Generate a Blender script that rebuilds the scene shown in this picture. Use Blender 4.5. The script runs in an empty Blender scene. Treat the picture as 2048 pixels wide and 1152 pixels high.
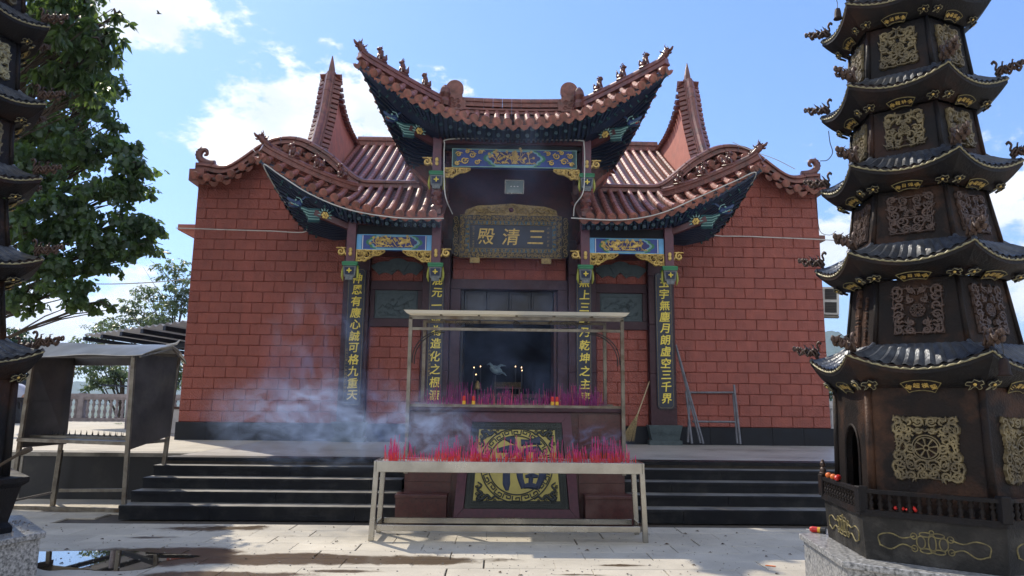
import bpy, math, random
import numpy as np
from mathutils import Vector, Matrix, Euler
R = math.radians
random.seed(7); np.random.seed(7)
sc = bpy.context.scene
COL = sc.collection

# ------------------------------------------------------------------ camera
F_PX = 1400.0
CAM = Vector((-0.257, 0, 1.65))
yaw, pitch, roll = R(1.16), R(9.2), R(0.63)
fw = Vector((math.sin(yaw)*math.cos(pitch), math.cos(yaw)*math.cos(pitch), math.sin(pitch)))
r0 = Vector((math.cos(yaw), -math.sin(yaw), 0)); u0 = r0.cross(fw)
rt = r0*math.cos(roll) + u0*math.sin(roll); upv = -r0*math.sin(roll) + u0*math.cos(roll)
cd = bpy.data.cameras.new('camera'); cam = bpy.data.objects.new('camera', cd); COL.objects.link(cam)
cam.matrix_world = Matrix(((rt.x, upv.x, -fw.x, CAM.x), (rt.y, upv.y, -fw.y, CAM.y), (rt.z, upv.z, -fw.z, CAM.z), (0, 0, 0, 1)))
cd.sensor_width = 36; cd.lens = F_PX/2048*36; cd.clip_start = 0.1; cd.clip_end = 20000
sc.camera = cam
def ray(px, py): return fw + rt*((px-1024)/F_PX) - upv*((py-576)/F_PX)
def at(px, py, Y):                       # the real place of a photo point at depth Y
    d = ray(px, py); return CAM + d*(Y/d.y)
def gr(px, py, z=0.0):
    d = ray(px, py); return CAM + d*((z-CAM.z)/d.z)

# ------------------------------------------------------------------ light
# sun stands behind the hall to the left: per metre of height a shadow moves +0.6 in x and -0.72 in y
SX, SY = 0.60, -0.72
sun_dir = Vector((-SX, -SY, 1)).normalized()          # towards the sun
elev = math.asin(sun_dir.z); azim = math.atan2(sun_dir.x, sun_dir.y)
sd = bpy.data.lights.new('sun', 'SUN'); sd.energy = 3.7; sd.angle = R(0.55); sd.color = (1, 0.90, 0.74)
sun = bpy.data.objects.new('sun', sd); COL.objects.link(sun)
sun.rotation_euler = sun_dir.to_track_quat('Z', 'Y').to_euler(); sun.location = (-20, 20, 40)
w = bpy.data.worlds.new('World'); sc.world = w; w.use_nodes = True
nt = w.node_tree; nt.nodes.clear()
def N(t, tree=None, **kw):
    n = (tree or nt).nodes.new(t)
    for k, v in kw.items(): setattr(n, k, v)
    return n
def L(a, b, tree=None): (tree or nt).links.new(a, b)
out = N('ShaderNodeOutputWorld'); bg = N('ShaderNodeBackground'); bg.inputs['Strength'].default_value = 0.15
sky = N('ShaderNodeTexSky', sky_type='NISHITA', sun_disc=False); sky.sun_elevation = elev; sky.sun_rotation = azim
sky.air_density = 1.25; sky.dust_density = 0.6; sky.ozone_density = 2.0
tc = N('ShaderNodeTexCoord')
n1 = N('ShaderNodeTexNoise'); n1.inputs['Scale'].default_value = 7.5; n1.inputs['Detail'].default_value = 9; n1.inputs['Roughness'].default_value = 0.62
mp = N('ShaderNodeMapping'); mp.inputs['Scale'].default_value = (1, 1, 1.9)
L(tc.outputs['Generated'], mp.inputs[0]); L(mp.outputs[0], n1.inputs['Vector'])
def M(op, a, b=None, c=None, clamp=False):
    n = N('ShaderNodeMath', operation=op); n.use_clamp = clamp
    for i, v in enumerate((a, b, c)):
        if v is None: continue
        if isinstance(v, (int, float)): n.inputs[i].default_value = v
        else: L(v, n.inputs[i])
    return n.outputs[0]
# cloud banks where the photograph shows them, a loose field of the same noise elsewhere
blobs = [(590, 250, .17, .105, 1.15), (490, 245, .08, .09, 1.0), (740, 225, .15, .10, 1.1), (860, 235, .09, .085, .95), (290, 5, .15, .07, 1.0), (505, 8, .05, .045, .8),
         (1650, 500, .06, .14, .75), (2030, 440, .12, .15, 1.05), (1440, 262, .07, .03, .42), (1600, 300, .07, .06, .30), (110, 620, .34, .075, 1.0), (1690, 600, .10, .10, .6), (300, 640, .25, .09, .55), (2000, 620, .2, .1, .7)]
acc = None
sep = N('ShaderNodeSeparateXYZ'); L(tc.outputs['Generated'], sep.inputs[0])
for (bx_, by_, rx, rz, amt) in blobs:
    d = ray(bx_, by_).normalized()
    vs = N('ShaderNodeVectorMath', operation='SUBTRACT'); L(tc.outputs['Generated'], vs.inputs[0]); vs.inputs[1].default_value = d
    vm = N('ShaderNodeVectorMath', operation='MULTIPLY'); L(vs.outputs[0], vm.inputs[0]); vm.inputs[1].default_value = (1/rx, 1/rx, 1/rz)
    vl = N('ShaderNodeVectorMath', operation='LENGTH'); L(vm.outputs[0], vl.inputs[0])
    v = M('MULTIPLY', M('SUBTRACT', 1.25, vl.outputs['Value'], clamp=True), amt)
    acc = v if acc is None else M('MAXIMUM', acc, v)
field = M('MULTIPLY', M('SUBTRACT', 0.55, sep.outputs['Y'], clamp=True), 1.15)      # unseen clouds behind the camera, thickened to lift the fill light
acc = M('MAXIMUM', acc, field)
cl = M('ADD', acc, M('MULTIPLY', M('SUBTRACT', n1.outputs['Fac'], 0.5), 2.9))
rp = N('ShaderNodeMapRange', interpolation_type='SMOOTHSTEP'); rp.inputs['From Min'].default_value = 0.60; rp.inputs['From Max'].default_value = 0.92
L(cl, rp.inputs['Value'])
has = M('MULTIPLY', rp.outputs[0], M('GREATER_THAN', acc, 0.001))
gate = N('ShaderNodeMapRange'); gate.inputs['From Min'].default_value = 0.0; gate.inputs['From Max'].default_value = 0.25; L(acc, gate.inputs['Value'])
has = M('MULTIPLY', rp.outputs[0], gate.outputs[0], clamp=True)
has = M('MULTIPLY', has, 0.93)
n2 = N('ShaderNodeTexNoise'); n2.inputs['Scale'].default_value = 9; n2.inputs['Detail'].default_value = 6; L(mp.outputs[0], n2.inputs['Vector'])
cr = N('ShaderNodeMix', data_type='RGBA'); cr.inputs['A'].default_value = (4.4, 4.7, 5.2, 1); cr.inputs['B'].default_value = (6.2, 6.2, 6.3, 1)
n2r = N('ShaderNodeMapRange'); n2r.inputs['From Min'].default_value = .35; n2r.inputs['From Max'].default_value = .62; L(n2.outputs['Fac'], n2r.inputs['Value'])
L(n2r.outputs[0], cr.inputs['Factor'])
tint = N('ShaderNodeMix', data_type='RGBA', blend_type='MULTIPLY'); tint.inputs['Factor'].default_value = 1; L(sky.outputs[0], tint.inputs['A']); tint.inputs['B'].default_value = (.58, .71, .97, 1)
# pale veil of thin high haze over the blue
veil = N('ShaderNodeMix', data_type='RGBA'); veil.inputs['Factor'].default_value = 0.30; L(tint.outputs['Result'], veil.inputs['A']); veil.inputs['B'].default_value = (1.3, 2.5, 5.8, 1)
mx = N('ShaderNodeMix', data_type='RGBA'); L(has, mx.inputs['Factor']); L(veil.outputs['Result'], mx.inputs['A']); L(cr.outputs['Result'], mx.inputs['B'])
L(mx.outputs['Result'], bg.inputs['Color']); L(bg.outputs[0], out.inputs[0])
sc.view_settings.view_transform = 'Standard'; sc.view_settings.look = 'None'; sc.view_settings.gamma = 1
sc.view_settings.exposure = 0.52; sc.view_settings.use_curve_mapping = False
sc.cycles.max_bounces = 6; sc.cycles.diffuse_bounces = 3; sc.cycles.glossy_bounces = 3; sc.cycles.transmission_bounces = 4
sc.cycles.transparent_max_bounces = 8; sc.cycles.volume_bounces = 1; sc.cycles.use_denoising = True
sc.cycles.volume_step_rate = 1.0; sc.cycles.volume_max_steps = 64

# ------------------------------------------------------------------ mesh tools
class MB:
    """collects faces; build() links them as one mesh object"""
    def __init__(s): s.v = []; s.f = []; s.m = []; s.mi = 0; s.M = None
    def add(s, vs, fs):
        n = len(s.v)
        if s.M is not None: vs = [s.M @ Vector(p) for p in vs]
        s.v.extend([tuple(p) for p in vs]); s.f.extend([tuple(i+n for i in f) for f in fs]); s.m.extend([s.mi]*len(fs)); return s
    def box(s, x0, x1, y0, y1, z0, z1):
        s.add([(x0, y0, z0), (x1, y0, z0), (x1, y1, z0), (x0, y1, z0), (x0, y0, z1), (x1, y0, z1), (x1, y1, z1), (x0, y1, z1)],
              [(0, 3, 2, 1), (4, 5, 6, 7), (0, 1, 5, 4), (1, 2, 6, 5), (2, 3, 7, 6), (3, 0, 4, 7)]); return s
    def bar(s, a, b, wx, wz, up=(0, 0, 1)):
        """square bar from a to b"""
        a = Vector(a); b = Vector(b); d = (b-a).normalized(); up = Vector(up)
        if abs(d.dot(up)) > .98: up = Vector((0, 1, 0))
        x = d.cross(up).normalized()*wx/2; z = x.cross(d).normalized()*wz/2
        P = [a-x-z, a+x-z, a+x+z, a-x+z, b-x-z, b+x-z, b+x+z, b-x+z]
        s.add(P, [(0, 1, 2, 3), (7, 6, 5, 4), (0, 4, 5, 1), (1, 5, 6, 2), (2, 6, 7, 3), (3, 7, 4, 0)]); return s
    def frustum(s, w0, d0, w1, d1, z0, z1, cx=0, cy=0):
        s.add([(cx-w0/2, cy-d0/2, z0), (cx+w0/2, cy-d0/2, z0), (cx+w0/2, cy+d0/2, z0), (cx-w0/2, cy+d0/2, z0),
               (cx-w1/2, cy-d1/2, z1), (cx+w1/2, cy-d1/2, z1), (cx+w1/2, cy+d1/2, z1), (cx-w1/2, cy+d1/2, z1)],
              [(0, 3, 2, 1), (4, 5, 6, 7), (0, 1, 5, 4), (1, 2, 6, 5), (2, 3, 7, 6), (3, 0, 4, 7)]); return s
    def tube(s, pts, r, n=8, caps=True, flat=1.0, up=(0, 0, 1)):
        pts = [Vector(p) for p in pts]; k = len(pts)
        rs = r if isinstance(r, (list, tuple)) else [r]*k
        vs = []; fs = []; prev = None
        for i, p in enumerate(pts):
            d = (pts[min(i+1, k-1)]-pts[max(i-1, 0)])
            if d.length < 1e-9: d = Vector((0, 0, 1))
            d.normalize()
            if prev is None:
                u = Vector(up)
                if abs(d.dot(u)) > .95: u = Vector((1, 0, 0))
                x = d.cross(u).normalized()
            else:
                x = prev - d*prev.dot(d)
                x = x.normalized() if x.length > 1e-6 else d.cross(Vector((0, 0, 1))).normalized()
            prev = x; y = d.cross(x)
            for j in range(n):
                t = 2*math.pi*j/n; vs.append(p + x*math.cos(t)*rs[i] + y*math.sin(t)*rs[i]*flat)
        for i in range(k-1):
            for j in range(n):
                a = i*n+j; b = i*n+(j+1) % n; fs.append((a, b, b+n, a+n))
        if caps: fs.append(tuple(range(n-1, -1, -1))); fs.append(tuple(range((k-1)*n, k*n)))
        s.add(vs, fs); return s
    def lathe(s, prof, n=16, c=(0, 0, 0), rot=0.0, caps=True):
        vs = []; fs = []; k = len(prof)
        for (r, z) in prof:
            for j in range(n):
                t = 2*math.pi*j/n+rot; vs.append((c[0]+r*math.cos(t), c[1]+r*math.sin(t), c[2]+z))
        for i in range(k-1):
            for j in range(n):
                a = i*n+j; b = i*n+(j+1) % n; fs.append((a, b, b+n, a+n))
        if caps: fs.append(tuple(range(n-1, -1, -1))); fs.append(tuple(range((k-1)*n, k*n)))
        s.add(vs, fs); return s
    def ball(s, c, rx, ry=None, rz=None, n=8, m=6, rot=None):
        ry = rx if ry is None else ry; rz = rx if rz is None else rz
        vs = []; fs = []; c = Vector(c); E = Euler(rot).to_matrix() if rot else None
        for i in range(m+1):
            a = math.pi*i/m
            for j in range(n):
                b = 2*math.pi*j/n; p = Vector((rx*math.sin(a)*math.cos(b), ry*math.sin(a)*math.sin(b), rz*math.cos(a)))
                if E: p = E @ p
                vs.append(c+p)
        for i in range(m):
            for j in range(n):
                a = i*n+j; b = i*n+(j+1) % n; fs.append((a, a+n, b+n, b))
        s.add(vs, fs); return s
    def grid(s, fn, nu, nv, thick=None):
        vs = [fn(i/nu, j/nv) for j in range(nv+1) for i in range(nu+1)]
        fs = [(j*(nu+1)+i, j*(nu+1)+i+1, (j+1)*(nu+1)+i+1, (j+1)*(nu+1)+i) for j in range(nv) for i in range(nu)]
        s.add(vs, fs)
        if thick is not None:
            T = Vector(thick); vs2 = [Vector(p)+T for p in vs]; s.add(vs2, [tuple(reversed(f)) for f in fs])
            rim = [i for i in range(nu+1)] + [(j)*(nu+1)+nu for j in range(1, nv+1)] + [nv*(nu+1)+i for i in range(nu-1, -1, -1)] + [j*(nu+1) for j in range(nv-1, 0, -1)]
            k = len(rim); s.add([vs[i] for i in rim]+[vs2[i] for i in rim], [(a, (a+1) % k+0, k+(a+1) % k, k+a) for a in range(k)])
        return s
    def prism(s, poly, a, b, ax='y'):
        """2D outline extruded between a and b along an axis (y: outline is x,z; z: outline is x,y; x: outline is y,z)"""
        def P(p, t): return {'y': (p[0], t, p[1]), 'z': (p[0], p[1], t), 'x': (t, p[0], p[1])}[ax]
        k = len(poly); s.add([P(p, a) for p in poly]+[P(p, b) for p in poly], [tuple(range(k-1, -1, -1)), tuple(range(k, 2*k))]+[(i, (i+1) % k, k+(i+1) % k, k+i) for i in range(k)]); return s
    def sweep(s, prof, path, up=(0, 0, 1), caps=True, side=None):
        """closed 2D profile (side, up) carried along a path; side keeps one horizontal direction"""
        path = [Vector(p) for p in path]; k = len(path); n = len(prof); vs = []; fs = []; U = Vector(up)
        for i, p in enumerate(path):
            d = (path[min(i+1, k-1)]-path[max(i-1, 0)]).normalized()
            x = Vector(side) if side else d.cross(U).normalized(); z = x.cross(d).normalized()
            if side: z = -d.cross(x).normalized() if False else x.cross(d).normalized()
            if z.dot(U) < 0: z = -z
            for (a, b) in prof: vs.append(p + x*a + z*b)
        for i in range(k-1):
            for j in range(n):
                a = i*n+j; b = i*n+(j+1) % n; fs.append((a, b, b+n, a+n))
        if caps: fs.append(tuple(range(n-1, -1, -1))); fs.append(tuple(range((k-1)*n, k*n)))
        s.add(vs, fs); return s
    def ribbon(s, pts, wd, h=.01, base=0.0):
        """raised vein in the local x,z plane, standing out towards -y"""
        k = len(pts)
        if k < 2: return s
        ws = wd if isinstance(wd, (list, tuple)) else [wd]*k
        vs = []; fs = []
        for i, (x, z) in enumerate(pts):
            ax, az = pts[max(i-1, 0)]; bx, bz = pts[min(i+1, k-1)]; dx, dz = bx-ax, bz-az; l = math.hypot(dx, dz) or 1
            nx, nz = -dz/l*ws[i]/2, dx/l*ws[i]/2
            vs += [(x+nx, -base, z+nz), (x+nx*.45, -base-h, z+nz*.45), (x-nx*.45, -base-h, z-nz*.45), (x-nx, -base, z-nz)]
        for i in range(k-1):
            a = i*4
            for j in range(3): fs.append((a+j, a+j+1, a+j+5, a+j+4))
        fs.append((0, 1, 2, 3)); e = (k-1)*4; fs.append((e+3, e+2, e+1, e))
        s.add(vs, fs); return s
    def mesh(s, name, mats, smooth=False):
        me = bpy.data.meshes.new(name); me.from_pydata(s.v, [], s.f)
        if not isinstance(mats, (list, tuple)): mats = [mats]
        for m in mats: me.materials.append(m)
        if len(mats) > 1: me.polygons.foreach_set('material_index', s.m)
        if smooth: me.polygons.foreach_set('use_smooth', [True]*len(me.polygons))
        me.update(); return me
    def build(s, name, mats, parent=None, smooth=False, bevel=0, loc=None, auto=None):
        o = obj(name, s.mesh(name, mats, smooth), parent, loc)
        if bevel:
            b = o.modifiers.new('bevel', 'BEVEL'); b.width = bevel; b.segments = 2 if bevel > .01 else 1; b.limit_method = 'ANGLE'
        return o
def obj(name, me, parent=None, loc=None, rot=None, scale=None):
    o = bpy.data.objects.new(name, me); COL.objects.link(o)
    if parent: o.parent = parent
    if loc is not None: o.location = loc
    if rot is not None: o.rotation_euler = rot
    if scale is not None: o.scale = scale
    return o
def tag(o, label=None, cat=None, group=None, kind=None):
    if label: o['label'] = label
    if cat: o['category'] = cat
    if group: o['group'] = group
    if kind: o['kind'] = kind
    return o
def thing(name, label, cat, loc=(0, 0, 0), rz=0.0, group=None):
    o = bpy.data.objects.new(name, None); COL.objects.link(o); o.location = loc; o.rotation_euler = (0, 0, rz); o.empty_display_size = .1
    return tag(o, label, cat, group)
def struct(o): o['kind'] = 'structure'; return o
def stuff(o, label=None): o['kind'] = 'stuff'; return tag(o, label)
def copy_tree(o, parent=None):
    c = o.copy(); COL.objects.link(c); c.parent = parent
    for ch in list(o.children): copy_tree(ch, c)
    return c
def lerp(a, b, t): return a+(b-a)*t
def vl(a, b, t): return Vector(a)*(1-t)+Vector(b)*t
def interp(tab, x):
    if x <= tab[0][0]: return tab[0][1]
    for (a, b), (c, d) in zip(tab, tab[1:]):
        if x <= c: return b+(d-b)*(x-a)/(c-a)
    return tab[-1][1]
def smooth_path(P, n=6):
    """Catmull-Rom through points of any dimension"""
    P = [Vector(p) if len(p) == 3 else Vector((p[0], p[1], 0)) for p in P]; Q = [P[0]*2-P[1]]+P+[P[-1]*2-P[-2]]; o = []
    for i in range(1, len(Q)-2):
        for k in range(n):
            t = k/n; a, b, c, d = Q[i-1], Q[i], Q[i+1], Q[i+2]
            o.append(((b*2)+(c-a)*t+(a*2-b*5+c*4-d)*t*t+(b*3-a-c*3+d)*t**3)*.5)
    o.append(P[-1]); return o

# ------------------------------------------------------------------ materials
def mat(name, c, c2=None, rough=.6, metal=0.0, scale=4.0, bump=0.0, bscale=40.0, detail=5, rnd=0.0, spec=None, dirt=None, coord='Object', emit=None, dscale=1.3):
    m = bpy.data.materials.new(name); m.use_nodes = True; t = m.node_tree; b = t.nodes['Principled BSDF']
    def NN(k, **kw): return N(k, t, **kw)
    def LL(a, c_): t.links.new(a, c_)
    c2 = c2 or tuple(x*.72 for x in c)
    tcn = NN('ShaderNodeTexCoord'); co = tcn.outputs[coord]
    oi = NN('ShaderNodeObjectInfo'); ad = NN('ShaderNodeVectorMath', operation='ADD')
    sc_ = NN('ShaderNodeMath', operation='MULTIPLY'); LL(oi.outputs['Random'], sc_.inputs[0]); sc_.inputs[1].default_value = 37.0 if rnd else 0.0
    LL(co, ad.inputs[0]); LL(sc_.outputs[0], ad.inputs[1])
    n = NN('ShaderNodeTexNoise'); n.inputs['Scale'].default_value = scale; n.inputs['Detail'].default_value = detail; n.inputs['Roughness'].default_value = .6
    LL(ad.outputs[0], n.inputs['Vector'])
    mr = NN('ShaderNodeMapRange'); mr.inputs['From Min'].default_value = .33; mr.inputs['From Max'].default_value = .67; LL(n.outputs['Fac'], mr.inputs['Value'])
    mxn = NN('ShaderNodeMix', data_type='RGBA'); mxn.inputs['A'].default_value = (*c2, 1); mxn.inputs['B'].default_value = (*c, 1); LL(mr.outputs[0], mxn.inputs['Factor'])
    col = mxn.outputs['Result']
    if dirt:
        dn = NN('ShaderNodeTexNoise'); dn.inputs['Scale'].default_value = dscale; dn.inputs['Detail'].default_value = 8; dn.inputs['Roughness'].default_value = .7; LL(co, dn.inputs['Vector'])
        dr = NN('ShaderNodeMapRange'); dr.inputs['From Min'].default_value = .50; dr.inputs['From Max'].default_value = .72; LL(dn.outputs['Fac'], dr.inputs['Value'])
        dm = NN('ShaderNodeMix', data_type='RGBA'); LL(dr.outputs[0], dm.inputs['Factor']); LL(col, dm.inputs['A']); dm.inputs['B'].default_value = (*dirt, 1); col = dm.outputs['Result']
    if rnd:
        hv = NN('ShaderNodeHueSaturation'); rr = NN('ShaderNodeMapRange'); LL(oi.outputs['Random'], rr.inputs['Value']); rr.inputs['To Min'].default_value = 1-rnd; rr.inputs['To Max'].default_value = 1+rnd
        LL(rr.outputs[0], hv.inputs['Value']); LL(col, hv.inputs['Color']); col = hv.outputs[0]
    LL(col, b.inputs['Base Color'])
    rm = NN('ShaderNodeMapRange'); LL(n.outputs['Fac'], rm.inputs['Value']); rm.inputs['To Min'].default_value = max(0.02, rough-.12); rm.inputs['To Max'].default_value = min(1, rough+.12)
    LL(rm.outputs[0], b.inputs['Roughness']); b.inputs['Metallic'].default_value = metal
    if spec is not None: b.inputs['Specular IOR Level'].default_value = spec
    if bump:
        bn = NN('ShaderNodeTexNoise'); bn.inputs['Scale'].default_value = bscale; bn.inputs['Detail'].default_value = 4; LL(ad.outputs[0], bn.inputs['Vector'])
        bp = NN('ShaderNodeBump'); bp.inputs['Strength'].default_value = min(1, bump); bp.inputs['Distance'].default_value = .02; LL(bn.outputs['Fac'], bp.inputs['Height']); LL(bp.outputs[0], b.inputs['Normal'])
    if emit: b.inputs['Emission Color'].default_value = (*emit[0], 1); b.inputs['Emission Strength'].default_value = emit[1]
    return m
K = {}
K['brick'] = mat('red_relief_tile', (.295, .078, .055), (.225, .056, .041), rough=.55, scale=5, bump=.45, bscale=15, rnd=.07, detail=6, dirt=(.20, .050, .038), dscale=.7)
bm_ = K['brick'].node_tree; bn_ = bm_.nodes['Principled BSDF']
gp_ = bm_.nodes.new('ShaderNodeNewGeometry'); mp_ = bm_.nodes.new('ShaderNodeMapping'); mp_.inputs['Scale'].default_value = (2.6, 2.6, .28); bm_.links.new(gp_.outputs['Position'], mp_.inputs[0])
sn_ = bm_.nodes.new('ShaderNodeTexNoise'); sn_.inputs['Scale'].default_value = 1.0; sn_.inputs['Detail'].default_value = 8; sn_.inputs['Roughness'].default_value = .65; bm_.links.new(mp_.outputs[0], sn_.inputs['Vector'])
sr_ = bm_.nodes.new('ShaderNodeMapRange'); sr_.inputs['From Min'].default_value = .35; sr_.inputs['From Max'].default_value = .70; sr_.inputs['To Min'].default_value = 1.08; sr_.inputs['To Max'].default_value = .80; bm_.links.new(sn_.outputs['Fac'], sr_.inputs['Value'])
sm_ = bm_.nodes.new('ShaderNodeMix'); sm_.data_type = 'RGBA'; sm_.blend_type = 'MULTIPLY'; sm_.inputs['Factor'].default_value = 1; cl_ = bn_.inputs['Base Color'].links[0].from_socket; bm_.links.new(cl_, sm_.inputs['A']); bm_.links.new(sr_.outputs[0], sm_.inputs['B']); bm_.links.new(sm_.outputs['Result'], bn_.inputs['Base Color'])
wv_ = bm_.nodes.new('ShaderNodeTexWave'); wv_.wave_type = 'BANDS'; wv_.bands_direction = 'DIAGONAL'; wv_.inputs['Scale'].default_value = 9; wv_.inputs['Distortion'].default_value = 9; wv_.inputs['Detail'].default_value = 2; wv_.inputs['Detail Scale'].default_value = 1.6
tc_ = bm_.nodes.new('ShaderNodeTexCoord'); bm_.links.new(tc_.outputs['Object'], wv_.inputs['Vector'])
b1_ = bm_.nodes.new('ShaderNodeBump'); b1_.inputs['Strength'].default_value = .55; b1_.inputs['Distance'].default_value = .02; bm_.links.new(wv_.outputs['Fac'], b1_.inputs['Height'])
old_ = bn_.inputs['Normal'].links[0].from_node; bm_.links.new(old_.outputs[0], b1_.inputs['Normal']); bm_.links.new(b1_.outputs[0], bn_.inputs['Normal'])
K['mortar'] = mat('dark_joint', (.19, .046, .032), rough=.9)
K['plinth'] = mat('black_plinth_stone', (.008, .011, .018), (.005, .006, .010), rough=.45, scale=3, bump=.1, spec=.25)
K['purple'] = mat('purple_marble', (.048, .017, .025), (.026, .010, .016), rough=.42, scale=18, bump=.08, dirt=(.06, .032, .040), dscale=5, spec=.3)
K['maroon'] = mat('maroon_marble', (.085, .026, .042), (.055, .018, .030), rough=.4, scale=18, spec=.35)
K['galv'] = mat('galvanised_pipe', (.17, .18, .205), (.10, .105, .125), rough=.5, metal=.4, scale=9, dirt=(.09, .07, .06), dscale=4)
K['redstone'] = mat('dark_red_granite', (.075, .014, .012), (.036, .008, .008), rough=.32, scale=35, detail=3, dirt=(.10, .05, .045), dscale=1.6)
K['step'] = mat('black_granite_step', (.007, .008, .012), (.004, .005, .008), rough=.5, scale=6, bump=.12, dirt=(.03, .03, .03), dscale=2.6, spec=.2)
K['tread'] = mat('worn_lit_tread', (.22, .21, .19), (.07, .068, .065), rough=.55, scale=3, bump=.1)  # worn tread top, lightened further for low sun reflecting off it
K['tile'] = mat('glazed_red_roof_tile', (.34, .120, .088), (.17, .055, .042), rough=.45, scale=7, rnd=.22, bump=.2, dirt=(.10, .065, .045), dscale=3.5)
K['tile_dark'] = mat('pan_tile_red_brown', (.12, .036, .028), (.05, .018, .015), rough=.45, scale=9, dirt=(.03, .03, .02), dscale=3)
K['ridge'] = mat('glazed_ridge_tile', (.22, .078, .058), (.12, .038, .030), rough=.38, scale=9, rnd=.08, bump=.15, dirt=(.045, .03, .025), dscale=3)
K['beast'] = mat('red_brown_glaze', (.15, .042, .030), (.05, .018, .015), rough=.35, scale=14, bump=.3)
K['stucco'] = mat('pink_stucco', (.52, .20, .15), (.42, .15, .115), rough=.9, scale=4, bump=.4, bscale=20, dirt=(.34, .16, .13), dscale=1.8)
K['soffit'] = mat('dark_blue_soffit', (.005, .012, .034), (.003, .007, .02), rough=.6, scale=5)
K['rafter'] = mat('navy_rafter', (.008, .022, .062), (.005, .012, .036), rough=.5)
K['teal'] = mat('teal_paint', (.010, .07, .075), (.006, .035, .045), rough=.5, scale=10)
K['mint'] = mat('pale_mint_paint', (.20, .36, .33), rough=.6)
K['woodred'] = mat('dark_red_lacquer', (.085, .020, .022), (.045, .012, .015), rough=.35, scale=6)
K['plum'] = mat('plum_painted_post', (.105, .028, .045), (.06, .018, .032), rough=.4, scale=8)
K['gold'] = mat('gold_paint', (.70, .50, .14), (.36, .24, .07), rough=.42, metal=.25, scale=14, bump=.2)
K['yellow'] = mat('yellow_gold_lettering', (.85, .70, .10), (.62, .48, .07), rough=.5, scale=10)
K['oldgold'] = mat('antique_gold', (.36, .26, .10), (.13, .09, .045), rough=.45, metal=.4, scale=22, bump=.3)
K['blue'] = mat('royal_blue_paint', (.022, .055, .26), (.013, .032, .16), rough=.5, scale=8)
K['sky'] = mat('light_blue_paint', (.12, .36, .62), rough=.5)
K['green'] = mat('green_paint', (.02, .17, .07), rough=.5)
K['lime'] = mat('lime_yellow_paint', (.36, .36, .05), (.20, .21, .03), rough=.5)
K['white'] = mat('white_paint', (.72, .73, .74), rough=.5)
K['navy'] = mat('navy_board', (.008, .016, .038), (.005, .010, .024), rough=.38, scale=5)
K['greystone'] = mat('grey_green_carved_stone', (.065, .092, .100), (.035, .052, .060), rough=.7, scale=9, bump=.5, bscale=18)
K['iron'] = mat('black_cast_iron', (.014, .012, .012), (.006, .006, .008), rough=.55, metal=.1, spec=.18, scale=7, bump=.35, bscale=55, dirt=(.045, .020, .012), dscale=1.5)
K['ironrust'] = mat('rusty_cast_iron', (.12, .058, .034), (.045, .026, .020), rough=.72, metal=.15, scale=6, bump=.5, bscale=60, dirt=(.16, .08, .045), dscale=2.2)
K['ironroof'] = mat('blue_black_iron_roof', (.085, .098, .12), (.026, .030, .042), rough=.36, metal=.4, scale=8, bump=.25, bscale=40, dirt=(.075, .072, .065), dscale=3)
K['bronze'] = mat('dull_bronze_relief', (.24, .19, .095), (.05, .04, .026), rough=.5, metal=.4, scale=9, bump=.3, dirt=(.035, .026, .02), dscale=2.4)
K['dragon'] = mat('brown_dragon_iron', (.085, .05, .036), (.035, .022, .018), rough=.5, metal=.3, scale=16, bump=.4)
K['trim'] = mat('chipped_gold_trim', (.34, .30, .16), (.12, .11, .075), rough=.55, metal=.2, scale=30)
K['granite'] = mat('grey_speckled_granite', (.42, .42, .42), (.05, .054, .058), rough=.35, scale=42, detail=8)
K['steel'] = mat('brushed_stainless', (.46, .44, .39), (.32, .305, .27), rough=.24, metal=1.0, scale=3, bump=.03)
K['oldsteel'] = mat('stained_steel', (.26, .235, .19), (.12, .105, .085), rough=.45, metal=.75, scale=5, bump=.1, dirt=(.09, .055, .03), dscale=3)
K['sheet'] = mat('sooty_steel_sheet', (.12, .105, .098), (.06, .053, .05), rough=.42, metal=.6, scale=2.2, dirt=(.15, .13, .11), dscale=1.4)
K['sheetroof'] = mat('weathered_sheet_roof', (.55, .53, .49), (.36, .345, .32), rough=.42, metal=.25, scale=2.5, bump=.2, bscale=4)
K['roofpanel'] = mat('cream_canopy_panel', (.60, .57, .50), (.45, .43, .38), rough=.5, scale=3)
K['concrete'] = mat('stained_concrete', (.34, .315, .27), (.17, .155, .13), rough=.85, scale=2.5, bump=.3, dirt=(.06, .055, .045), dscale=1.6)
K['darkwall'] = mat('black_wall', (.016, .016, .018), rough=.6, scale=4, dirt=(.04, .036, .032))
K['balus'] = mat('pinkish_cast_stone', (.34, .30, .31), (.22, .19, .20), rough=.8, scale=6, bump=.2)
K['whitestone'] = mat('white_balustrade_stone', (.62, .62, .62), (.45, .45, .46), rough=.7)
K['rope'] = mat('white_cable', (.55, .55, .52), rough=.6)
K['wire'] = mat('black_wire', (.02, .02, .02), rough=.6)
K['straw'] = mat('straw', (.34, .26, .13), (.16, .12, .06), rough=.9, scale=30)
K['bamboo'] = mat('pale_broom_handle', (.42, .33, .20), rough=.6)
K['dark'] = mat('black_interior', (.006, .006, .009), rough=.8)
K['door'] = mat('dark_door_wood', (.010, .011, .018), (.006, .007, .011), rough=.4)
K['ash'] = mat('incense_ash', (.36, .34, .32), (.18, .16, .15), rough=.95, scale=40, bump=.6)
K['magenta'] = mat('magenta_incense', (.66, .045, .20), (.50, .03, .20), rough=.7, rnd=.25)
K['violet'] = mat('violet_incense', (.34, .03, .20), (.18, .015, .13), rough=.7, rnd=.25)
K['redstick'] = mat('red_stick_foot', (.72, .06, .03), (.55, .03, .05), rough=.6)
K['red'] = mat('bright_red', (.60, .02, .015), rough=.45)
K['orange'] = mat('orange_fruit', (.75, .16, .02), rough=.5)
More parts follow.
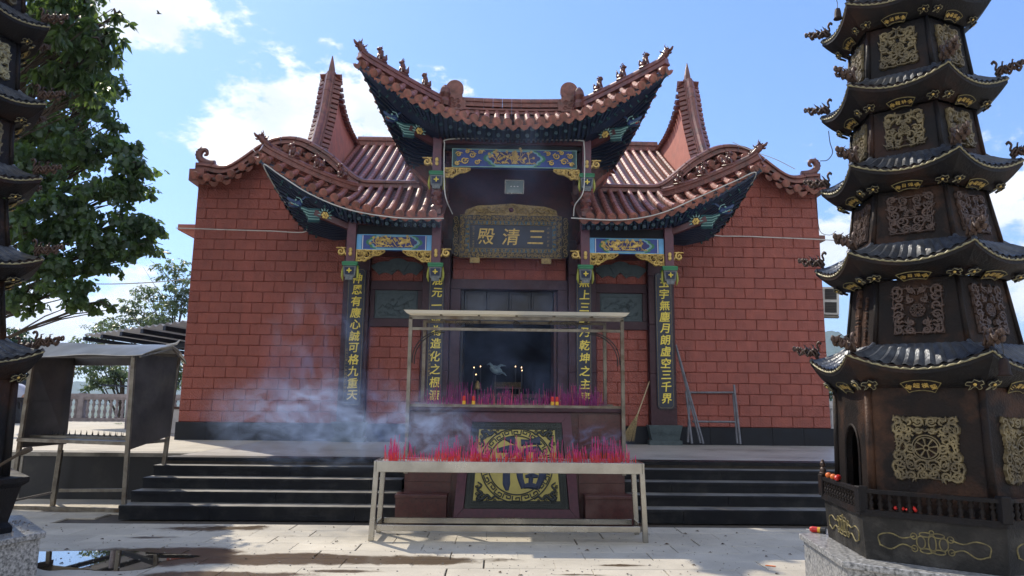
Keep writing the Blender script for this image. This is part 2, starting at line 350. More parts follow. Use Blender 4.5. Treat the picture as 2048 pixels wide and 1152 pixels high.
K['canyellow'] = mat('yellow_label', (.75, .42, .02), rough=.4)
K['panelbg'] = mat('yellow_green_panel', (.42, .36, .10), (.34, .29, .08), rough=.55, scale=4, dirt=(.26, .22, .08))
K['inkgreen'] = mat('black_green_relief', (.012, .020, .022), rough=.5)
K['ink'] = mat('deep_blue_ink', (.008, .020, .062), rough=.45)
K['bark'] = mat('brown_bark', (.07, .05, .035), (.035, .027, .02), rough=.9, scale=8, bump=.8, bscale=25)
K['acwhite'] = mat('off_white_casing', (.66, .66, .63), rough=.5)
K['black'] = mat('matt_black', (.012, .012, .013), rough=.6)
K['glass'] = mat('lamp_glass', (.16, .22, .22), rough=.08, spec=.8)
K['skin'] = mat('skin', (.42, .24, .17), rough=.6)
K['shirt'] = mat('pale_blue_shirt', (.50, .56, .74), rough=.85)
K['hair'] = mat('black_hair', (.012, .010, .010), rough=.5)
K['trouser'] = mat('dark_trousers', (.015, .017, .03), rough=.9)
K['porcelain'] = mat('pale_drape', (.30, .42, .48), (.05, .10, .14), rough=.5, scale=9)
K['flame'] = mat('candle_flame', (1, .6, .3), emit=((1, .62, .30), 6.0))
def leafmat(name, c, c2, tr, k=.45):
    m = bpy.data.materials.new(name); m.use_nodes = True; t = m.node_tree; t.nodes.clear()
    o = N('ShaderNodeOutputMaterial', t); d = N('ShaderNodeBsdfPrincipled', t); tl = N('ShaderNodeBsdfTranslucent', t); ms = N('ShaderNodeMixShader', t); ms.inputs[0].default_value = k
    g = N('ShaderNodeNewGeometry', t); mr = N('ShaderNodeMix', t, data_type='RGBA'); mr.inputs['A'].default_value = (*c, 1); mr.inputs['B'].default_value = (*c2, 1)
    t.links.new(g.outputs['Random Per Island'], mr.inputs['Factor']); t.links.new(mr.outputs['Result'], d.inputs['Base Color']); d.inputs['Roughness'].default_value = .38
    tl.inputs['Color'].default_value = (*tr, 1); t.links.new(d.outputs[0], ms.inputs[1]); t.links.new(tl.outputs[0], ms.inputs[2]); t.links.new(ms.outputs[0], o.inputs[0]); return m
K['leafA'] = leafmat('dark_lobed_leaf', (.022, .046, .030), (.042, .082, .038), (.19, .30, .05), .40)
K['leafB'] = leafmat('glossy_oval_leaf', (.022, .048, .025), (.045, .085, .032), (.18, .28, .055), .34)
K['leafC'] = leafmat('grey_green_small_leaf', (.075, .105, .070), (.11, .15, .085), (.20, .28, .10), .4)
K['leafD'] = leafmat('deep_green_leaf', (.020, .045, .025), (.03, .07, .03), (.06, .12, .03), .3)

def sheetmat(name, c, tr, k):
    m = leafmat(name, c, tuple(x*.8 for x in c), tr, k); return m
K['roofpanel'] = sheetmat('translucent_cream_panel', (.62, .59, .52), (.75, .70, .58), .5)
K['corrug'] = sheetmat('translucent_grey_sheet', (.42, .42, .42), (.42, .42, .44), .45)

K['skydark'] = mat('faded_blue_ground', (.05, .17, .27), (.012, .03, .06), rough=.5, scale=9)

K['lantern'] = mat('weathered_lantern_grey', (.16, .18, .18), (.07, .08, .09), rough=.6, scale=20)

K['rosestick'] = mat('dusty_rose_incense', (.50, .09, .12), (.36, .05, .10), rough=.8, rnd=.3)
K['burnt'] = mat('burnt_incense_tip', (.30, .28, .27), rough=.9)
# ================================================================== GROUND
def pave_mat():
    m = bpy.data.materials.new('pale_paving_stone'); m.use_nodes = True; t = m.node_tree; b = t.nodes['Principled BSDF']
    g = N('ShaderNodeNewGeometry', t); oi = N('ShaderNodeObjectInfo', t)
    def MM(op, a, b_=None, clamp=False):
        n = N('ShaderNodeMath', t, operation=op); n.use_clamp = clamp
        for i, v in enumerate((a, b_)):
            if v is None: continue
            if isinstance(v, (int, float)): n.inputs[i].default_value = v
            else: t.links.new(v, n.inputs[i])
        return n.outputs[0]
    nn = N('ShaderNodeTexNoise', t); nn.inputs['Scale'].default_value = 1.6; nn.inputs['Detail'].default_value = 9; nn.inputs['Roughness'].default_value = .68; t.links.new(g.outputs['Position'], nn.inputs['Vector'])
    n3 = N('ShaderNodeTexNoise', t); n3.inputs['Scale'].default_value = 60; n3.inputs['Detail'].default_value = 4; t.links.new(g.outputs['Position'], n3.inputs['Vector'])
    acc = None
    for (px, py, rx, ry, a) in [(560, 1118, 2.3, .30, 1.25), (330, 1105, 1.1, .35, 1.1), (210, 1125, 1.0, .30, 1.1), (420, 1056, .95, .24, .85), (130, 1022, .55, .16, .9), (300, 1075, .35, .10, .7), (1240, 1131, .35, .07, .8),
                                (800, 1127, .5, .07, .75), (700, 1142, .5, .08, .7), (575, 1072, .16, .05, .7), (1150, 1150, .5, .05, .5), (430, 1150, 1.0, .18, .9)]:
        c = gr(px, py, 0)
        s1 = N('ShaderNodeVectorMath', t, operation='SUBTRACT'); t.links.new(g.outputs['Position'], s1.inputs[0]); s1.inputs[1].default_value = c
        s2 = N('ShaderNodeVectorMath', t, operation='MULTIPLY'); t.links.new(s1.outputs[0], s2.inputs[0]); s2.inputs[1].default_value = (1/rx, 1/ry, 0)
        s3 = N('ShaderNodeVectorMath', t, operation='LENGTH'); t.links.new(s2.outputs[0], s3.inputs[0])
        v = MM('MULTIPLY', MM('SUBTRACT', 1.3, s3.outputs['Value'], True), a); acc = v if acc is None else MM('MAXIMUM', acc, v)
    wv = MM('ADD', acc, MM('MULTIPLY', MM('SUBTRACT', nn.outputs['Fac'], .5), 2.3))
    wr = N('ShaderNodeMapRange', t, interpolation_type='SMOOTHSTEP'); wr.inputs['From Min'].default_value = .30; wr.inputs['From Max'].default_value = .74; t.links.new(wv, wr.inputs['Value'])
    wet = MM('MULTIPLY', wr.outputs[0], MM('GREATER_THAN', acc, .01))
    c1 = N('ShaderNodeMix', t, data_type='RGBA'); c1.inputs['A'].default_value = (.40, .365, .30, 1); c1.inputs['B'].default_value = (.52, .475, .39, 1)
    r1 = N('ShaderNodeMapRange', t); r1.inputs['From Min'].default_value = .35; r1.inputs['From Max'].default_value = .65; t.links.new(nn.outputs['Fac'], r1.inputs['Value']); t.links.new(r1.outputs[0], c1.inputs['Factor'])
    c2 = N('ShaderNodeMix', t, data_type='RGBA', blend_type='MULTIPLY'); c2.inputs['Factor'].default_value = 1; t.links.new(c1.outputs['Result'], c2.inputs['A'])
    r2 = N('ShaderNodeMapRange', t); r2.inputs['To Min'].default_value = .78; r2.inputs['To Max'].default_value = 1.15; t.links.new(n3.outputs['Fac'], r2.inputs['Value']); t.links.new(r2.outputs[0], c2.inputs['B'])
    hv = N('ShaderNodeHueSaturation', t); rr = N('ShaderNodeMapRange', t); t.links.new(oi.outputs['Random'], rr.inputs['Value']); rr.inputs['To Min'].default_value = .90; rr.inputs['To Max'].default_value = 1.06
    t.links.new(rr.outputs[0], hv.inputs['Value']); t.links.new(c2.outputs['Result'], hv.inputs['Color'])
    c3 = N('ShaderNodeMix', t, data_type='RGBA'); t.links.new(wet, c3.inputs['Factor']); t.links.new(hv.outputs[0], c3.inputs['A'])
    wc = N('ShaderNodeMix', t, data_type='RGBA'); wc.inputs['A'].default_value = (.045, .030, .018, 1); wc.inputs['B'].default_value = (.115, .075, .040, 1); t.links.new(n3.outputs['Fac'], wc.inputs['Factor']); t.links.new(wc.outputs['Result'], c3.inputs['B'])
    t.links.new(c3.outputs['Result'], b.inputs['Base Color'])
    rg = N('ShaderNodeMapRange', t); t.links.new(wet, rg.inputs['Value']); rg.inputs['To Min'].default_value = .82; rg.inputs['To Max'].default_value = .30; t.links.new(rg.outputs[0], b.inputs['Roughness'])
    bp = N('ShaderNodeBump', t); bp.inputs['Strength'].default_value = .25; bp.inputs['Distance'].default_value = .01; t.links.new(n3.outputs['Fac'], bp.inputs['Height']); t.links.new(bp.outputs[0], b.inputs['Normal'])
    return m
K['pave'] = pave_mat()
K['joint'] = mat('dirty_joint_bed', (.09, .075, .06), (.05, .042, .035), rough=.95, scale=9)
K['terrain'] = mat('wooded_valley_floor', (.06, .085, .035), (.035, .05, .025), rough=.95, scale=.02)
K['hill'] = mat('forested_hill', (.042, .070, .036), (.022, .042, .022), rough=.95, scale=.02, detail=12, bump=1, bscale=.05)

mb = MB(); mb.box(-40, 40, -14, 32, -3.0, -.022); struct(mb.build('courtyard_ground', K['joint']))
ground = bpy.data.objects['courtyard_ground']
def slab_mesh(wx, wy, h, m):
    b = MB(); e = .004
    b.add([(0, 0, -h), (wx, 0, -h), (wx, wy, -h), (0, wy, -h), (0, 0, -e), (wx, 0, -e), (wx, wy, -e), (0, wy, -e), (e, e, 0), (wx-e, e, 0), (wx-e, wy-e, 0), (e, wy-e, 0)],
          [(0, 1, 5, 4), (1, 2, 6, 5), (2, 3, 7, 6), (3, 0, 4, 7), (4, 5, 9, 8), (5, 6, 10, 9), (6, 7, 11, 10), (7, 4, 8, 11), (8, 9, 10, 11)]); return b
SW, SH = .72, .40
sm = slab_mesh(SW-.004, SH-.004, .02, None).mesh('paving_slab', K['pave'])
cells = []
for j in range(-35, 34):
    y = 5.35+j*SH
    for i in range(-40, 40):
        x = i*SW+(SW/2 if j % 2 else 0)+random.uniform(-.01, .01)
        if y > 12.2 or (y > 10.0 and x > -5.5): continue
        if y+SH > 10.03 and x+SW > -5.4 and x < 6.2: continue
        cells.append((x, y))
def vis(x, y):
    d = Vector((x+.36, y+.2, 0))-CAM; z = d.dot(fw)
    if z < 1: return 9e9
    px, py = 1024+F_PX*d.dot(rt)/z, 576-F_PX*d.dot(upv)/z
    if -120 < px < 1640 and 950 < py < 1215: return z
    return 9e9 if not (-200 < px < 2200 and py < 1300) else 500+z
cells.sort(key=lambda c: vis(*c))
rest = MB()
for k, (x, y) in enumerate(cells):
    dz = random.uniform(-.0015, .0015)
    if k < 298: obj('paving_slab', sm, ground, (x, y, dz))
    else: rest.M = Matrix.Translation((x, y, dz)); b_ = slab_mesh(SW-.004, SH-.004, .02, None); rest.add(b_.v, b_.f)
rest.M = None; stuff(rest.build('paving_slabs_beyond', K['pave'], ground))

# terrain, far hills
mb = MB()
def terr(u, v):
    x = -3400+6800*u; y = -90+3300*v; h = -14+6*math.sin(x*.004)*math.sin(y*.005)
    return (x, y, h if (abs(x) > 300 or abs(y) > 300) else -12)
mb.grid(terr, 80, 60); struct(mb.build('terrain', K['terrain'], smooth=True))
from mathutils import noise as MN
def hill(name, pts, depth, seed):
    """ridge given by photo skyline points at a real distance, with slopes falling to both sides"""
    P = [at(px, py, D) for px, py, D in pts]; P = smooth_path(P, 14); mb = MB()
    def fn(u, v):
        i = u*(len(P)-1); a = int(min(i, len(P)-2)); p = P[a].lerp(P[a+1], i-a); s = (v-.5)*2
        n = MN.fractal(Vector((p.x*.006, p.y*.006, s*4+seed)), .9, 2.2, 7)*depth*.07*(.35+abs(s))
        n += MN.fractal(Vector((p.x*.05, p.y*.05, s*30+seed)), .9, 2.2, 4)*depth*.012
        return (p.x, p.y+s*depth, lerp(p.z, -30, abs(s)**.9)+n)
    mb.grid(fn, 150, 24); return struct(mb.build(name, K['hill'], smooth=True))
hill('far_hill', [(1500, 720, 1500), (1600, 690, 1450), (1660, 664, 1400), (1690, 672, 1400), (1760, 700, 1400), (1900, 690, 1500), (2100, 720, 1600), (2400, 740, 1700)], 420, 3)
hill('low_hills', [(-900, 770, 1500), (-400, 755, 1600), (0, 770, 1700), (300, 765, 1800), (700, 770, 1900), (1100, 768, 2000)], 420, 8)

# ================================================================== TERRACE
TZ = .744
SZ = [.19, .343, .495, .646, .744]; SD = [10.03, 10.33, 10.63, 10.93, 11.23]
K['terr'] = mat('grey_terrace_tile', (.42, .40, .37), (.30, .285, .265), rough=.42, scale=2.2, bump=.05, dirt=(.15, .14, .13), dscale=1.1)
mb = MB(); mb.box(-26, -5.36, 12.02, 28, -.5, TZ-.012); mb.box(-5.36, 14, 11.25, 28, -.5, TZ-.012); struct(mb.build('terrace', K['joint']))
terrace = bpy.data.objects['terrace']
def clip(poly, a, b, c):                          # keep a*x+b*y <= c
    o = []
    for p, q in zip(poly, poly[1:]+poly[:1]):
        dp, dq = a*p[0]+b*p[1]-c, a*q[0]+b*q[1]-c
        if dp <= 0: o.append(p)
        if (dp < 0 < dq) or (dq < 0 < dp): t = dp/(dp-dq); o.append((p[0]+(q[0]-p[0])*t, p[1]+(q[1]-p[1])*t))
    return o
def diag_tiles(x0, x1, y0, y1, s, g, z, rot=45):
    mb = MB(); c, sn = math.cos(R(rot)), math.sin(R(rot)); k = int(40/s)
    for i in range(-k, k):
        for j in range(-k, k):
            q = [(i*s+g, j*s+g), (i*s+s-g, j*s+g), (i*s+s-g, j*s+s-g), (i*s+g, j*s+s-g)]
            q = [(a*c-b*sn, a*sn+b*c+14) for a, b in q]
            if min(a for a, _ in q) > x1 or max(a for a, _ in q) < x0 or min(b for _, b in q) > y1 or max(b for _, b in q) < y0: continue
            for cl_ in ((1, 0, x1), (-1, 0, -x0), (0, 1, y1), (0, -1, -y0)):
                if q: q = clip(q, *cl_)
            if len(q) >= 3:
                n = len(q); mb.add([(a, b, z) for a, b in q]+[(a, b, z-.012) for a, b in q], [tuple(range(n))]+[(a, n+a, n+(a+1) % n, (a+1) % n) for a in range(n)])
    return mb
stuff(diag_tiles(-5.3, 14, 11.56, 15.75, .6, .003, TZ).build('terrace_tiles', K['terr'], terrace))
stuff(diag_tiles(-26, -7.4, 12.35, 27.6, .6, .003, TZ, 0).build('plaza_tiles', K['pave'], terrace))
stuff(diag_tiles(-7.39, -5.31, 12.35, 27.6, .6, .003, TZ, 0).build('plaza_tiles', K['pave'], terrace))
mb = MB(); x = -5.38
eb = MB()
for i in range(24):
    L_ = .8; eb.box(x+.002, x+L_-.002, 11.19, 11.55, TZ-.05, TZ+.003); x += L_
stuff(eb.build('terrace_edge_slabs', K['step'], terrace))
eb = MB(); x = -26
for i in range(23):
    eb.box(x+.002, x+.898, 11.93, 12.34, TZ-.06, TZ+.002); x += .9
stuff(eb.build('wall_coping', K['concrete'], terrace))
mb = MB(); mb.box(-8.0, -5.42, 11.96, 12.019, -.02, TZ-.062); t = mb.build('retaining_wall', K['darkwall']); tag(t, 'black painted retaining wall behind the candle rack', 'wall')
mb = MB(); mb.box(-26, -8.004, 11.95, 12.019, -.02, TZ-.062); t = mb.build('retaining_wall', K['concrete']); tag(t, 'stained bare concrete retaining wall at the far left below the plaza', 'wall')

def flight(x0, x1, label, cuts):
    t = thing('stone_steps', label, 'steps', ((x0+x1)/2, 10.6, 0))
    ox, oy = (x0+x1)/2, 10.6
    for i in range(5):
        zb = 0 if i == 0 else SZ[i-1]; zt = SZ[i]; y0 = SD[i]
        cs = [x0]+[c+random.uniform(-.15, .15) for c in cuts[i % 2]]+[x1]
        for a, b in zip(cs, cs[1:]):
            r = MB(); r.box(a+.002-ox, b-.002-ox, y0+.025-oy, y0+.3-oy, zb+.001, zt-.042); r.build('riser', K['step'], t)
            if i < 4:
                r = MB(); X0, X1, Y0, Y1, Z0, Z1 = a+.002-ox, b-.002-ox, y0-oy, y0+.322-oy, zt-.04, zt
                r.add([(X0, Y0, Z0), (X1, Y0, Z0), (X1, Y1, Z0), (X0, Y1, Z0), (X0, Y0, Z1-.006), (X1, Y0, Z1-.006), (X1, Y1, Z1), (X0, Y1, Z1), (X0, Y0+.006, Z1), (X1, Y0+.006, Z1)],
                      [(0, 3, 2, 1), (0, 1, 5, 4), (1, 2, 6, 9, 5), (2, 3, 7, 6), (3, 0, 4, 8, 7), (4, 5, 9, 8)])
                r.mi = 1; r.add([(X0, Y0+.006, Z1), (X1, Y0+.006, Z1), (X1, Y1, Z1), (X0, Y1, Z1)], [(0, 1, 2, 3)])
                r.build('tread', [K['step'], K['tread']], t)
    return t
flight(-5.4, -1.63, 'black granite steps left of the fortune altar', [[-4.2, -2.2], [-3.4, -2.0]])
flight(1.66, 6.0, 'black granite steps between the altar and the right pagoda burner', [[2.5, 4.3], [3.1, 4.9]])
mb = MB(); mb.box(-5.39, -5.362, 10.06, 11.9, 0, .18); mb.box(-1.62, 1.65, 11.2, 11.249, 0, TZ-.06); mb.box(-5.41, -5.37, 11.25, 11.95, 0, TZ-.07); stuff(mb.build('terrace_side', K['step'], terrace))

# ================================================================== TEMPLE HALL
hall = thing('temple_hall', 'red tiled temple hall with upturned tile roofs and central doorway', 'temple', (0, 15.8, TZ))
HM = Matrix.Translation((0, -15.8, -TZ))
class HB(MB):
    """MB whose input is in world coordinates, built as a part of the hall"""
    def __init__(s): super().__init__(); s.M = HM
def hpart(name, me, parent, wloc, rot=None, scale=None):       # world position -> hall local
    p = Vector(wloc)-Vector((0, 15.8, TZ)); return obj(name, me, parent, p, rot, scale)
YW = 15.8
# outline of the parapet (photo skyline of the left wing, used on both sides)
cop = [at(px, py, 15.6) for px, py in [(412, 322), (428, 327), (449, 328), (470, 321), (497, 304), (522, 286), (547, 273), (574, 269), (600, 273), (624, 285), (652, 303), (680, 328), (704, 347), (728, 356), (800, 358), (866, 359)]]
cop = [(abs(p.x), p.z) for p in cop][::-1]; cop[0] = (1.70, cop[0][1])
cs = smooth_path([(a, b, 0) for a, b in cop], 4); COP = [(p.x, p.y) for p in cs]
COP[-1] = (7.24, COP[-1][1])
def ztop(x): return interp(COP, abs(x))
facade = HB()
for s in (-1, 1):
    P = [(3.70*s, TZ-.05)]+[(x*s, z-.16) for x, z in COP if x > 3.7]+[(7.24*s, TZ-.05)]
    if s > 0: P = P[::-1]
    facade.prism(P, YW+.03, YW+.38)
    facade.box(*sorted((1.13*s, 3.72*s)), YW+.03, YW+.38, TZ-.05, ztop(3.0)-.16)
    facade.box(*sorted((7.24*s, 6.9*s)), YW+.38, 26, TZ-.05, 6.3)
facade.box(-1.72, 1.72, YW+.03, YW+.38, 4.17, 8.3)
fw_ = facade.build('facade_wall', K['mortar'], hall)
bk = HB(); bk.box(-6.9, 6.9, 25.7, 26, TZ, 6.3); bk.box(-6.9, 6.9, 16.2, 25.7, 6.0, 6.2); bk.build('rear_wall', K['stucco'], hall)
# red relief tiles
BH, BW = .242, .475
def brick(w_, h_, top=None):
    """tile w by h with bevelled, uneven face; top = heights at 5 stations when cut by the curved parapet"""
    b = MB(); e = .012; d = .022
    if top is None:
        b.add([(0, .03, 0), (w_, .03, 0), (w_, .03, h_), (0, .03, h_), (0, .008, 0), (w_, .008, 0), (w_, .008, h_), (0, .008, h_), (e, -d+.018, e), (w_-e, -d+.012, e), (w_-e, -d+.02, h_-e), (e, -d+.012, h_-e)],
              [(0, 1, 5, 4), (1, 2, 6, 5), (2, 3, 7, 6), (3, 0, 4, 7), (4, 5, 9, 8), (5, 6, 10, 9), (6, 7, 11, 10), (7, 4, 8, 11), (8, 9, 10, 11)])
    else:
        n = len(top); xs = [w_*i/(n-1) for i in range(n)]
        b.add([(x, 0, 0) for x in xs]+[(x, 0, z) for x, z in zip(xs, top)], [(i, i+1, n+i+1, n+i) for i in range(n-1)])
        b.add([(0, 0, 0), (0, .03, 0), (0, .03, top[0]), (0, 0, top[0])], [(0, 3, 2, 1)])
    return b
std = brick(BW-.002, BH-.002).mesh('brick', K['brick']); half = brick(BW*.5-.002, BH-.002).mesh('brick', K['brick'])
bl = []
def field(x0, x1, z0, z1, topfn=None, ph=0, yoff=0):
    nr = 0; z = z0
    while z < z1-.03:
        h_ = min(BH, z1-z); x = x0; first = True
        while x < x1-.01:
            w_ = BW
            if first and (nr+ph) % 2: w_ = BW*.5
            first = False; w_ = min(w_, x1-x)
            if w_ < .06: break
            bl.append((x, z, w_, h_, topfn, yoff)); x += w_
        z += BH; nr += 1
field(-7.24, -3.76, 1.13, 7.7, lambda x: ztop(x)-.34); field(3.76, 7.24, 1.13, 7.7, lambda x: ztop(x)-.34, 1)
for s in (-1, 1): field(*sorted((3.14*s, 1.98*s)), 1.13, 3.28, None, s > 0, .0); field(*sorted((3.14*s, 1.98*s)), 4.33, 4.9, None, 0)
field(-1.30, 1.30, 4.39, 5.1, None, 1)
bl = [b for b in bl if b[4] is None or b[1] < max(b[4](b[0]), b[4](b[0]+b[2]))-.03]
bl.sort(key=lambda b: (b[1] > 4.2 and abs(b[0]) > 3, b[1], abs(b[0])))
rb = HB(); cnt = 0
for (x, z, w_, h_, tf, yo) in bl:
    y = YW+random.uniform(-.003, .004)+yo
    if cnt < 298:
        cnt += 1
        me = std if abs(w_-BW) < .01 and abs(h_-BH) < .01 else (half if abs(w_-BW*.5) < .01 and abs(h_-BH) < .01 else brick(w_-.003, h_-.003).mesh('brick', K['brick']))
        hpart('brick', me, fw_, (x+.0015, y, z+.0015))
    else:
        top = None
        if tf:
            ts = [min(h_-.006, tf(x+w_*i/4)-z) for i in range(5)]
            if min(ts) < h_-.01: top = [max(.0, q) for q in ts]
        b = brick(w_-.003, h_-.003, top); rb.M = HM @ Matrix.Translation((x+.0015, y, z+.0015)); rb.add(b.v, b.f)
stuff(rb.build('bricks_above', K['brick'], fw_))
# plinth of black stone slabs
for s in (-1, 1):
    for k in range(5):
        a = 3.80+k*.70; b = min(a+.70, 7.28); m = HB(); m.box(*sorted((a*s+.003*s, b*s-.003*s)), YW-.035, YW+.03, TZ, 1.125); m.build('plinth_slab', K['plinth'], hall)
    m = HB(); m.box(*sorted((2.0*s, 3.12*s)), YW-.03, YW+.03, TZ, 1.125); m.build('plinth_slab', K['plinth'], hall)
# pilasters, door frame
for s in (-1, 1):
    for a, b, zt in ((3.16, 3.74, 5.3), (1.34, 1.96, 5.3)):
        zs = [1.16, 2.3, 3.4, 4.5, zt]
        for z0, z1 in zip(zs, zs[1:]):
            m = HB(); m.box(*sorted((a*s, b*s)), YW-.18, YW+.04, z0+.002, z1-.002); m.build('pilaster_block', K['purple'], hall, bevel=.008)
        # carved pedestal under the pilaster
        cx = (a+b)/2*s; m = HB(); m.M = HM @ Matrix.Translation((cx, YW-.12, TZ)); m.box(-.36, .36, -.18, .15, 0, .10); m.frustum(.60, .30, .74, .40, .10, .42)
        m.box(-.37, .37, -.2, .15, .40, .425)
        if abs(a-3.16) < .1:
            q = MB()
            for k in range(6): q.ribbon([(-.26+k*.1+.045*math.cos(t)*(1-t/12), .26+.05*math.sin(t)*(1-t/12)) for t in [i*.7 for i in range(9)]], .018, .012)
            m.M = m.M @ Matrix.Translation((0, -.175, 0)); m.add(q.v, q.f)
        m.build('pedestal', K['greystone'], hall, bevel=.006)
    m = HB(); m.box(*sorted((1.10*s, 1.33*s)), YW-.10, YW+.30, TZ, 4.158); m.build('door_jamb', K['purple'], hall, bevel=.008)
m = HB(); m.box(-1.33, 1.33, YW-.10, YW+.30, 4.16, 4.385); m.build('door_lintel', K['purple'], hall, bevel=.008)
# side bays: purple rails, grey relief, fan plaques
def scroll(mb, cx, cz, r, turns, a0, d=1, wd=.02, h=.01, n=None, grow=None):
    """spiral tendril from its outer end inwards"""
    n = n or max(8, int(turns*9)); pts = []; ws = []
    for i in range(n+1):
        t = i/n; a = a0+d*turns*2*math.pi*t; rr = r*(1-.86*t); pts.append((cx+rr*math.cos(a), cz+rr*math.sin(a))); ws.append(wd*(.55+.6*math.sin(math.pi*min(1, t*1.15+.1))))
    mb.ribbon(pts, ws, h); return mb
for s in (-1, 1):
    for z0, z1 in ((4.12, 4.33), (3.28, 3.47)):
        m = HB(); m.box(*sorted((1.97*s, 3.15*s)), YW-.05, YW+.03, z0+.002, z1-.002); m.build('rail', K['purple'], hall, bevel=.006)
    for a in (2.02, 3.10):
        m = HB(); m.box(*sorted(((a-.05)*s, (a+.05)*s)), YW-.045, YW+.03, 3.472, 4.118); m.build('stile', K['purple'], hall, bevel=.004)
    m = HB(); m.box(*sorted((2.075*s, 3.045*s)), YW-.005, YW+.03, 3.475, 4.115)
    q = MB(); rnd = random.Random(5+s); q.M = None
    q.ribbon([(-.43, .56), (-.46, .52), (-.46, .10), (-.43, .06), (.43, .06), (.46, .10), (.46, .52), (.43, .56), (-.43, .56)], .012, .010)
    for k in range(9):                                     # ridgelines, clouds and figures of the carving
        x = -.42+rnd.random()*.6; z = .12+rnd.random()*.3; P = [(x, z)]
        for _ in range(9): x += rnd.uniform(.01, .045); z += rnd.uniform(-.05, .05); P.append((max(-.44, min(.44, x)), max(.08, min(.54, z))))
        q.ribbon(P, .014, .016)
    for k in range(14): scroll(q, rnd.uniform(-.38, .38), rnd.uniform(.12, .5), rnd.uniform(.02, .05), 1.2, rnd.uniform(0, 6), rnd.choice((-1, 1)), .012, .014)
    m.M = HM @ Matrix.Translation((2.56*s, YW-.005, 3.475)); m.add(q.v, q.f); m.build('stone_relief', K['greystone'], hall)
    # fan plaque made of three overlapping fans
    m = HB(); m.M = HM @ Matrix.Translation((2.55*s, YW-.04, 4.62))
    for (c, w_, zc, yo) in ((-.28, .30, -.02, 0), (.28, .30, -.02, 0), (0, .22, .05, -.03)):
        P = [(c+w_*math.cos(t), zc-.34+(.50 if c == 0 else .46)*math.sin(t)) for t in [R(60+6*i) for i in range(11)]]
        P = [(c+(.40 if c == 0 else .52)*math.cos(R(a)), zc-.32+.50*math.sin(R(a))) for a in range(50, 131, 8)]+[(c+.22*math.cos(R(a)), zc-.32+.24*math.sin(R(a))) for a in range(130, 49, -16)]
        m.prism(P[::-1], yo, .05+yo)
    m.build('fan_plaque', K['greystone'], hall)
# upper central wall boards, interior room
m = HB(); m.box(-1.70, 1.70, YW-.06, YW+.029, 4.95, 8.2); m.build('upper_board', K['woodred'], hall)
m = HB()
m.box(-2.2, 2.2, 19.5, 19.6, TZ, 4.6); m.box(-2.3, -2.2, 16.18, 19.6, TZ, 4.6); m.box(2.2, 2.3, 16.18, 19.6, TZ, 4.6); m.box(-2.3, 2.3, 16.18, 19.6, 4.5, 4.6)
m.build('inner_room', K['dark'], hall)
m = HB(); m.box(-1.10, 1.10, YW+.05, YW+.30, TZ, TZ+.12); m.build('threshold', K['redstone'], hall)
for s in (-1, 1):                                         # open door leaves and transom
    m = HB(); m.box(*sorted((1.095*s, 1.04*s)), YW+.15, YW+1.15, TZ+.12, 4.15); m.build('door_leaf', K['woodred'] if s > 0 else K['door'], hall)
for k in range(4):
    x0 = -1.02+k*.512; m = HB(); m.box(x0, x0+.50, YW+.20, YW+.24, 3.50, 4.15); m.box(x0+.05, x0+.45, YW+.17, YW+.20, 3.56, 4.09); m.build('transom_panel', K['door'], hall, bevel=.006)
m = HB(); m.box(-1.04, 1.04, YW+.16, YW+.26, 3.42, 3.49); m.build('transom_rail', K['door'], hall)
# side canopy slabs standing out of the gable sides
for s, y0, z0 in ((-1, 16.5, 5.62), (1, 17.0, 5.72)):
    m = HB(); m.box(*sorted((7.24*s, 7.95*s)), y0, y0+5, z0, z0+.14); m.prism([(7.245*s, z0-.30), (7.245*s, z0), (7.90*s, z0)][::s], y0+.02, y0+.2); m.build('side_canopy', K['stucco' if s < 0 else 'ridge'], hall)
# ================================================================== ROOFS
def bar_mesh(r0_, r1_, name, m, cap=False, n=10):
    b = MB(); rings = [(0, r1_), (.86, r0_), (.87, r0_*1.10), (1.0, r0_*1.10)]
    b.tube([(0, y, 0) for y, _ in rings], [r for _, r in rings], n, caps=True)
    if cap: b.lathe([(r1_*1.12, 0), (r1_*1.12, .02)], 12); v = b.v[-24:]; b.v[-24:] = [(x, -z+.0, y) for x, y, z in v]; 
    return b.mesh(name, m, smooth=False)
TR = .066
tile_me = bar_mesh(TR*.93, TR, 'barrel_tile', K['tile'])
def eave_mesh():
    b = MB(); b.tube([(0, 0, 0), (0, 1, 0)], [TR*1.02, TR*.95], 10)
    b.tube([(0, -.12, 0), (0, 0, 0)], [TR*1.36, TR*1.36], 14); b.tube([(0, -.16, 0), (0, -.12, 0)], [TR*.95, TR*1.05], 12); return b.mesh('eave_tile', K['tile'])
eave_me = eave_mesh()
def drip_mesh():
    b = MB(); P = [(-.112, .02), (-.105, -.045), (-.06, -.10), (0, -.13), (.06, -.10), (.105, -.045), (.112, .02), (.05, -.012), (0, -.025), (-.05, -.012)]
    b.prism(P[::-1], -.012, .012); b.prism([(-.05, -.02), (0, -.035), (.05, -.02), (0, -.08)][::1], -.02, -.011)
    b.add([(-.095, .0, .02), (-.05, .0, -.012), (0, .0, -.025), (.05, .0, -.012), (.095, .0, .02), (-.095, .5, .02), (-.05, .5, -.012), (0, .5, -.025), (.05, .5, -.012), (.095, .5, .02)], [(i, i+1, i+6, i+5) for i in range(4)])
    return b.mesh('drip_tile', K['tile'])
drip_me = drip_mesh()
def frame_m(a, b, up=(0, 0, 1), sc_=1.0):
    a = Vector(a); b = Vector(b); d = b-a; l = d.length; y = d/l; x = y.cross(Vector(up)).normalized(); z = x.cross(y)
    return Matrix(((x.x*sc_, y.x*l, z.x*sc_, a.x), (x.y*sc_, y.y*l, z.y*sc_, a.y), (x.z*sc_, y.z*l, z.z*sc_, a.z), (0, 0, 0, 1)))
HI = HM
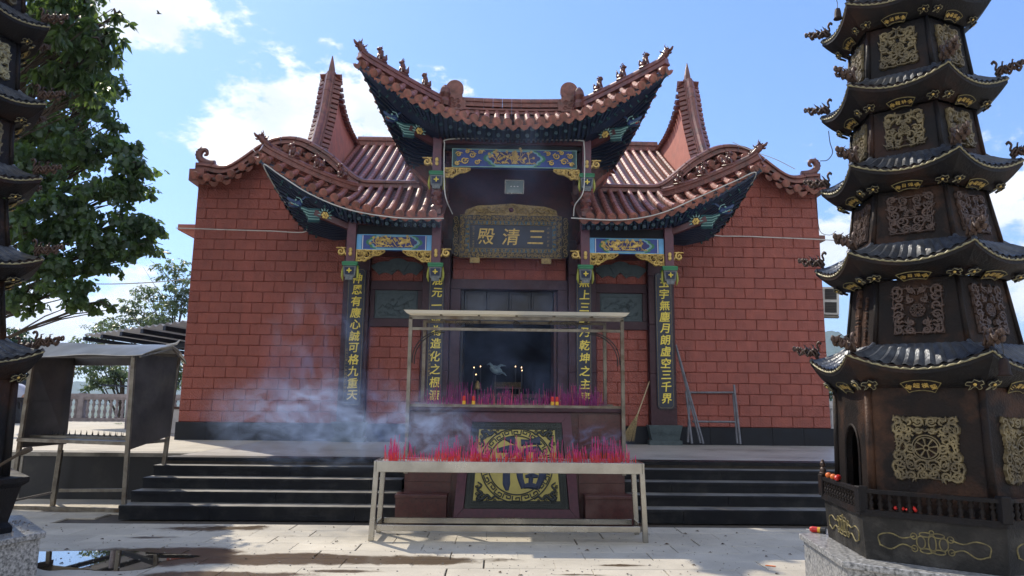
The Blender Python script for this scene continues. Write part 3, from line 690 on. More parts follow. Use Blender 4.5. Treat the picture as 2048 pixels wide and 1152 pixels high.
def place(me, name, parent, a, b, up=(0, 0, 1)):
    M_ = HI @ frame_m(a, b, up); o = bpy.data.objects.new(name, me); COL.objects.link(o); o.parent = parent; o.matrix_basis = M_; return o
def add_bar(mb, a, b, r, n=8):
    mb.tube([a, b], r, n)
def tile_row(parent, pts, seg=.30, joined=None, cap=True):
    """pts: eave -> top"""
    pts = [Vector(p) for p in pts]; tot = sum((b-a).length for a, b in zip(pts, pts[1:]))
    if tot < .08: return
    n = max(1, round(tot/seg))
    def pos(t):
        d = t*tot
        for a, b in zip(pts, pts[1:]):
            l = (b-a).length
            if d <= l+1e-9: return a.lerp(b, d/l if l else 0)
            d -= l
        return pts[-1]
    q = [pos(i/n) for i in range(n+1)]
    for i in range(n):
        a, b = q[i], q[i+1]
        if joined is not None:
            joined.tube([a, a.lerp(b, .9), a.lerp(b, .91), b], [TR, TR*.93, TR*1.04, TR*1.04], 7)
            if i == 0 and cap: joined.tube([a-(b-a).normalized()*.035, a], [TR*1.2, TR*1.2], 10)
        else: place(eave_me if (i == 0 and cap) else tile_me, 'eave_tile' if (i == 0 and cap) else 'barrel_tile', parent, a, b)
def prof_ridge(w_, h_):
    return [(-w_*.5, 0), (w_*.5, 0), (w_*.5, h_*.18), (w_*.34, h_*.24), (w_*.34, h_*.44), (w_*.46, h_*.50), (w_*.46, h_*.60), (w_*.32, h_*.66), (w_*.30, h_*.82), (w_*.16, h_*.97), (-w_*.16, h_*.97),
            (-w_*.30, h_*.82), (-w_*.32, h_*.66), (-w_*.46, h_*.60), (-w_*.46, h_*.50), (-w_*.34, h_*.44), (-w_*.34, h_*.24), (-w_*.5, h_*.18)]
def ridge_run(parent, path, w_, h_, seg=.30, name='ridge_tile', side=None, m='ridge'):
    path = [Vector(p) for p in path]; cum = [0]
    for a, b in zip(path, path[1:]): cum.append(cum[-1]+(b-a).length)
    tot = cum[-1]; n = max(1, round(tot/seg))
    def pos(d):
        for i in range(len(path)-1):
            if d <= cum[i+1]+1e-9: return path[i].lerp(path[i+1], (d-cum[i])/max(1e-9, cum[i+1]-cum[i]))
        return path[-1]
    for i in range(n):
        a, b = tot*i/n+.003, tot*(i+1)/n-.003; h = HB(); h.sweep(prof_ridge(w_, h_), [pos(a), pos((a+b)/2), pos(b)], side=side); h.build(name, K[m], parent)
# ---- shared figures on the ridges
def beast_mesh(kind):
    b = MB()
    # seated beast looking along -x: haunch, chest, fore legs, head, ears, tail; on a small base
    b.box(-.10, .11, -.05, .05, -.03, .0)
    b.ball((.055, 0, .055), .062, .05, .06); b.ball((0, 0, .11), .048, .045, .085, rot=(0, R(18), 0)); b.ball((-.02, 0, .16), .046, .042, .05)
    for s in (-1, 1):
        b.tube([(-.03, .028*s, .13), (-.055, .03*s, .06), (-.055, .03*s, 0), (-.085, .03*s, 0)], [.02, .016, .015, .012], 6); b.tube([(.06, .045*s, .05), (.02, .05*s, .02), (-.01, .05*s, .005)], [.026, .018, .012], 6)
        b.tube([(-.02, .022*s, .235), (-.005, .035*s, .275)], [.014, .004], 5)
    b.ball((-.035, 0, .21), .042, .04, .042); b.ball((-.078, 0, .198), .026, .024, .018); b.ball((-.075, 0, .178), .02, .018, .01)
    for i in range(7 if kind == 0 else 5): a = i*.9; b.ball((.005+.02*math.cos(a), .03*math.sin(a*2.1), .20+.035*math.sin(a)), .018, n=6, m=4)
    b.tube([(.10, 0, .03), (.13, 0, .08), (.115, 0, .14), (.14, 0, .17 if kind != 1 else .21)], [.02, .018, .022, .004], 6)
    if kind == 1: b.tube([(-.03, 0, .25), (-.01, 0, .30), (.02, 0, .29)], [.012, .009, .003], 5)
    if kind == 2: b.ball((-.035, 0, .235), .05, .045, .025)
    return b.mesh('ridge_beast', K['beast'], smooth=True)
beasts = [beast_mesh(k) for k in range(3)]
def finial_mesh():
    b = MB()       # dragon head swallowing the ridge end, looking along -x
    b.tube([(.30, 0, -.10), (.16, 0, 0), (.05, 0, .08), (-.03, 0, .17)], [.07, .085, .09, .06], 8)
    b.tube([(-.02, 0, .13), (-.12, 0, .16), (-.17, 0, .22)], [.055, .04, .02], 7); b.tube([(-.02, 0, .09), (-.10, 0, .06), (-.13, 0, .08)], [.04, .025, .01], 7)
    for s in (-1, 1):
        b.tube([(0, .04*s, .19), (.05, .06*s, .27), (.03, .065*s, .33)], [.024, .016, .004], 6); b.ball((-.05, .045*s, .19), .02, n=6, m=4)
        b.tube([(.08, .06*s, .10), (.16, .10*s, .14), (.19, .10*s, .20)], [.02, .02, .004], 5)
    for i in range(6): t = i/5; b.prism([(.02+.24*t, .20-.22*t), (.10+.24*t, .15-.22*t), (.09+.24*t, .27-.24*t)], -.012, .012)
    return b.mesh('dragon_finial', K['beast'], smooth=True)
finial_me = finial_mesh()
def roofsup(parent, path, side, ss, me_list, sc_=1.0, name='ridge_beast'):
    pass
def half_roof(sg, xi, xh, xt, ytop, ye, ytip, ztop_, zef, ret, beam, zb, tipz, name, hy=None, hz=None, hp=1.7, sag=.10, beasts_at=(.32, .55, .78), bs=1.0):
    """one hipped wing of a roof; sg is its side; all figures in metres, x measured outwards"""
    part = obj(name, None, hall); D = .225; hy = hy or ytop; hz = hz or ztop_
    def kx(x): return max(0, (x-xh)/(xt-xh))
    def eave(x): return Vector((x*sg, lerp(ye, ytip, kx(x)**2), zef(x)))
    def hip(s): return Vector((lerp(xh, xt-.04, s)*sg, lerp(hy, ytip+.08, s), hz+(tipz-hz)*s**hp))
    def slope(a, b, n=5):
        return [a.lerp(b, i/n)-Vector((0, 0, sag*min(1, (b-a).length)*math.sin(math.pi*i/n))) for i in range(n+1)]
    def front(x):
        top = Vector((x*sg, ytop, ztop_)) if x <= xh else hip(kx(x)); return eave(x), top
    def reteave(q):
        E = eave(xt); Rr = Vector((ret[0]*sg, ret[1], ret[2])); return Vector((lerp(E.x, Rr.x, q**.8), lerp(E.y, Rr.y, q), Rr.z+(E.z-Rr.z)*(1-q)**1.7))
    def side_top(q):
        y = lerp(ytip, ret[1], q); s = (hy-y)/(hy-ytip-.08)
        if s < 0: return Vector((xh*sg, y, min(ztop_, hz+(y-hy)*(ztop_-hz)/max(.01, ytop-hy))))
        return hip(min(1, s))
    lift = Vector((0, 0, .05))
    n = int((xt-xi)/D); x = xi+D*.5
    rows = []
    while x < xt-.05:
        a, b = front(x); tile_row(part, [p+lift for p in slope(a, b)], .29); rows.append(x)
        x += D
    # drip tiles between the rows
    x = xi
    while x < xt:
        a, b = front(min(x+.001, xt-.01)); c = a.lerp(b, .3/max(.3, (b-a).length)) if (b-a).length > .3 else a+Vector((0, .25, .1))
        place(drip_me, 'drip_tile', part, a+Vector((0, -.02, .01)), c); x += D
    # pan tiles: short curved courses stepping down between the rows
    pan = HB(); x = xi
    while x < xt-.12:
        a, b = front(x+.001); ln = (b-a).length; m_ = int(ln/.10); sl = slope(a, b, max(1, m_))
        for i in range(len(sl)-1):
            p, q = sl[i], sl[i+1]; w_ = D/2; up = .012
            pan.add([p+Vector((-w_, 0, .03+up)), p+Vector((0, 0, up-.01)), p+Vector((w_, 0, .03+up)), q+Vector((-w_, 0, .03)), q+Vector((0, 0, -.01)), q+Vector((w_, 0, .03)), p+Vector((-w_, 0, .015)), p+Vector((0, 0, -.03)), p+Vector((w_, 0, .015))],
                    [(0, 1, 4, 3), (1, 2, 5, 4), (6, 7, 1, 0), (7, 8, 2, 1)])
        x += D
    # side slope rows
    sd_ = HB(); L2 = (Vector(reteave(0))-Vector(reteave(1))).length; k = int(L2/.225)
    for i in range(k):
        q = (i+.5)/k; a = reteave(q); b = side_top(q)
        tile_row(part, [p+lift for p in slope(a, b)], .3, joined=sd_)
        m_ = 8; sl = slope(a, b, m_)
        a2, b2 = reteave(min(1, q+.5/k)), side_top(min(1, q+.5/k)); sl2 = slope(a2, b2, m_); a3, b3 = reteave(max(0, q-.5/k)), side_top(max(0, q-.5/k)); sl3 = slope(a3, b3, m_)
        for j in range(m_): pan.add([sl3[j], sl[j], sl2[j], sl2[j+1], sl[j+1], sl3[j+1]], [(0, 1, 4, 5), (1, 2, 3, 4)])
    stuff(sd_.build('side_tile_rows', K['tile'], part)); stuff(pan.build('pan_tiles', K['tile_dark'], part))
    for i in range(k+1):
        q = i/k; a = reteave(q); b = side_top(q); place(drip_me, 'drip_tile', part, a+Vector((sg*.02, 0, .01)), a.lerp(b, min(1, .3/max(.31, (b-a).length))))
    # soffit lofted from beam to eave, with rafters and painted rafter ends
    xb, yb = beam
    outer = []; inner = []
    M1 = int((xb-xi)/.2)+1
    for i in range(M1+1):
        x = lerp(xi, xb, i/M1); outer.append(eave(x)); inner.append(Vector((x*sg, yb, zb)))
    for i in range(1, 9):
        x = lerp(xb, xt, i/8); outer.append(eave(x)); inner.append(Vector((xb*sg, yb, zb)))
    for i in range(1, 9):
        q = i/8; outer.append(reteave(q)); inner.append(Vector((xb*sg, max(yb, lerp(yb, ret[1], q*1.05-.05)), zb)))
    so = HB(); dz = Vector((0, 0, -.045))
    O = [p+dz for p in outer]; I = [p for p in inner]; mid = [o.lerp(i, .5)-Vector((0, 0, .10)) for o, i in zip(O, I)]
    for i in range(len(O)-1):
        so.add([O[i], O[i+1], mid[i+1], mid[i], I[i+1], I[i]], [(0, 1, 2, 3), (3, 2, 4, 5)])
    so.build('soffit', K['soffit'], part)
    ra = HB(); re = HB(); re2 = HB()
    for i in range(len(O)):
        for sft in (0, .5):
            if i == len(O)-1 and sft: continue
            o = O[i].lerp(O[min(i+1, len(O)-1)], sft); n_ = I[i].lerp(I[min(i+1, len(O)-1)], sft); m_ = o.lerp(n_, .5)-Vector((0, 0, .10))
            o2 = o+(n_-o).normalized()*.06-Vector((0, 0, .03)); ra.bar(o2, m_-Vector((0, 0, .03)), .042, .045); ra.bar(m_-Vector((0, 0, .03)), n_-Vector((0, 0, .03)), .042, .045)
            d = (o-n_).normalized(); (re.bar(o2+d*.004, o2+d*.02, .078, .078), re2.bar(o2+d*.018, o2+d*.024, .056, .056)) if not sft else None
            m3 = o.lerp(n_, .22)-Vector((0, 0, .13)); (re.tube([m3+d*.0, m3+d*.03], .038, 8), re2.tube([m3+d*.028, m3+d*.034], .026, 8)) if sft else None
    stuff(ra.build('rafters', K['rafter'], part)); stuff(re.build('rafter_ends', K['teal'], part)); stuff(re2.build('rafter_end_paint', K['soffit'], part))
    # eave board following the edge
    eb_ = HB(); eb_.sweep([(-.012, -.05), (.012, -.05), (.012, .03), (-.012, .03)], [p+Vector((0, .05, -.0)) for p in outer[:M1+9]]); eb_.build('eave_board', K['rafter'], part)
    # hip ridge, finial and beasts
    hp_pts = [hip(i/12)+Vector((0, 0, .06)) for i in range(13)]
    tip = hp_pts[-1]; dirv = (hp_pts[-1]-hp_pts[-2]).normalized(); hp_pts.append(tip+dirv*.06+Vector((0, 0, .02)))
    ridge_run(part, hp_pts, .17, .24, .32)
    # hanging dragon-bracket below the corner, painted beak and striped cloud arms
    ang = math.atan2(hp_pts[0].y-tip.y, hp_pts[0].x-tip.x)
    def put(me, nm, p, sc_):
        o = bpy.data.objects.new(nm, me); COL.objects.link(o); o.parent = part
        o.matrix_basis = HI @ Matrix.Translation(p) @ Matrix.Rotation(ang, 4, 'Z') @ Matrix.Scale(sc_, 4); return o
    put(finial_me, 'dragon_finial', hp_pts[-1]+Vector((0, 0, .17)), .78*bs)
    for j, s in enumerate(beasts_at):
        p = hip(s)+Vector((0, 0, .06+.24)); put(beasts[(2-j) % 3], 'ridge_beast', p, 1.15*bs)
    return part, hip, eave, reteave
def zt_(x): return 7.15+1.16*(x/3.13)**1.9
for s in (-1, 1):
    half_roof(s, 0.0, 1.42, 3.13, 15.15, 13.4, 13.2, 8.10, zt_, (2.25, YW, 6.95), (1.56, 14.2), 7.12, 8.36, 'upper_roof', hz=8.16, hp=1.5, sag=.06, beasts_at=(.30, .56, .80))
def zs_(x): return 5.37+1.12*(max(0, x-2.2)/2.95)**1.75
for s in (-1, 1):
    half_roof(s, 1.50, 3.42, 5.15, 15.55, 13.95, 13.7, 6.40, zs_, (4.66, YW, 5.50), (3.42, 14.4), 5.36, 6.55, 'porch_roof', hy=15.05, hz=6.12, hp=1.6, sag=.06, beasts_at=(.18, .44, .70))
# upper ridge with its end ornaments
up = obj('main_ridge', None, hall)
ridge_run(up, [(x, 15.2+.02, 8.09+.03*(x/1.3)**2) for x in [-1.30+2.6*i/12 for i in range(13)]], .30, .19, .33)
ridge_run(up, [(x, 15.2+.02, 8.28+.03*(x/1.3)**2) for x in [-1.30+2.6*i/12 for i in range(13)]], .22, .24, .22)
bkr = HB()
for k in range(24):
    x = -1.45+.126*k; bkr.tube([(x, 15.4, 8.10), (x, 17.0, 7.1)], .06, 7)
bkr.box(-1.6, 1.6, 15.3, 17.0, 7.0, 7.15); stuff(bkr.build('rear_tile_rows', K['tile'], up))
for s in (-1, 1):
    b = HB(); b.M = HM @ Matrix.Translation((1.33*s, 15.18, 8.30)) @ Matrix.Scale(s, 4, (1, 0, 0))
    b.box(-.20, .16, -.11, .11, -.12, .24); b.box(-.28, -.2, -.09, .09, -.1, .12); b.ball((-.02, 0, .42), .19, .08, .19, 18, 10); b.tube([(-.02, -.06, .42), (-.02, .06, .42)], .20, 22)
    b.tube([(.0, 0, .22), (.12, 0, .26), (.20, 0, .20), (.22, 0, .34), (.26, 0, .44)], [.08, .07, .06, .05, .03], 7); b.ball((.24, 0, .45), .05)
    q = MB()
    for a, c_, r_ in ((-.1, .1, .06), (.03, .12, .06), (-.02, .0, .07), (.10, .02, .05), (-.12, -.03, .05)): scroll(q, a, c_, r_, 1.6, 0, 1, .022, .02)
    b.M = b.M @ Matrix.Translation((0, -.11, 0)); b.add(q.v, q.f); b.build('ridge_end_ornament', K['ridge'], up, smooth=False)
    # clump that stands where hip and ridge meet, and the carved stub on the porch roof beside the post
    b = HB(); b.M = HM @ Matrix.Translation((1.52*s, 14.95, 8.20)); b.lathe([(.12, 0), (.14, .1), (.09, .2), (.13, .3), (.10, .42), (.04, .5)], 8); b.build('hip_boss', K['beast'], up)
    b = HB(); b.M = HM @ Matrix.Translation((1.56*s, 14.15, 5.46)); b.box(-.1, .1, -.1, .5, 0, .1); b.lathe([(.11, .08), (.13, .16), (.08, .22), (.13, .3), (.09, .38), (.12, .46), (.10, .56), (.05, .64)], 9)
    for k in range(5): b.ball((.10*math.cos(k*1.3), -.08, .16+k*.09), .035, n=6, m=4)
    b.build('carved_stub', K['beast'], hall)
# ---- parapet of the wings: coping, tile fringe, dragon ends
for s in (-1, 1):
    pr_ = obj('parapet', None, hall)
    path = [(x*s, YW-.02, z-.22) for x, z in COP]
    ridge_run(pr_, path, .42, .24, .30, side=(0, 1, 0))
    # fringe of barrel ends and drip tiles following the curve
    cum = 0; last = None; nxt = .1; k = 0
    for (a, b) in zip(COP, COP[1:]):
        l = math.hypot(b[0]-a[0], b[1]-a[1]); m_ = max(1, int(l/.01))
        for i in range(m_):
            cum += l/m_
            if cum > nxt:
                t = i/m_; x = lerp(a[0], b[0], t); z = lerp(a[1], b[1], t)-.29; nxt += .14; k += 1
                if x < 3.3: continue
                if k % 2: place(eave_me, 'eave_tile', pr_, (x*s, YW-.42, z-.12), (x*s, YW-.02, z+.02))
                else: place(drip_me, 'drip_tile', pr_, (x*s, YW-.40, z-.18), (x*s, YW-.02, z-.03))
    # sheet the fringe lies on
    b = HB(); b.grid(lambda u, v: (COP[int(round(u*(len(COP)-1)))][0]*s, lerp(YW-.37, YW+.02, v), COP[int(round(u*(len(COP)-1)))][1]-.43+.13*v), len(COP)-1, 1, (0, 0, .05)); b.build('fringe_bed', K['tile_dark'], pr_)
    # curled dragon tail at the end
    b = HB(); ex, ez = COP[-1]; b.M = HM @ Matrix.Translation((ex*s-.02*s, YW-.02, ez)) @ Matrix.Scale(s, 4, (1, 0, 0))
    P = smooth_path([(-.32, 0, -.02), (-.12, 0, .02), (.02, 0, .12), (.03, 0, .25), (-.05, 0, .33), (-.12, 0, .30), (-.13, 0, .22), (-.07, 0, .20)], 4)
    b.tube(P, [lerp(.10, .025, i/(len(P)-1)) for i in range(len(P))], 8)
    for i in range(0, len(P)-8, 2): b.ball(P[i]+Vector((.07, 0, .02)), .035, .05, .045, 6, 4)
    b.box(-.28, .06, -.13, .13, -.18, -.02); b.tube([(.05, 0, .25), (.10, 0, .34)], [.03, .005], 5); b.tube([(0, 0, .32), (.02, 0, .42)], [.03, .005], 5)
    b.build('dragon_tail', K['beast'], pr_, smooth=True)
    b = HB(); b.box(*sorted((7.0*s, 7.34*s)), YW-.3, YW+.3, COP[-1][1]-.50, COP[-1][1]-.22); b.build('corner_block', K['ridge'], pr_)
# ---- main roof behind the parapets
mr_ = obj('main_roof', None, hall)
def msl(x, t):       # t 0 at front eave, 1 at ridge
    return Vector((x, lerp(16.2, 21.0, t), 6.5+3.0*(t**1.12)))
b = HB(); b.grid(lambda u, v: msl(lerp(-4.72, 4.72, u), v), 2, 10); b.grid(lambda u, v: msl(lerp(-4.72, 4.72, u), 1)+Vector((0, v*4.8, -3.0*v)), 1, 1); b.build('roof_deck', K['tile_dark'], mr_)
for i in range(38):
    x = -4.62+i*.25; j = HB(); tile_row(None, [msl(x, t/8)+Vector((0, 0, .05)) for t in range(9)], .26, joined=j, cap=False); j.build('tile_row', K['tile'], mr_)
ridge_run(mr_, [(x, 21.0, 9.45) for x in [-4.7+9.4*i/20 for i in range(21)]], .3, .34, .45)
for s in (-1, 1):
    g = obj('gable_wall', None, hall); xg = 4.86*s
    # coping curve: foot on the parapet, flame-like tip, falling back to the ridge
    front = smooth_path([(0, 16.6, 7.5), (0, 17.0, 8.15), (0, 17.45, 9.0), (0, 17.72, 9.8), (0, 17.95, 10.35)], 5)
    back = smooth_path([(0, 17.95, 10.35), (0, 18.25, 9.95), (0, 18.8, 9.65), (0, 19.6, 9.50), (0, 21.0, 9.50)], 5)
    out_ = front+back[1:]
    poly = [(p.y, p.z) for p in out_]+[(21.0, 6.4), (16.4, 6.4)]
    b = HB(); b.prism(poly, xg-.12, xg+.12, 'x'); b.build('stucco_panel', K['stucco'], g)
    ridge_run(g, [(xg, p.y, p.z+.0) for p in out_], .26, .22, .34, side=(1, 0, 0))
    b = HB(); b.M = HM @ Matrix.Translation((xg, 17.95, 10.38)); b.lathe([(.10, 0), (.085, .15), (.05, .34), (.012, .52)], 8); b.build('spire_tip', K['ridge'], g)
    # stepped tile fringe on both flanks of the coping
    cum = 0; nxt = .08
    for i, (a, c_) in enumerate(zip(out_, out_[1:])):
        l = (c_-a).length; m_ = max(1, int(l/.02))
        for k in range(m_):
            cum += l/m_
            if cum > nxt:
                nxt += .165; p = a.lerp(c_, k/m_); d = (c_-a).normalized(); nrm = Vector((0, -d.z, d.y)) if False else Vector((0, -d.z, d.y))
                for e in (-1, 1):
                    f = HB(); wd = .17; o = Vector((xg+e*.11, p.y, p.z)); q = o+Vector((e*wd, 0, 0))-nrm*(.10)
                    f.bar(o-nrm*.02, q, .11, .09, up=nrm); f.build('coping_tile', K['ridge'], g)
K['violetblue'] = mat('deep_violet_blue', (.016, .016, .14), (.010, .010, .08), rough=.5)
K['navyblue'] = mat('deep_blue_glaze', (.02, .05, .14), (.012, .03, .08), rough=.4)
# ================================================================== PORCH TIMBERS, PAINTED BEAMS
def rect_ring(mb, x0, x1, z0, z1, w_, y0, y1):
    mb.box(x0, x1, y0, y1, z0, z0+w_); mb.box(x0, x1, y0, y1, z1-w_, z1); mb.box(x0, x0+w_, y0, y1, z0+w_, z1-w_); mb.box(x1-w_, x1, y0, y1, z0+w_, z1-w_)
def cartouche(w_, h_, n=6):
    """lobed panel outline"""
    P = []
    c = h_*.5; L_ = w_*.5
    for sx, sz in ((1, -1), (1, 1), (-1, 1), (-1, -1)):
        seq = [(L_-c*1.15, c), (L_-c*.95, c*.78), (L_-c*.62, c*.70), (L_-c*.52, c*.42), (L_-c*.18, c*.30), (L_, 0)]
        pts = [(x*sx, z*sz) for x, z in seq]
        if sx*sz > 0: pts = pts[::-1]
        P += pts if not P else pts
    o = []
    for p in P:
        if not o or (abs(p[0]-o[-1][0])+abs(p[1]-o[-1][1])) > 1e-4: o.append(p)
    if abs(o[0][0]-o[-1][0])+abs(o[0][1]-o[-1][1]) < 1e-4: o.pop()
    return o
def plant(mb, x, z, L_, a, rnd, d=0):
    pts = [(x, z)]; n = 5
    for i in range(n): a += rnd.uniform(-.25, .25); x += L_/n*math.cos(a); z += L_/n*math.sin(a); pts.append((x, z))
    mb.ribbon(pts, .010 if d else .014, .008)
    if d < 1:
        for k in (2, 3, 4): plant(mb, pts[k][0], pts[k][1], L_*.45, a+rnd.choice((-1, 1))*rnd.uniform(.5, 1.1), rnd, d+1)
    else:
        for k in range(6):
            t = k*1.05; mb.ribbon([(x, z), (x+.022*math.cos(t), z+.022*math.sin(t)), (x+.032*math.cos(t+.2), z+.032*math.sin(t+.2))], [.008, .022, .004], .010)
def crane(mb, x, z, s, f=1):
    mb.ribbon([(x-.06*s*f, z+.01*s), (x, z+.02*s), (x+.05*s*f, z+.0*s), (x+.10*s*f, z-.015*s)], [.01*s, .05*s, .045*s, .006*s], .012)
    mb.ribbon([(x-.04*s*f, z+.02*s), (x-.07*s*f, z+.055*s), (x-.05*s*f, z+.085*s), (x-.075*s*f, z+.085*s)], [.02*s, .012*s, .014*s, .004*s], .01)
    mb.ribbon([(x+.0*s, z+.03*s), (x+.05*s*f, z+.07*s), (x+.10*s*f, z+.075*s)], [.02*s, .03*s, .004*s], .014)
    mb.ribbon([(x+.01*s, z), (x+.015*s, z-.05*s)], .006*s, .008)
def painted_beam(parent, xc, y, zc, w_, h_, seed, centre=False):
    rnd = random.Random(seed); p = obj('painted_beam', None, parent); T = HM @ Matrix.Translation((xc, y, zc))
    def sub(nm, fn, m):
        b = HB(); b.M = T; fn(b); return b.build(nm, K[m], p)
    sub('beam_board', lambda b: b.box(-w_/2, w_/2, 0, .12, -h_/2, h_/2), 'blue')
    pw = w_*.62 if not centre else w_*.42
    for k, (m, dw, g) in enumerate((('green', .22, .97), ('mint', .11, .94), ('sky', .03, .78), ('violetblue', .0, .70))):
        P = cartouche(pw+dw, h_*g)
        sub('cartouche', lambda b: b.prism(P[::-1] if True else P, -.006*(k+1), 0), m)
    for s in (-1, 1):
        sub('end_band', lambda b: b.box(*sorted((s*w_*.5, s*(w_*.5-.10))), -.006, 0, -h_/2, h_/2), 'sky' if not centre else 'teal')
        if not centre: sub('end_band', lambda b: b.box(*sorted((s*(w_*.5-.115), s*(w_*.5-.13))), -.008, 0, -h_/2, h_/2), 'white')
    def fr(b): rect_ring(b, -w_/2, w_/2, -h_/2, h_/2, .016, -.014, -.001)
    sub('edge_moulding', fr, 'sky' if not centre else 'mint')
    q = MB(); hw = pw*.42
    for k in range(9): plant(q, rnd.uniform(-hw, hw), -h_*.28, h_*.55, R(90)+rnd.uniform(-.7, .7), rnd)
    if centre:
        plant(q, -.05, -.10, .35, R(30), rnd); plant(q, .05, -.08, .4, R(150), rnd)
        for k in range(9): t = k*.7; q.ribbon([(0, .02), (.05*math.cos(t), .02+.05*math.sin(t)), (.085*math.cos(t+.2), .02+.075*math.sin(t+.2))], [.01, .04, .005], .02)
        for s in (-1, 1):
            for (a, c_, r_, st) in ((.34*w_, .06, .075, 2), (.40*w_, -.06, .08, 0), (.45*w_, .07, .06, 3), (.30*w_, -.09, .06, 1), (.27*w_, .12, .05, 4), (.46*w_, -.12, .05, 0), (.38*w_, .14, .05, 2)):
                scroll(q, s*a, c_, r_, 1.5, st, s, .026, .014)
                q.ribbon([(s*a, c_), (s*(a-.05), c_+.04), (s*(a-.10), c_+.02)], [.02, .03, .006], .012)
    else:
        crane(q, -hw*.75, -h_*.12, 1.3); crane(q, hw*.55, -h_*.05, 1.5, -1); crane(q, -hw*.35, h_*.15, 1.0, -1)
    for k in range(12): x = rnd.uniform(-hw, hw); q.ribbon([(x-.05, -h_*.31), (x, -h_*.26+rnd.uniform(0, .02)), (x+.05, -h_*.31)], [.006, .03, .006], .010)
    q2 = HB(); q2.M = T @ Matrix.Translation((0, -.025, 0)); q2.add(q.v, q.f); stuff(q2.build('gilt_carving', K['gold'], p))
    return p
def corner_bracket(parent, xc, y, z, w_, h_, s, m='gold'):
    """gilded openwork bracket under a beam end: deep at the post, tapering towards mid span"""
    q = MB(); q.ribbon([(0, 0), (w_, 0)], .03, .02); q.ribbon([(0.01, 0), (0.01, -h_)], .03, .02)
    q.ribbon(smooth_2([(0, -h_), (w_*.35, -h_*.85), (w_*.6, -h_*.5), (w_*.8, -h_*.42), (w_, -.02)]), .022, .02)
    for (a, c_, r_, t, d) in ((.15, -.5, .10, 0, 1), (.36, -.42, .09, 2, -1), (.52, -.22, .065, 4, 1), (.12, -.2, .055, 1, -1), (.30, -.14, .05, 5, 1), (.30, -.80, .055, 2, 1), (.12, -.85, .05, 3, -1), (.68, -.2, .05, 0, -1), (.82, -.14, .035, 2, 1)):
        scroll(q, a*w_*1.0, c_*h_, r_*w_/.55, 1.5, t, d, .026, .03)
    for (a, c_) in ((.27, -.3), (.6, -.3), (.2, -.66)):
        for k in range(6): t = k*1.05; q.ribbon([(a*w_, c_*h_), (a*w_+.035*math.cos(t), c_*h_+.035*math.sin(t))], [.012, .022], .035)
    b = HB(); b.M = HM @ Matrix.Translation((xc, y, z)) @ Matrix.Scale(s, 4, (1, 0, 0)); b.add(q.v, q.f)
    b.M = HM @ Matrix.Translation((xc, y+.035, z)) @ Matrix.Scale(s, 4, (1, 0, 0)); b.add(q.v, q.f); return b.build('gilt_bracket', K[m], parent)
def smooth_2(P, n=5): return [(p.x, p.y) for p in smooth_path([(a, b, 0) for a, b in P], n)]
def lantern_post(parent, x, y, ztop2, zl, s_out):
    """hanging post ending in a carved lantern drop"""
    p = obj('hanging_post', None, parent)
    b = HB(); b.box(x-.095, x+.095, y-.095, y+.095, zl+.28, ztop2); b.build('post_shaft', K['plum'], p, bevel=.012)
    b = HB(); b.M = HM @ Matrix.Translation((x, y, zl)); b.frustum(.22, .22, .27, .27, -.02, .20); b.build('lantern_box', K['lantern'], p)
    b = HB(); b.M = HM @ Matrix.Translation((x, y, zl)); b.frustum(.17, .24, .20, .29, .02, .17); b.build('lantern_panel', K['ink'], p)
    b = HB(); b.M = HM @ Matrix.Translation((x, y, zl)); b.box(-.15, .15, -.15, .15, .205, .245); b.tube([(-.16, -.1, .26), (.16, -.1, .26)], .04, 8); b.box(-.12, .12, -.12, .12, .245, .30); b.build('lantern_cap', K['green'], p)
    q = MB()
    for k in range(4): t = k*math.pi/2+math.pi/4*0; q.ribbon([(0, .10), (.035*math.cos(t), .10+.035*math.sin(t)), (.055*math.cos(t), .10+.055*math.sin(t))], [.015, .035, .008], .02)
    b = HB(); b.M = HM @ Matrix.Translation((x, y-.148, zl)); b.add(q.v, q.f); b.build('lantern_flower', K['yellow'], p)
    for s in (-1, 1):
        b = HB(); b.M = HM @ Matrix.Translation((x+s*.14, y-.04, zl)); b.tube([(0, 0, .22), (s*.015, -.02, .10), (s*.02, -.02, 0), (s*.0, -.02, -.10)], [.02, .027, .027, .010], 7); b.build('lantern_tassel', K['lime'], p, smooth=True)
    b = HB(); b.M = HM @ Matrix.Translation((x, y-.10, zl-.02)); b.box(-.08, .08, -.03, .02, -.07, 0); b.build('lantern_foot', K['lantern'], p)
    q = MB(); scroll(q, .12, .02, .085, 1.4, math.pi*.5, 1, .06, .05); q.ribbon([(.02, .10), (.22, .10)], .03, .04); q.ribbon([(.0, -.06), (.03, -.02), (.06, .05)], [.05, .05, .03], .04)
    b = HB(); b.M = HM @ Matrix.Translation((x+s_out*.09, y-.02, zl+.50)) @ Matrix.Scale(s_out, 4, (1, 0, 0)); b.add(q.v, q.f); b.build('gilt_scroll', K['gold'], p)
    b = HB(); b.M = HM @ Matrix.Translation((x, y-.11, zl+.50)); b.ball((0, 0, .04), .04, .03, .05, 7, 5); b.ball((0, 0, -.04), .04, .03, .05, 7, 5); b.ball((0, -.01, 0), .03, .03, .03, 6, 4); b.build('gilt_bead', K['gold'], p)
frame = obj('porch_frame', None, hall)
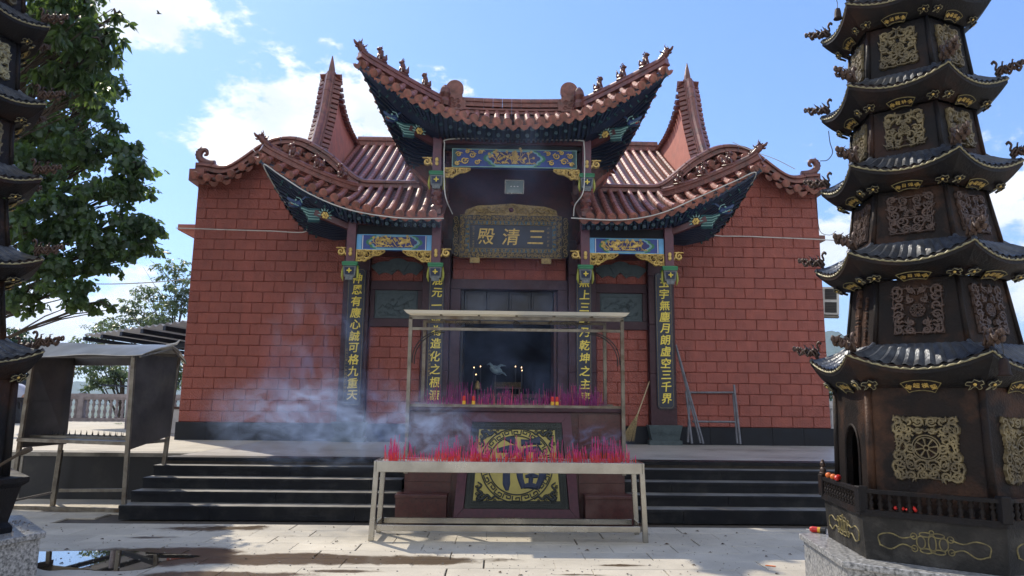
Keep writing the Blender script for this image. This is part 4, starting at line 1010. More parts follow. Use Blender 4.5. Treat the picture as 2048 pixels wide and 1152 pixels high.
for s in (-1, 1):
    pf = obj('side_bay_frame', None, hall)
    lantern_post(pf, 3.33*s, 14.4, 5.36, 4.18, s); lantern_post(pf, 1.56*s, 14.4, 5.36, 4.18, -s)
    painted_beam(pf, 2.44*s, 14.36, 4.905, 1.56, .33, 3+s)
    for a, d in ((3.225, -1), (1.66, 1)): corner_bracket(pf, a*s, 14.36, 4.735, .60, .24, d*s)
    b = HB(); b.box(*sorted((1.47*s, 3.42*s)), 14.32, 14.48, 5.28, 5.40); b.build('eave_beam', K['woodred'], pf)
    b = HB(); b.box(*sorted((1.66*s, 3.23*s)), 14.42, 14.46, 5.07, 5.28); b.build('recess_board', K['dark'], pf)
    for a in (3.33, 1.56):
        b = HB(); b.box(*sorted(((a-.06)*s, (a+.06)*s)), 14.49, YW-.06, 4.86, 5.06); b.box(*sorted(((a-.05)*s, (a+.05)*s)), 14.49, YW-.06, 5.2, 5.36); b.build('tie_beam', K['woodred'], pf)
    b = HB(); b.box(*sorted((1.75*s, 3.1*s)), YW-.06, YW+.03, 4.9, 6.35); b.build('bay_upper_wall', K['woodred'], pf)
pf = obj('centre_bay_frame', None, hall)
for s in (-1, 1):
    lantern_post(pf, 1.57*s, 14.15, 7.15, 6.08, s)
    corner_bracket(pf, 1.42*s, 14.1, 6.46, .55, .20, -s)
    b = HB(); b.box(*sorted((1.50*s, 1.62*s)), 14.25, YW-.06, 6.55, 6.8); b.box(*sorted((1.48*s, 1.64*s)), 14.25, YW-.06, 7.0, 7.16); b.build('tie_beam', K['woodred'], pf)
painted_beam(pf, 0.05, 14.1, 6.69, 2.62, .40, 11, True)
b = HB(); b.box(-1.62, 1.62, 14.07, 14.23, 7.0, 7.16); b.build('eave_beam', K['woodred'], pf)
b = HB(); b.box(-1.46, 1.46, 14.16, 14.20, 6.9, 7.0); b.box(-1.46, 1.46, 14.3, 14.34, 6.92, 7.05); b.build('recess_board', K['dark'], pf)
# dragon brackets under the four roof corners
def dragon_bracket():
    p = obj('corner_dragon_bracket', None, None)
    b = MB()
    for i in range(5): z = -.02-.055*i; b.tube([(.0, .0, z), (.22, 0, z-.02), (.42-.05*i, 0, z+.03)], [.045, .04, .015], 6)
    b.build('striped_arm', K['teal'], p)
    b = MB()
    for i in range(4): z = -.045-.055*i; b.tube([(.0, -.03, z), (.22, -.03, z-.02), (.38-.05*i, -.02, z+.02)], .012, 5)
    for i in range(8): t = i*.5; b.tube([(-.10+.09*math.cos(t), -.05, -.12+.10*math.sin(t)), (-.10+.15*math.cos(t), -.06, -.12+.16*math.sin(t))], [.02, .006], 5)
    b.build('mint_stripe', K['mint'], p)
    b = MB(); b.ball((.45, 0, .06), .10, .06, .07); b.tube([(.45, 0, .07), (.60, 0, .11), (.66, 0, .17)], [.06, .04, .015], 7); b.tube([(.45, 0, .01), (.58, 0, -.01), (.62, 0, .03)], [.04, .028, .01], 6)
    b.tube([(.40, 0, .12), (.30, 0, .22), (.20, 0, .22)], [.03, .02, .006], 6); b.build('dragon_head', K['navyblue'], p, smooth=True)
    b = MB()
    for s in (-1, 1): b.ball((.50, .05*s, .12), .022, n=6, m=4)
    for k in range(4): b.tube([(.50+.04*k, -.04, .05), (.51+.04*k, -.04, .02)], [.012, .003], 4)
    b.tube([(.44, -.07, .0), (.54, -.06, .03), (.60, -.05, .06)], .010, 5); b.tube([(.37, -.06, .08), (.42, -.07, .16), (.50, -.06, .18)], .010, 5); b.build('white_teeth', K['mint'], p)
    b = MB(); b.tube([(.46, 0, .03), (.57, 0, .045), (.60, 0, .07)], [.02, .016, .006], 5); b.build('red_mouth', K['red'], p)
    b = MB()
    for k in range(6): t = k*1.047; b.ball((-.10+.05*math.cos(t), -.07, -.12+.05*math.sin(t)), .03, .015, .03, 6, 4)
    b.ball((-.10, -.09, -.12), .02); b.build('gold_flower', K['gold'], p)
    return p
db0 = None
for s in (-1, 1):
    for (x, y, z, k) in ((2.05, 13.85, 7.28, 1.0), (3.95, 14.05, 5.50, 1.0)):
        o = dragon_bracket(); o.parent = hall
        ax = Matrix.Rotation(R(-28)*s, 4, 'Z') @ Matrix.Scale(s, 4, (1, 0, 0)) @ Matrix.Scale(k, 4)
        o.matrix_basis = HM @ Matrix.Translation((x*s, y, z)) @ ax
        b = HB(); b.bar((1.56*s if x < 3 else 3.33*s, 14.2 if x < 3 else 14.4, z-.30), (x*s+.1*s, y-.05, z-.08), .10, .12); b.build('corner_beam', K['woodred'], hall)

# ================================================================== WRITING
def glyphs(parent, text, size, m, T, vertical=True, step=None, offset=.016, depth=.012, flip=False, shear=.12, name='character', res=2, jitter=0.0):
    """each character a raised mesh part in the local x,z plane facing -y"""
    o_ = []; step = step or size*1.1; cache = {}
    for i, ch in enumerate(text):
        if ch == ' ': continue
        c = bpy.data.curves.new('t', 'FONT'); c.body = ch; c.size = size; c.extrude = depth/2; c.offset = offset*size; c.resolution_u = res; c.align_x = 'CENTER'; c.align_y = 'CENTER'; c.shear = shear
        t = bpy.data.objects.new('t', c); COL.objects.link(t); bpy.context.view_layer.update()
        me = bpy.data.meshes.new_from_object(t.evaluated_get(bpy.context.evaluated_depsgraph_get())); bpy.data.objects.remove(t); bpy.data.curves.remove(c)
        me.name = name; me.materials.clear(); me.materials.append(K[m])
        xs = [v.co.x for v in me.vertices]; ys = [v.co.y for v in me.vertices]
        cx, cy = (max(xs)+min(xs))/2, ((max(ys)+min(ys))/2 if ch not in '一二三' else (max(ys)+min(ys))/2)
        rj = random.uniform(-jitter, jitter)
        me.transform(Matrix.Rotation(math.pi/2, 4, 'X') @ Matrix.Rotation(rj, 4, 'Z') @ Matrix.Translation((-cx, -cy, 0)))
        p = (0, 0, -i*step) if vertical else (i*step, 0, 0)
        o = bpy.data.objects.new(name, me); COL.objects.link(o); o.parent = parent; o.matrix_basis = T @ Matrix.Translation(p); o_.append(o)
    return o_
def board(x, zt, zb, w_, text, label, size, small=None, lean=0.0, top=None):
    t = thing('couplet_board', label, 'couplet board', (x, YW-.215, zb), 0)
    h_ = zt-zb; b = MB(); c = .05
    b.prism([(-w_/2+c, 0), (w_/2-c, 0), (w_/2, c), (w_/2, h_-c), (w_/2-c, h_), (-w_/2+c, h_), (-w_/2, h_-c), (-w_/2, c)], -.015, .03); b.build('board', K['navy'], t)
    b = MB(); P = [(-w_/2+c+.02, .025), (w_/2-c-.02, .025), (w_/2-.025, c+.02), (w_/2-.025, h_-c-.02), (w_/2-c-.02, h_-.025), (-w_/2+c+.02, h_-.025), (-w_/2+.025, h_-c-.02), (-w_/2+.025, c+.02), (-w_/2+c+.02, .025)]
    b.M = Matrix.Translation((0, -.015, 0)); b.ribbon(P, .008, .004); b.build('border_line', K['oldgold'], t)
    n = len(text); st = (h_-.20)/n
    glyphs(t, text, size, 'yellow', Matrix.Translation((0.01, -.024, h_-.10-st/2)), True, st, offset=.015, jitter=.06)
    if small: glyphs(t, small, .06, 'oldgold', Matrix.Translation((-w_/2+.055, -.02, h_*.40)), True, .075, offset=.01, depth=.004, res=1, name='small_character')
    return t
board(-3.43, 4.57, 1.52, .40, '神恩有應心誠可格九重天', 'outermost left dark couplet board with eleven yellow characters ending in heaven', .238, '公元二零一一年秋月吉日敬立')
board(-1.635, 4.57, 1.52, .34, '混元一炁為造化之根源', 'dark couplet board just left of the doorway, partly behind incense', .24, '大南山三清宮敬立')
board(1.68, 4.57, 1.52, .34, '無上三尊乃乾坤之主宰', 'dark couplet board just right of the doorway, behind the canopy post', .24)
board(3.49, 4.57, 1.52, .38, '玉宇無塵月朗虛空三千界', 'outermost right dark couplet board of eleven yellow characters, above the leaning poles', .238)

# hall name plaque
pl = thing('name_plaque', 'large carved gilt plaque reading three clarities hall above the doorway', 'plaque', (0.015, 15.36, 5.30))
pl.rotation_euler = (R(5), 0, 0)
b = MB(); b.box(-.93, .93, -.02, .06, -.27, .27); b.build('plaque_field', K['navy'], pl)
def carved_border(x0, x1, z0, z1, w_, nm, bgm, dens, y, seed, r=.045):
    b = MB(); rect_ring(b, x0, x1, z0, z1, w_, y, .05); b.build(nm+'_ground', K[bgm], pl)
    q = MB(); rnd = random.Random(seed)
    def run(ax, a, bb, c_):
        n = int((bb-a)/dens)
        for i in range(n):
            p = a+(i+.5)*(bb-a)/n; d = 1 if i % 2 else -1
            X, Z = (p, c_+d*w_*.10) if ax == 'x' else (c_+d*w_*.10, p)
            scroll(q, X, Z, min(r, w_*.40), 1.3, rnd.uniform(0, 6), d, .026, .026); scroll(q, X+rnd.uniform(-.02, .02), Z-d*w_*.24, w_*.22, 1.0, rnd.uniform(0, 6), -d, .018, .018)
    run('x', x0, x1, z1-w_/2); run('x', x0, x1, z0+w_/2); run('z', z0+w_, z1-w_, x0+w_/2); run('z', z0+w_, z1-w_, x1-w_/2)
    for (a, b_, c_, d_) in ((x0, z0, x1, z1), (x0+w_, z0+w_, x1-w_, z1-w_)): q.ribbon([(a, b_), (c_, b_), (c_, d_), (a, d_), (a, b_)], .014, .014)
    g = MB(); g.M = Matrix.Translation((0, y, 0)); g.add(q.v, q.f); g.build(nm, K['oldgold'], pl)
carved_border(-1.02, 1.02, -.36, .36, .09, 'inner_border', 'skydark', .095, -.035, 1)
carved_border(-1.14, 1.14, -.48, .48, .12, 'outer_border', 'navy', .085, -.05, 2)
for s in (-1, 1):
    b = MB(); b.prism([(s*1.14, -.47), (s*1.25, -.45), (s*1.31, -.36), (s*1.32, 0), (s*1.31, .36), (s*1.25, .45), (s*1.14, .47)][::-s], -.03, .05); b.build('side_wing', K['black'], pl)
    q = MB(); rnd = random.Random(9)
    for i in range(11): scroll(q, s*(1.23+rnd.uniform(-.02, .02)), -.40+i*.08, .058, 1.3, rnd.uniform(0, 6), 1 if i % 2 else -1, .020, .03)
    g = MB(); g.M = Matrix.Translation((0, -.03, 0)); g.add(q.v, q.f); g.build('side_wing_carving', K['oldgold'], pl)
    b = MB(); b.box(s*.80-.11, s*.80+.11, -.06, .05, -.60, -.485); b.build('bracket_foot', K['oldgold'], pl)
# arched crest with two dragons and a pearl
cr_ = [(-1.05, .482), (1.05, .482), (1.02, .62), (.75, .70), (.4, .72), (0, .76), (-.4, .72), (-.75, .70), (-1.02, .60)]
b = MB(); b.prism(cr_, -.02, .05); b.build('crest', K['oldgold'], pl)
q = MB(); rnd = random.Random(4)
for s in (-1, 1):
    q.ribbon([(s*x, z) for x, z in smooth_2([(.16, .60), (.30, .66), (.42, .56), (.56, .64), (.68, .55), (.82, .63), (.95, .53)])], [.05]*31, .03)
    for i in range(16): scroll(q, s*(.14+.055*i), .53+rnd.uniform(0, .12), .04, 1.2, rnd.uniform(0, 6), rnd.choice((-1, 1)), .016, .025)
for i in range(16): a = R(10+160*i/15); q.ribbon([(.09*math.cos(a), .61+.09*math.sin(a)), (.19*math.cos(a), .60+.14*math.sin(a))], [.016, .005], .02)
g = MB(); g.M = Matrix.Translation((0, -.02, 0)); g.add(q.v, q.f); g.build('crest_dragons', K['oldgold'], pl)
b = MB(); b.ball((0, -.04, .61), .055); b.build('crest_pearl', K['plum'], pl, smooth=True)
gl = []
for ch, x in (('殿', -.57), ('清', .0), ('三', .56)): glyphs(pl, ch, .40, 'gold', Matrix.Translation((x, -.03, .0)), offset=.006, depth=.014, shear=.15, res=3)
glyphs(pl, '天南山妙宮', .058, 'oldgold', Matrix.Translation((.84, -.024, .20)), True, .095, offset=.004, depth=.004, name='small_character', res=1)
glyphs(pl, '公元二零一一年秋立', .050, 'oldgold', Matrix.Translation((-.84, -.024, .22)), True, .055, offset=.004, depth=.004, name='small_character', res=1)

# floodlight
fl = thing('floodlight', 'grey square floodlight fixed above the name plaque', 'floodlight', (.07, 14.75, 6.28))
fl.rotation_euler = (R(14), 0, 0)
b = MB(); b.box(-.215, .215, .0, .07, -.155, .155); rect_ring(b, -.215, .215, -.155, .155, .022, -.02, .0); b.build('housing', K['steel'], fl, bevel=.008)
b = MB(); b.add([(-.19, -.004, -.13), (.19, -.004, -.13), (.19, -.004, .13), (-.19, -.004, .13), (-.10, -.001, -.045), (.10, -.001, -.045), (.10, -.001, .055), (-.10, -.001, .055)], [(0, 1, 5, 4), (1, 2, 6, 5), (2, 3, 7, 6), (3, 0, 4, 7), (4, 5, 6, 7)]); b.build('reflector', K['glass'], fl)
for x in (-.07, 0, .07): b = MB(); b.box(x-.018, x+.018, -.012, -.002, .0, .02); b.build('led_chip', K['white'], fl)
b = MB(); b.box(-.20, -.18, .02, 1.05, -.01, .01); b.box(.18, .20, .02, 1.05, -.01, .01); b.box(-.215, .215, .035, .065, -.012, .012); b.build('mount', K['black'], fl)

# cables
def cable(label, pts, r=.012, m='rope', n=6):
    P = smooth_path(pts, 5); b = MB(); b.tube(P, r, n); o = b.build('cable', K[m]); return tag(o, label, 'cable')
W = lambda px, py, Y: at(px, py, Y)
cable('white cable across the left tile wall and along the left porch eave', [W(352, 456, 15.7), W(440, 459, 15.7), W(540, 462, 15.68), W(612, 463, 15.6), W(590, 430, 15.0), W(560, 390, 14.4), W(527, 330, 13.66), W(560, 350, 13.68), W(620, 388, 13.75), W(700, 420, 13.84), W(800, 436, 13.85), W(888, 437, 13.85)])
cable('white cable along the right porch eave and across the right tile wall', [W(1142, 436, 13.85), W(1240, 440, 13.85), W(1320, 427, 13.84), W(1400, 393, 13.75), W(1470, 362, 13.68), W(1512, 345, 13.66), W(1490, 385, 14.2), W(1450, 430, 15.0), W(1422, 468, 15.6), W(1500, 473, 15.68), W(1620, 478, 15.7), W(1690, 482, 15.7)])
cable('white cable looped over the upper centre bay between the hanging posts', [W(905, 428, 14.3), W(893, 400, 14.0), W(889, 375, 13.98), W(888, 330, 13.98), W(889, 290, 13.98), W(895, 279, 13.98), W(960, 277, 13.98), W(1100, 280, 13.98), W(1160, 281, 13.98), W(1168, 290, 13.98), W(1169, 340, 13.98), W(1166, 385, 13.98), W(1150, 410, 14.1), W(1147, 432, 14.2)])
cable('thin wire sagging over the right parapet', [W(1465, 284, 15.3), W(1500, 300, 15.2), W(1550, 318, 15.3), W(1590, 338, 15.4)], .008, 'rope')
cable('grey power line strung from the left tree to the hall', [W(-60, 556, 14), W(60, 562, 14.3), W(200, 568, 15), W(300, 565, 15.4), W(386, 557, 15.85)], .011, 'rope')
cable('dark wire running down the right edge of the hall', [W(1630, 385, 15.75), W(1634, 420, 15.75), W(1640, 462, 15.76), W(1660, 470, 15.9), W(1672, 462, 16)], .007, 'wire')

# air conditioner on the right flank
c = at(1660, 603, 17.6)
ac = thing('air_conditioner', 'white twin-fan outdoor unit on the right flank of the hall', 'air conditioner', (c.x, 17.6, c.z)); ac.rotation_euler = (0, R(3), R(-18))
b = MB(); b.box(-.20, .20, -.14, .16, -.36, .36); b.build('casing', K['acwhite'], ac, bevel=.02)
for z in (-.17, .17):
    b = MB(); b.box(-.135, .135, -.155, -.142, z-.135, z+.135); b.build('grille', K['black'], ac)
    for k in range(7): b = MB(); b.box(-.135, .135, -.168, -.156, z-.12+k*.04-.004, z-.12+k*.04+.004); b.build('louvre', K['sheet'], ac)
b = MB(); b.box(-.28, .20, -.10, .12, -.42, -.375); b.build('bracket', K['oldsteel'], ac)
# ladder frame, poles, broom
def pipe_thing(name, label, cat, segs, m='galv', r=.024):
    t = thing(name, label, cat, segs[0][0]); o = Vector(segs[0][0])
    for i, (a, b_, nm) in enumerate(segs): q = MB(); q.tube([Vector(a)-o, Vector(b_)-o], r, 10); q.build(nm, K[m], t, smooth=False)
    return t
def F3(px, z, Y): p = at(px, 880, Y); return Vector((p.x, Y, z))
pipe_thing('scaffold_frame', 'grey steel scaffold frame leaning on the right tile wall', 'scaffold frame',
           [(at(1384, 887, 15.25)*1, at(1372, 782, 15.68), 'upright'), (at(1376, 884, 15.42), at(1380, 785, 15.66), 'upright'), (at(1481, 888, 15.25), at(1468, 770, 15.68), 'upright'), (at(1475, 887, 15.3), at(1466, 783, 15.70), 'upright'),
            (at(1377, 785, 15.66), at(1466, 785, 15.66), 'rung'), (at(1385, 843, 15.46), at(1474, 844, 15.46), 'rung')])
pipe_thing('steel_pole', 'front steel pole slanting against the couplet pilaster on the right', 'pole', [(at(1407, 887, 15.2), at(1352, 690, 15.62), 'pole_tube')], r=.02)
pipe_thing('steel_pole', 'rear steel pole slanting just behind another pole on the right wall', 'pole', [(at(1401, 886, 15.3), at(1353, 698, 15.66), 'pole_tube')], r=.02)
bt = at(1255, 884, 15.4); tp = at(1299, 763, 15.7); t = thing('broom', 'straw broom leaning on the tile wall right of the altar', 'broom', bt); d = tp-bt
b = MB(); b.tube([d*.33, d], .014, 7); b.build('handle', K['bamboo'], t)
b = MB(); rnd = random.Random(2); dn = d.normalized()
for k in range(150):
    a = rnd.uniform(0, 6.28); rr = rnd.uniform(0, 1)**.5; e = Vector((math.cos(a)*rr*.15, math.sin(a)*rr*.05, rnd.uniform(0, .06))); b.tube([d*.42+e*.12, d*.24+e*.5, e+dn*.0], [.004, .006, .003], 3, caps=False)
stuff(b.build('straw_head', K['straw'], t))
b = MB(); b.tube([d*.34, d*.45], [.035, .02], 8); b.build('binding', K['straw'], t)
# ================================================================== ALTAR WITH FORTUNE PANEL
AY = 9.92
al = thing('fortune_altar', 'dark red granite altar with leaning yellow fortune panel and incense ledge', 'altar', (0.02, AY, 0))
def ab(nm, fn, m, par=None, **k):
    b = MB(); fn(b); return b.build(nm, K[m], par or al, **k)
# body slabs (front made of facing slabs), top ledge
ab('body', lambda b: b.box(-1.53, 1.53, .27, 1.30, 0, 1.50), 'redstone')
for (x0, x1) in ((-1.55, -.90), (.90, 1.55)):
    for (z0, z1) in ((0, .52), (.524, 1.02), (1.024, 1.48)): ab('facing_slab', lambda b: b.box(x0, x1, .24, .268, z0, z1), 'redstone')
ab('ledge', lambda b: b.box(-1.56, 1.56, .20, 1.32, 1.50, 1.56), 'purple', bevel=.01)
ab('ash_bed', lambda b: b.box(-1.46, 1.46, .27, .95, 1.56, 1.595), 'ash')
ab('tray_rim', lambda b: (rect_ring(b, -1.5, 1.5, 0, 0, 0, 0, 0) if False else (b.box(-1.52, 1.52, .22, .235, 1.562, 1.60), b.box(-1.52, 1.52, .98, .995, 1.562, 1.62))), 'oldsteel')
ab('black_base_plinth', lambda b: b.box(-.86, .90, -.03, .24, .0, .035), 'black')  # low black base strip under the fortune panel
for (x0, x1) in ((-1.64, -.93), (.95, 1.66)):
    ab('bench_body', lambda b: b.box(x0+.01, x1-.01, -.04, .238, 0, .335), 'redstone'); ab('bench_top', lambda b: b.box(x0, x1, -.06, .238, .337, .385), 'redstone', bevel=.006)
# leaning panel: local frame u (x), v (up the slope)
fp = obj('fortune_panel', None, al, (0.02, 0, .035)); lean = math.atan2(.26, 1.47); fp.rotation_euler = (-lean, 0, 0)   # top tips away from the viewer
H_ = 1.49
def PB(): return MB()
hw0, hw1 = .865, .765
def trap(v): return lerp(hw0, hw1, v/H_)
def quad(b, P, y0, y1): b.prism(P, y0, y1)
b = PB(); quad(b, [(-hw0, 0), (hw0, 0), (hw0-.14, .16), (-hw0+.14, .16)], -.02, .10); b.build('frame_rail', K['maroon'], fp)
b = PB(); quad(b, [(-hw1+.13, H_-.15), (hw1-.13, H_-.15), (hw1, H_), (-hw1, H_)], -.02, .10); b.build('frame_rail', K['maroon'], fp)
for s in (-1, 1):
    b = PB(); P = [(s*(hw0-.14+.003), .163), (s*hw0, .005), (s*hw1, H_-.003), (s*(hw1-.13+.003), H_-.153)]; quad(b, P if s > 0 else P[::-1], -.018, .10); b.build('frame_stile', K['maroon'], fp)
i0, i1 = .715, .632
b = PB(); quad(b, [(-i0, .165), (i0, .165), (i1, H_-.155), (-i1, H_-.155)], .0, .05); b.build('relief_ground', K['inkgreen'], fp)
j0, j1 = .60, .535
b = PB(); quad(b, [(-j0, .27), (j0, .27), (j1, H_-.255), (-j1, H_-.255)], -.008, .0); b.build('yellow_field', K['panelbg'], fp)
def tw(u, v):                                      # square -> trapezoid
    vv = .165+(H_-.32)*(v*.5+.5); return (u*lerp(i0, i1, v*.5+.5), vv)
# wave border
q = MB()
for side in range(4):
    for k in range(26):
        t = -1+2*(k+.5)/26
        for ph in (0, 1):
            P = []
            for i in range(7):
                a = i/6; tt = t+(a-.5)*.085; o = .925+(.045*math.sin(a*math.pi*2)*(1 if ph else -1))
                u, v = {0: (tt, -o), 1: (tt, o), 2: (-o, tt), 3: (o, tt)}[side]; P.append(tw(u, v))
            q.ribbon(P, .012, .012)
for e in (.985, .86):
    q.ribbon([tw(-e, -e), tw(e, -e), tw(e, e), tw(-e, e), tw(-e, -e)], .012, .012)
g = MB(); g.add(q.v, q.f); g.build('wave_border', mat('grey_green_relief', (.050, .062, .055), (.02, .026, .024), rough=.5), fp)
# ring with meander key
cv = .165+(H_-.32)*.5; cx0 = 0
def ringpt(r, a): return (r*1.0*math.cos(a), cv+r*1.0*math.sin(a))
Rr = .505
q = MB()
for r in (Rr, Rr-.105): q.ribbon([ringpt(r, 2*math.pi*i/72) for i in range(73)], .018, .012)
nk = 22
for k in range(nk):
    a0 = 2*math.pi*k/nk; da = 2*math.pi/nk; ro, ri = Rr-.022, Rr-.083; rm = (ro+ri)/2
    seq = [(0.04, ri), (.04, ro), (.82, ro), (.82, rm-.012), (.42, rm-.012), (.42, rm+.012)] if k % 2 == 0 else [(0.04, ro), (.04, ri), (.82, ri), (.82, rm+.012), (.42, rm+.012), (.42, rm-.012)]
    P = []
    for (f0, r0v), (f1, r1v) in zip(seq, seq[1:]):
        for i in range(4): P.append(ringpt(lerp(r0v, r1v, i/4), a0+da*lerp(f0, f1, i/4)))
    P.append(ringpt(seq[-1][1], a0+da*seq[-1][0])); q.ribbon(P, .017, .010)
g = MB(); g.M = Matrix.Translation((0, -.008, 0)); g.add(q.v, q.f); g.build('key_ring', K['inkgreen'], fp)
# corner dragons
q = MB()
for su in (-1, 1):
    for sv in (-1, 1):
        def c_(u, v): return tw(su*u, sv*v)
        q.ribbon([c_(u, v) for u, v in smooth_2([(.78, .40), (.70, .48), (.77, .58), (.68, .66), (.76, .76), (.66, .78), (.58, .70), (.50, .78), (.42, .72), (.34, .79)], 4)], [.018+.03*math.sin(math.pi*i/36) for i in range(37)], .02)
        for (u, v, r) in ((.76, .78, .035), (.64, .70, .03), (.78, .66, .03), (.56, .80, .028), (.80, .50, .025), (.42, .82, .025), (.70, .84, .025)):
            X, Z = c_(u, v); scroll(q, X, Z, r, 1.3, u*9, su, .014, .02)
g = MB(); g.M = Matrix.Translation((0, -.008, 0)); g.add(q.v, q.f); g.build('corner_dragon', K['inkgreen'], fp)
# brush-written fortune character: tapered strokes
b = MB(); q = MB()
def stroke(P, W_): 
    S = smooth_path([(x, z, 0) for x, z in P], 5); n = len(S); ws = [interp([(i/(len(W_)-1), w_) for i, w_ in enumerate(W_)], k/(n-1)) for k in range(n)]
    q.ribbon([(p.x*1.18, cv+p.y*1.12-.01) for p in S], [w_*1.55 for w_ in ws], .016)
stroke([(-.14, .33), (-.06, .315), (-.02, .26)], [.03, .085, .02])                  # dot
stroke([(-.24, .18), (-.10, .20), (-.02, .19), (-.10, .10), (-.20, .0), (-.27, -.07)], [.04, .075, .08, .06, .05, .015])
stroke([(-.11, .10), (-.12, -.05), (-.12, -.22), (-.11, -.30)], [.06, .07, .075, .03])
stroke([(-.10, .02), (-.05, -.02), (-.02, -.08)], [.04, .06, .02])
stroke([(.05, .28), (.16, .29), (.28, .31)], [.07, .05, .09])
stroke([(.08, .17), (.10, .10), (.11, .06)], [.05, .05, .03]); stroke([(.08, .19), (.17, .20), (.25, .19), (.22, .10), (.20, .07)], [.03, .05, .07, .05, .03]); stroke([(.11, .065), (.2, .075)], [.03, .04])
stroke([(.03, -.02), (.04, -.14), (.08, -.27)], [.07, .06, .05]); stroke([(.03, -.0), (.16, .01), (.30, .0), (.30, -.12), (.24, -.27)], [.03, .05, .09, .07, .05])
stroke([(.10, -.13), (.18, -.12), (.25, -.13)], [.03, .05, .03]); stroke([(.17, .0), (.17, -.12), (.16, -.22)], [.04, .05, .04]); stroke([(.08, -.25), (.16, -.24), (.25, -.26)], [.04, .06, .05])
b.M = Matrix.Translation((0, -.006, 0)); b.add(q.v, q.f); b.build('fortune_character', K['ink'], fp)

# canopy over the altar ledge
cp = thing('altar_canopy', 'steel canopy with thin cream roof standing over the altar incense ledge', 'canopy', (0.02, AY, 1.56))
def cb(nm, fn, m, **k): b = MB(); fn(b); return b.build(nm, K[m], cp, **k)
for x in (-1.53, 1.53):
    cb('post', lambda b: b.box(x-.025, x+.025, .14, .19, -.92, 1.27), 'oldsteel'); cb('post', lambda b: b.box(x*.93-.025, x*.93+.025, 1.1, 1.15, .06, 1.30), 'oldsteel')
cb('roof_sheet', lambda b: b.add([(-1.57, .02, 1.315), (1.57, .02, 1.315), (1.62, .02, 1.365), (-1.62, .02, 1.365), (-1.57, 1.3, 1.39), (1.57, 1.3, 1.39), (1.62, 1.3, 1.425), (-1.62, 1.3, 1.425)],
                                  [(0, 1, 2, 3), (3, 2, 6, 7), (0, 4, 5, 1), (1, 5, 6, 2), (0, 3, 7, 4), (4, 7, 6, 5)]), 'roofpanel')
cb('top_beam', lambda b: b.box(-1.55, 1.55, .14, .18, 1.25, 1.30), 'oldsteel'); cb('lower_beam', lambda b: b.box(-1.504, 1.504, .145, .18, 1.09, 1.13), 'oldsteel'); cb('rear_beam', lambda b: b.box(-1.45, 1.45, 1.11, 1.15, 1.30, 1.34), 'oldsteel')
for x in (-.55, .0, .55, -1.1, 1.1): cb('purlin', lambda b: b.box(x-.015, x+.015, .18, 1.11, 1.30, 1.332), 'oldsteel')
for s in (-1, 1):
    P = [(s*1.49, .16, .62)]+[(s*(1.49-.42*(1-math.cos(t))), .16, .68+.40*math.sin(t)) for t in [i*.175 for i in range(10)]]
    for k in (0, .03): cb('arched_brace', lambda b: b.tube([(p[0]-s*k, p[1], p[2]-k*.6) for p in P], .009, 6), 'black')
    q = MB(); sx = s*.76
    q.ribbon(smooth_2([(sx-.13, 1.19), (sx-.10, 1.235), (sx+.10, 1.235), (sx+.13, 1.19), (sx+.10, 1.145), (sx-.10, 1.145), (sx-.13, 1.19)]), .010, .01)
    for k in range(5): scroll(q, sx-.09+.045*k, 1.19, .03, 1.3, k*2, 1 if k % 2 else -1, .010, .01)
    cb('scroll_ornament', lambda b: (setattr(b, 'M', Matrix.Translation((0, .16, 0))), b.add(q.v, q.f)), 'black')
q = MB(); q.ribbon([(.045*math.cos(t), 1.19+.045*math.sin(t)) for t in [i*.4 for i in range(17)]], .010, .01); scroll(q, 0, 1.19, .028, 1.5, 0, 1, .008, .01)
cb('round_ornament', lambda b: (setattr(b, 'M', Matrix.Translation((0, .16, 0))), b.add(q.v, q.f)), 'black')

# ================================================================== STEEL INCENSE TROUGH
TX0, TX1, TY0, TY1, TT = -1.72, 1.55, 8.68, 9.28, .925
tr = thing('incense_trough', 'long stainless steel incense trough table on four legs in front of the altar', 'incense trough', ((TX0+TX1)/2, 8.98, 0))
ox, oy = (TX0+TX1)/2, 8.98
def tb(nm, x0, x1, y0, y1, z0, z1, m='steel', bev=.004): b = MB(); b.box(x0-ox, x1-ox, y0-oy, y1-oy, z0, z1); return b.build(nm, K[m], tr, bevel=bev)
tb('front_rail', TX0+.03, TX1-.03, TY0, TY0+.03, TT-.13, TT); tb('back_rail', TX0+.03, TX1-.03, TY1-.03, TY1, TT-.13, TT); tb('side_rail', TX0+.0, TX0+.03, TY0, TY1, TT-.13, TT+.001); tb('side_rail', TX1-.03, TX1, TY0, TY1, TT-.13, TT+.001)
tb('tray_floor', TX0+.03, TX1-.03, TY0+.03, TY1-.03, TT-.10, TT-.09)
for (x, y) in ((TX0, TY0), (TX1, TY0), (TX0, TY1), (TX1, TY1)):
    b = MB(); s = -1 if x < 0 else 1; a = Vector((x-ox-s*.03, y-oy+(.03 if y == TY0 else -.03), TT-.02)); b.bar(a+Vector((0, 0, -.10)), Vector((a.x+s*.03, a.y, 0)), .062, .062, up=(0, 1, 0)); b.build('leg', K['steel'], tr, bevel=.004)
tb('lower_rail', TX0+.06, TX1-.06, TY0+.01, TY0+.05, .115, .185); tb('lower_rail', TX0+.06, TX1-.06, TY1-.05, TY1-.01, .115, .185); tb('lower_side_rail', TX0+.0, TX0+.045, TY0+.06, TY1-.06, .115, .185); tb('lower_side_rail', TX1-.045, TX1, TY0+.06, TY1-.06, .115, .185)
b = MB(); rnd = random.Random(3)
b.grid(lambda u, v: (lerp(TX0+.035, TX1-.035, u)-ox, lerp(TY0+.035, TY1-.035, v)-oy, TT-.022+.018*MN.noise(Vector((u*30, v*7, 0)))), 90, 14); o = b.build('ash', K['ash'], tr, smooth=True)
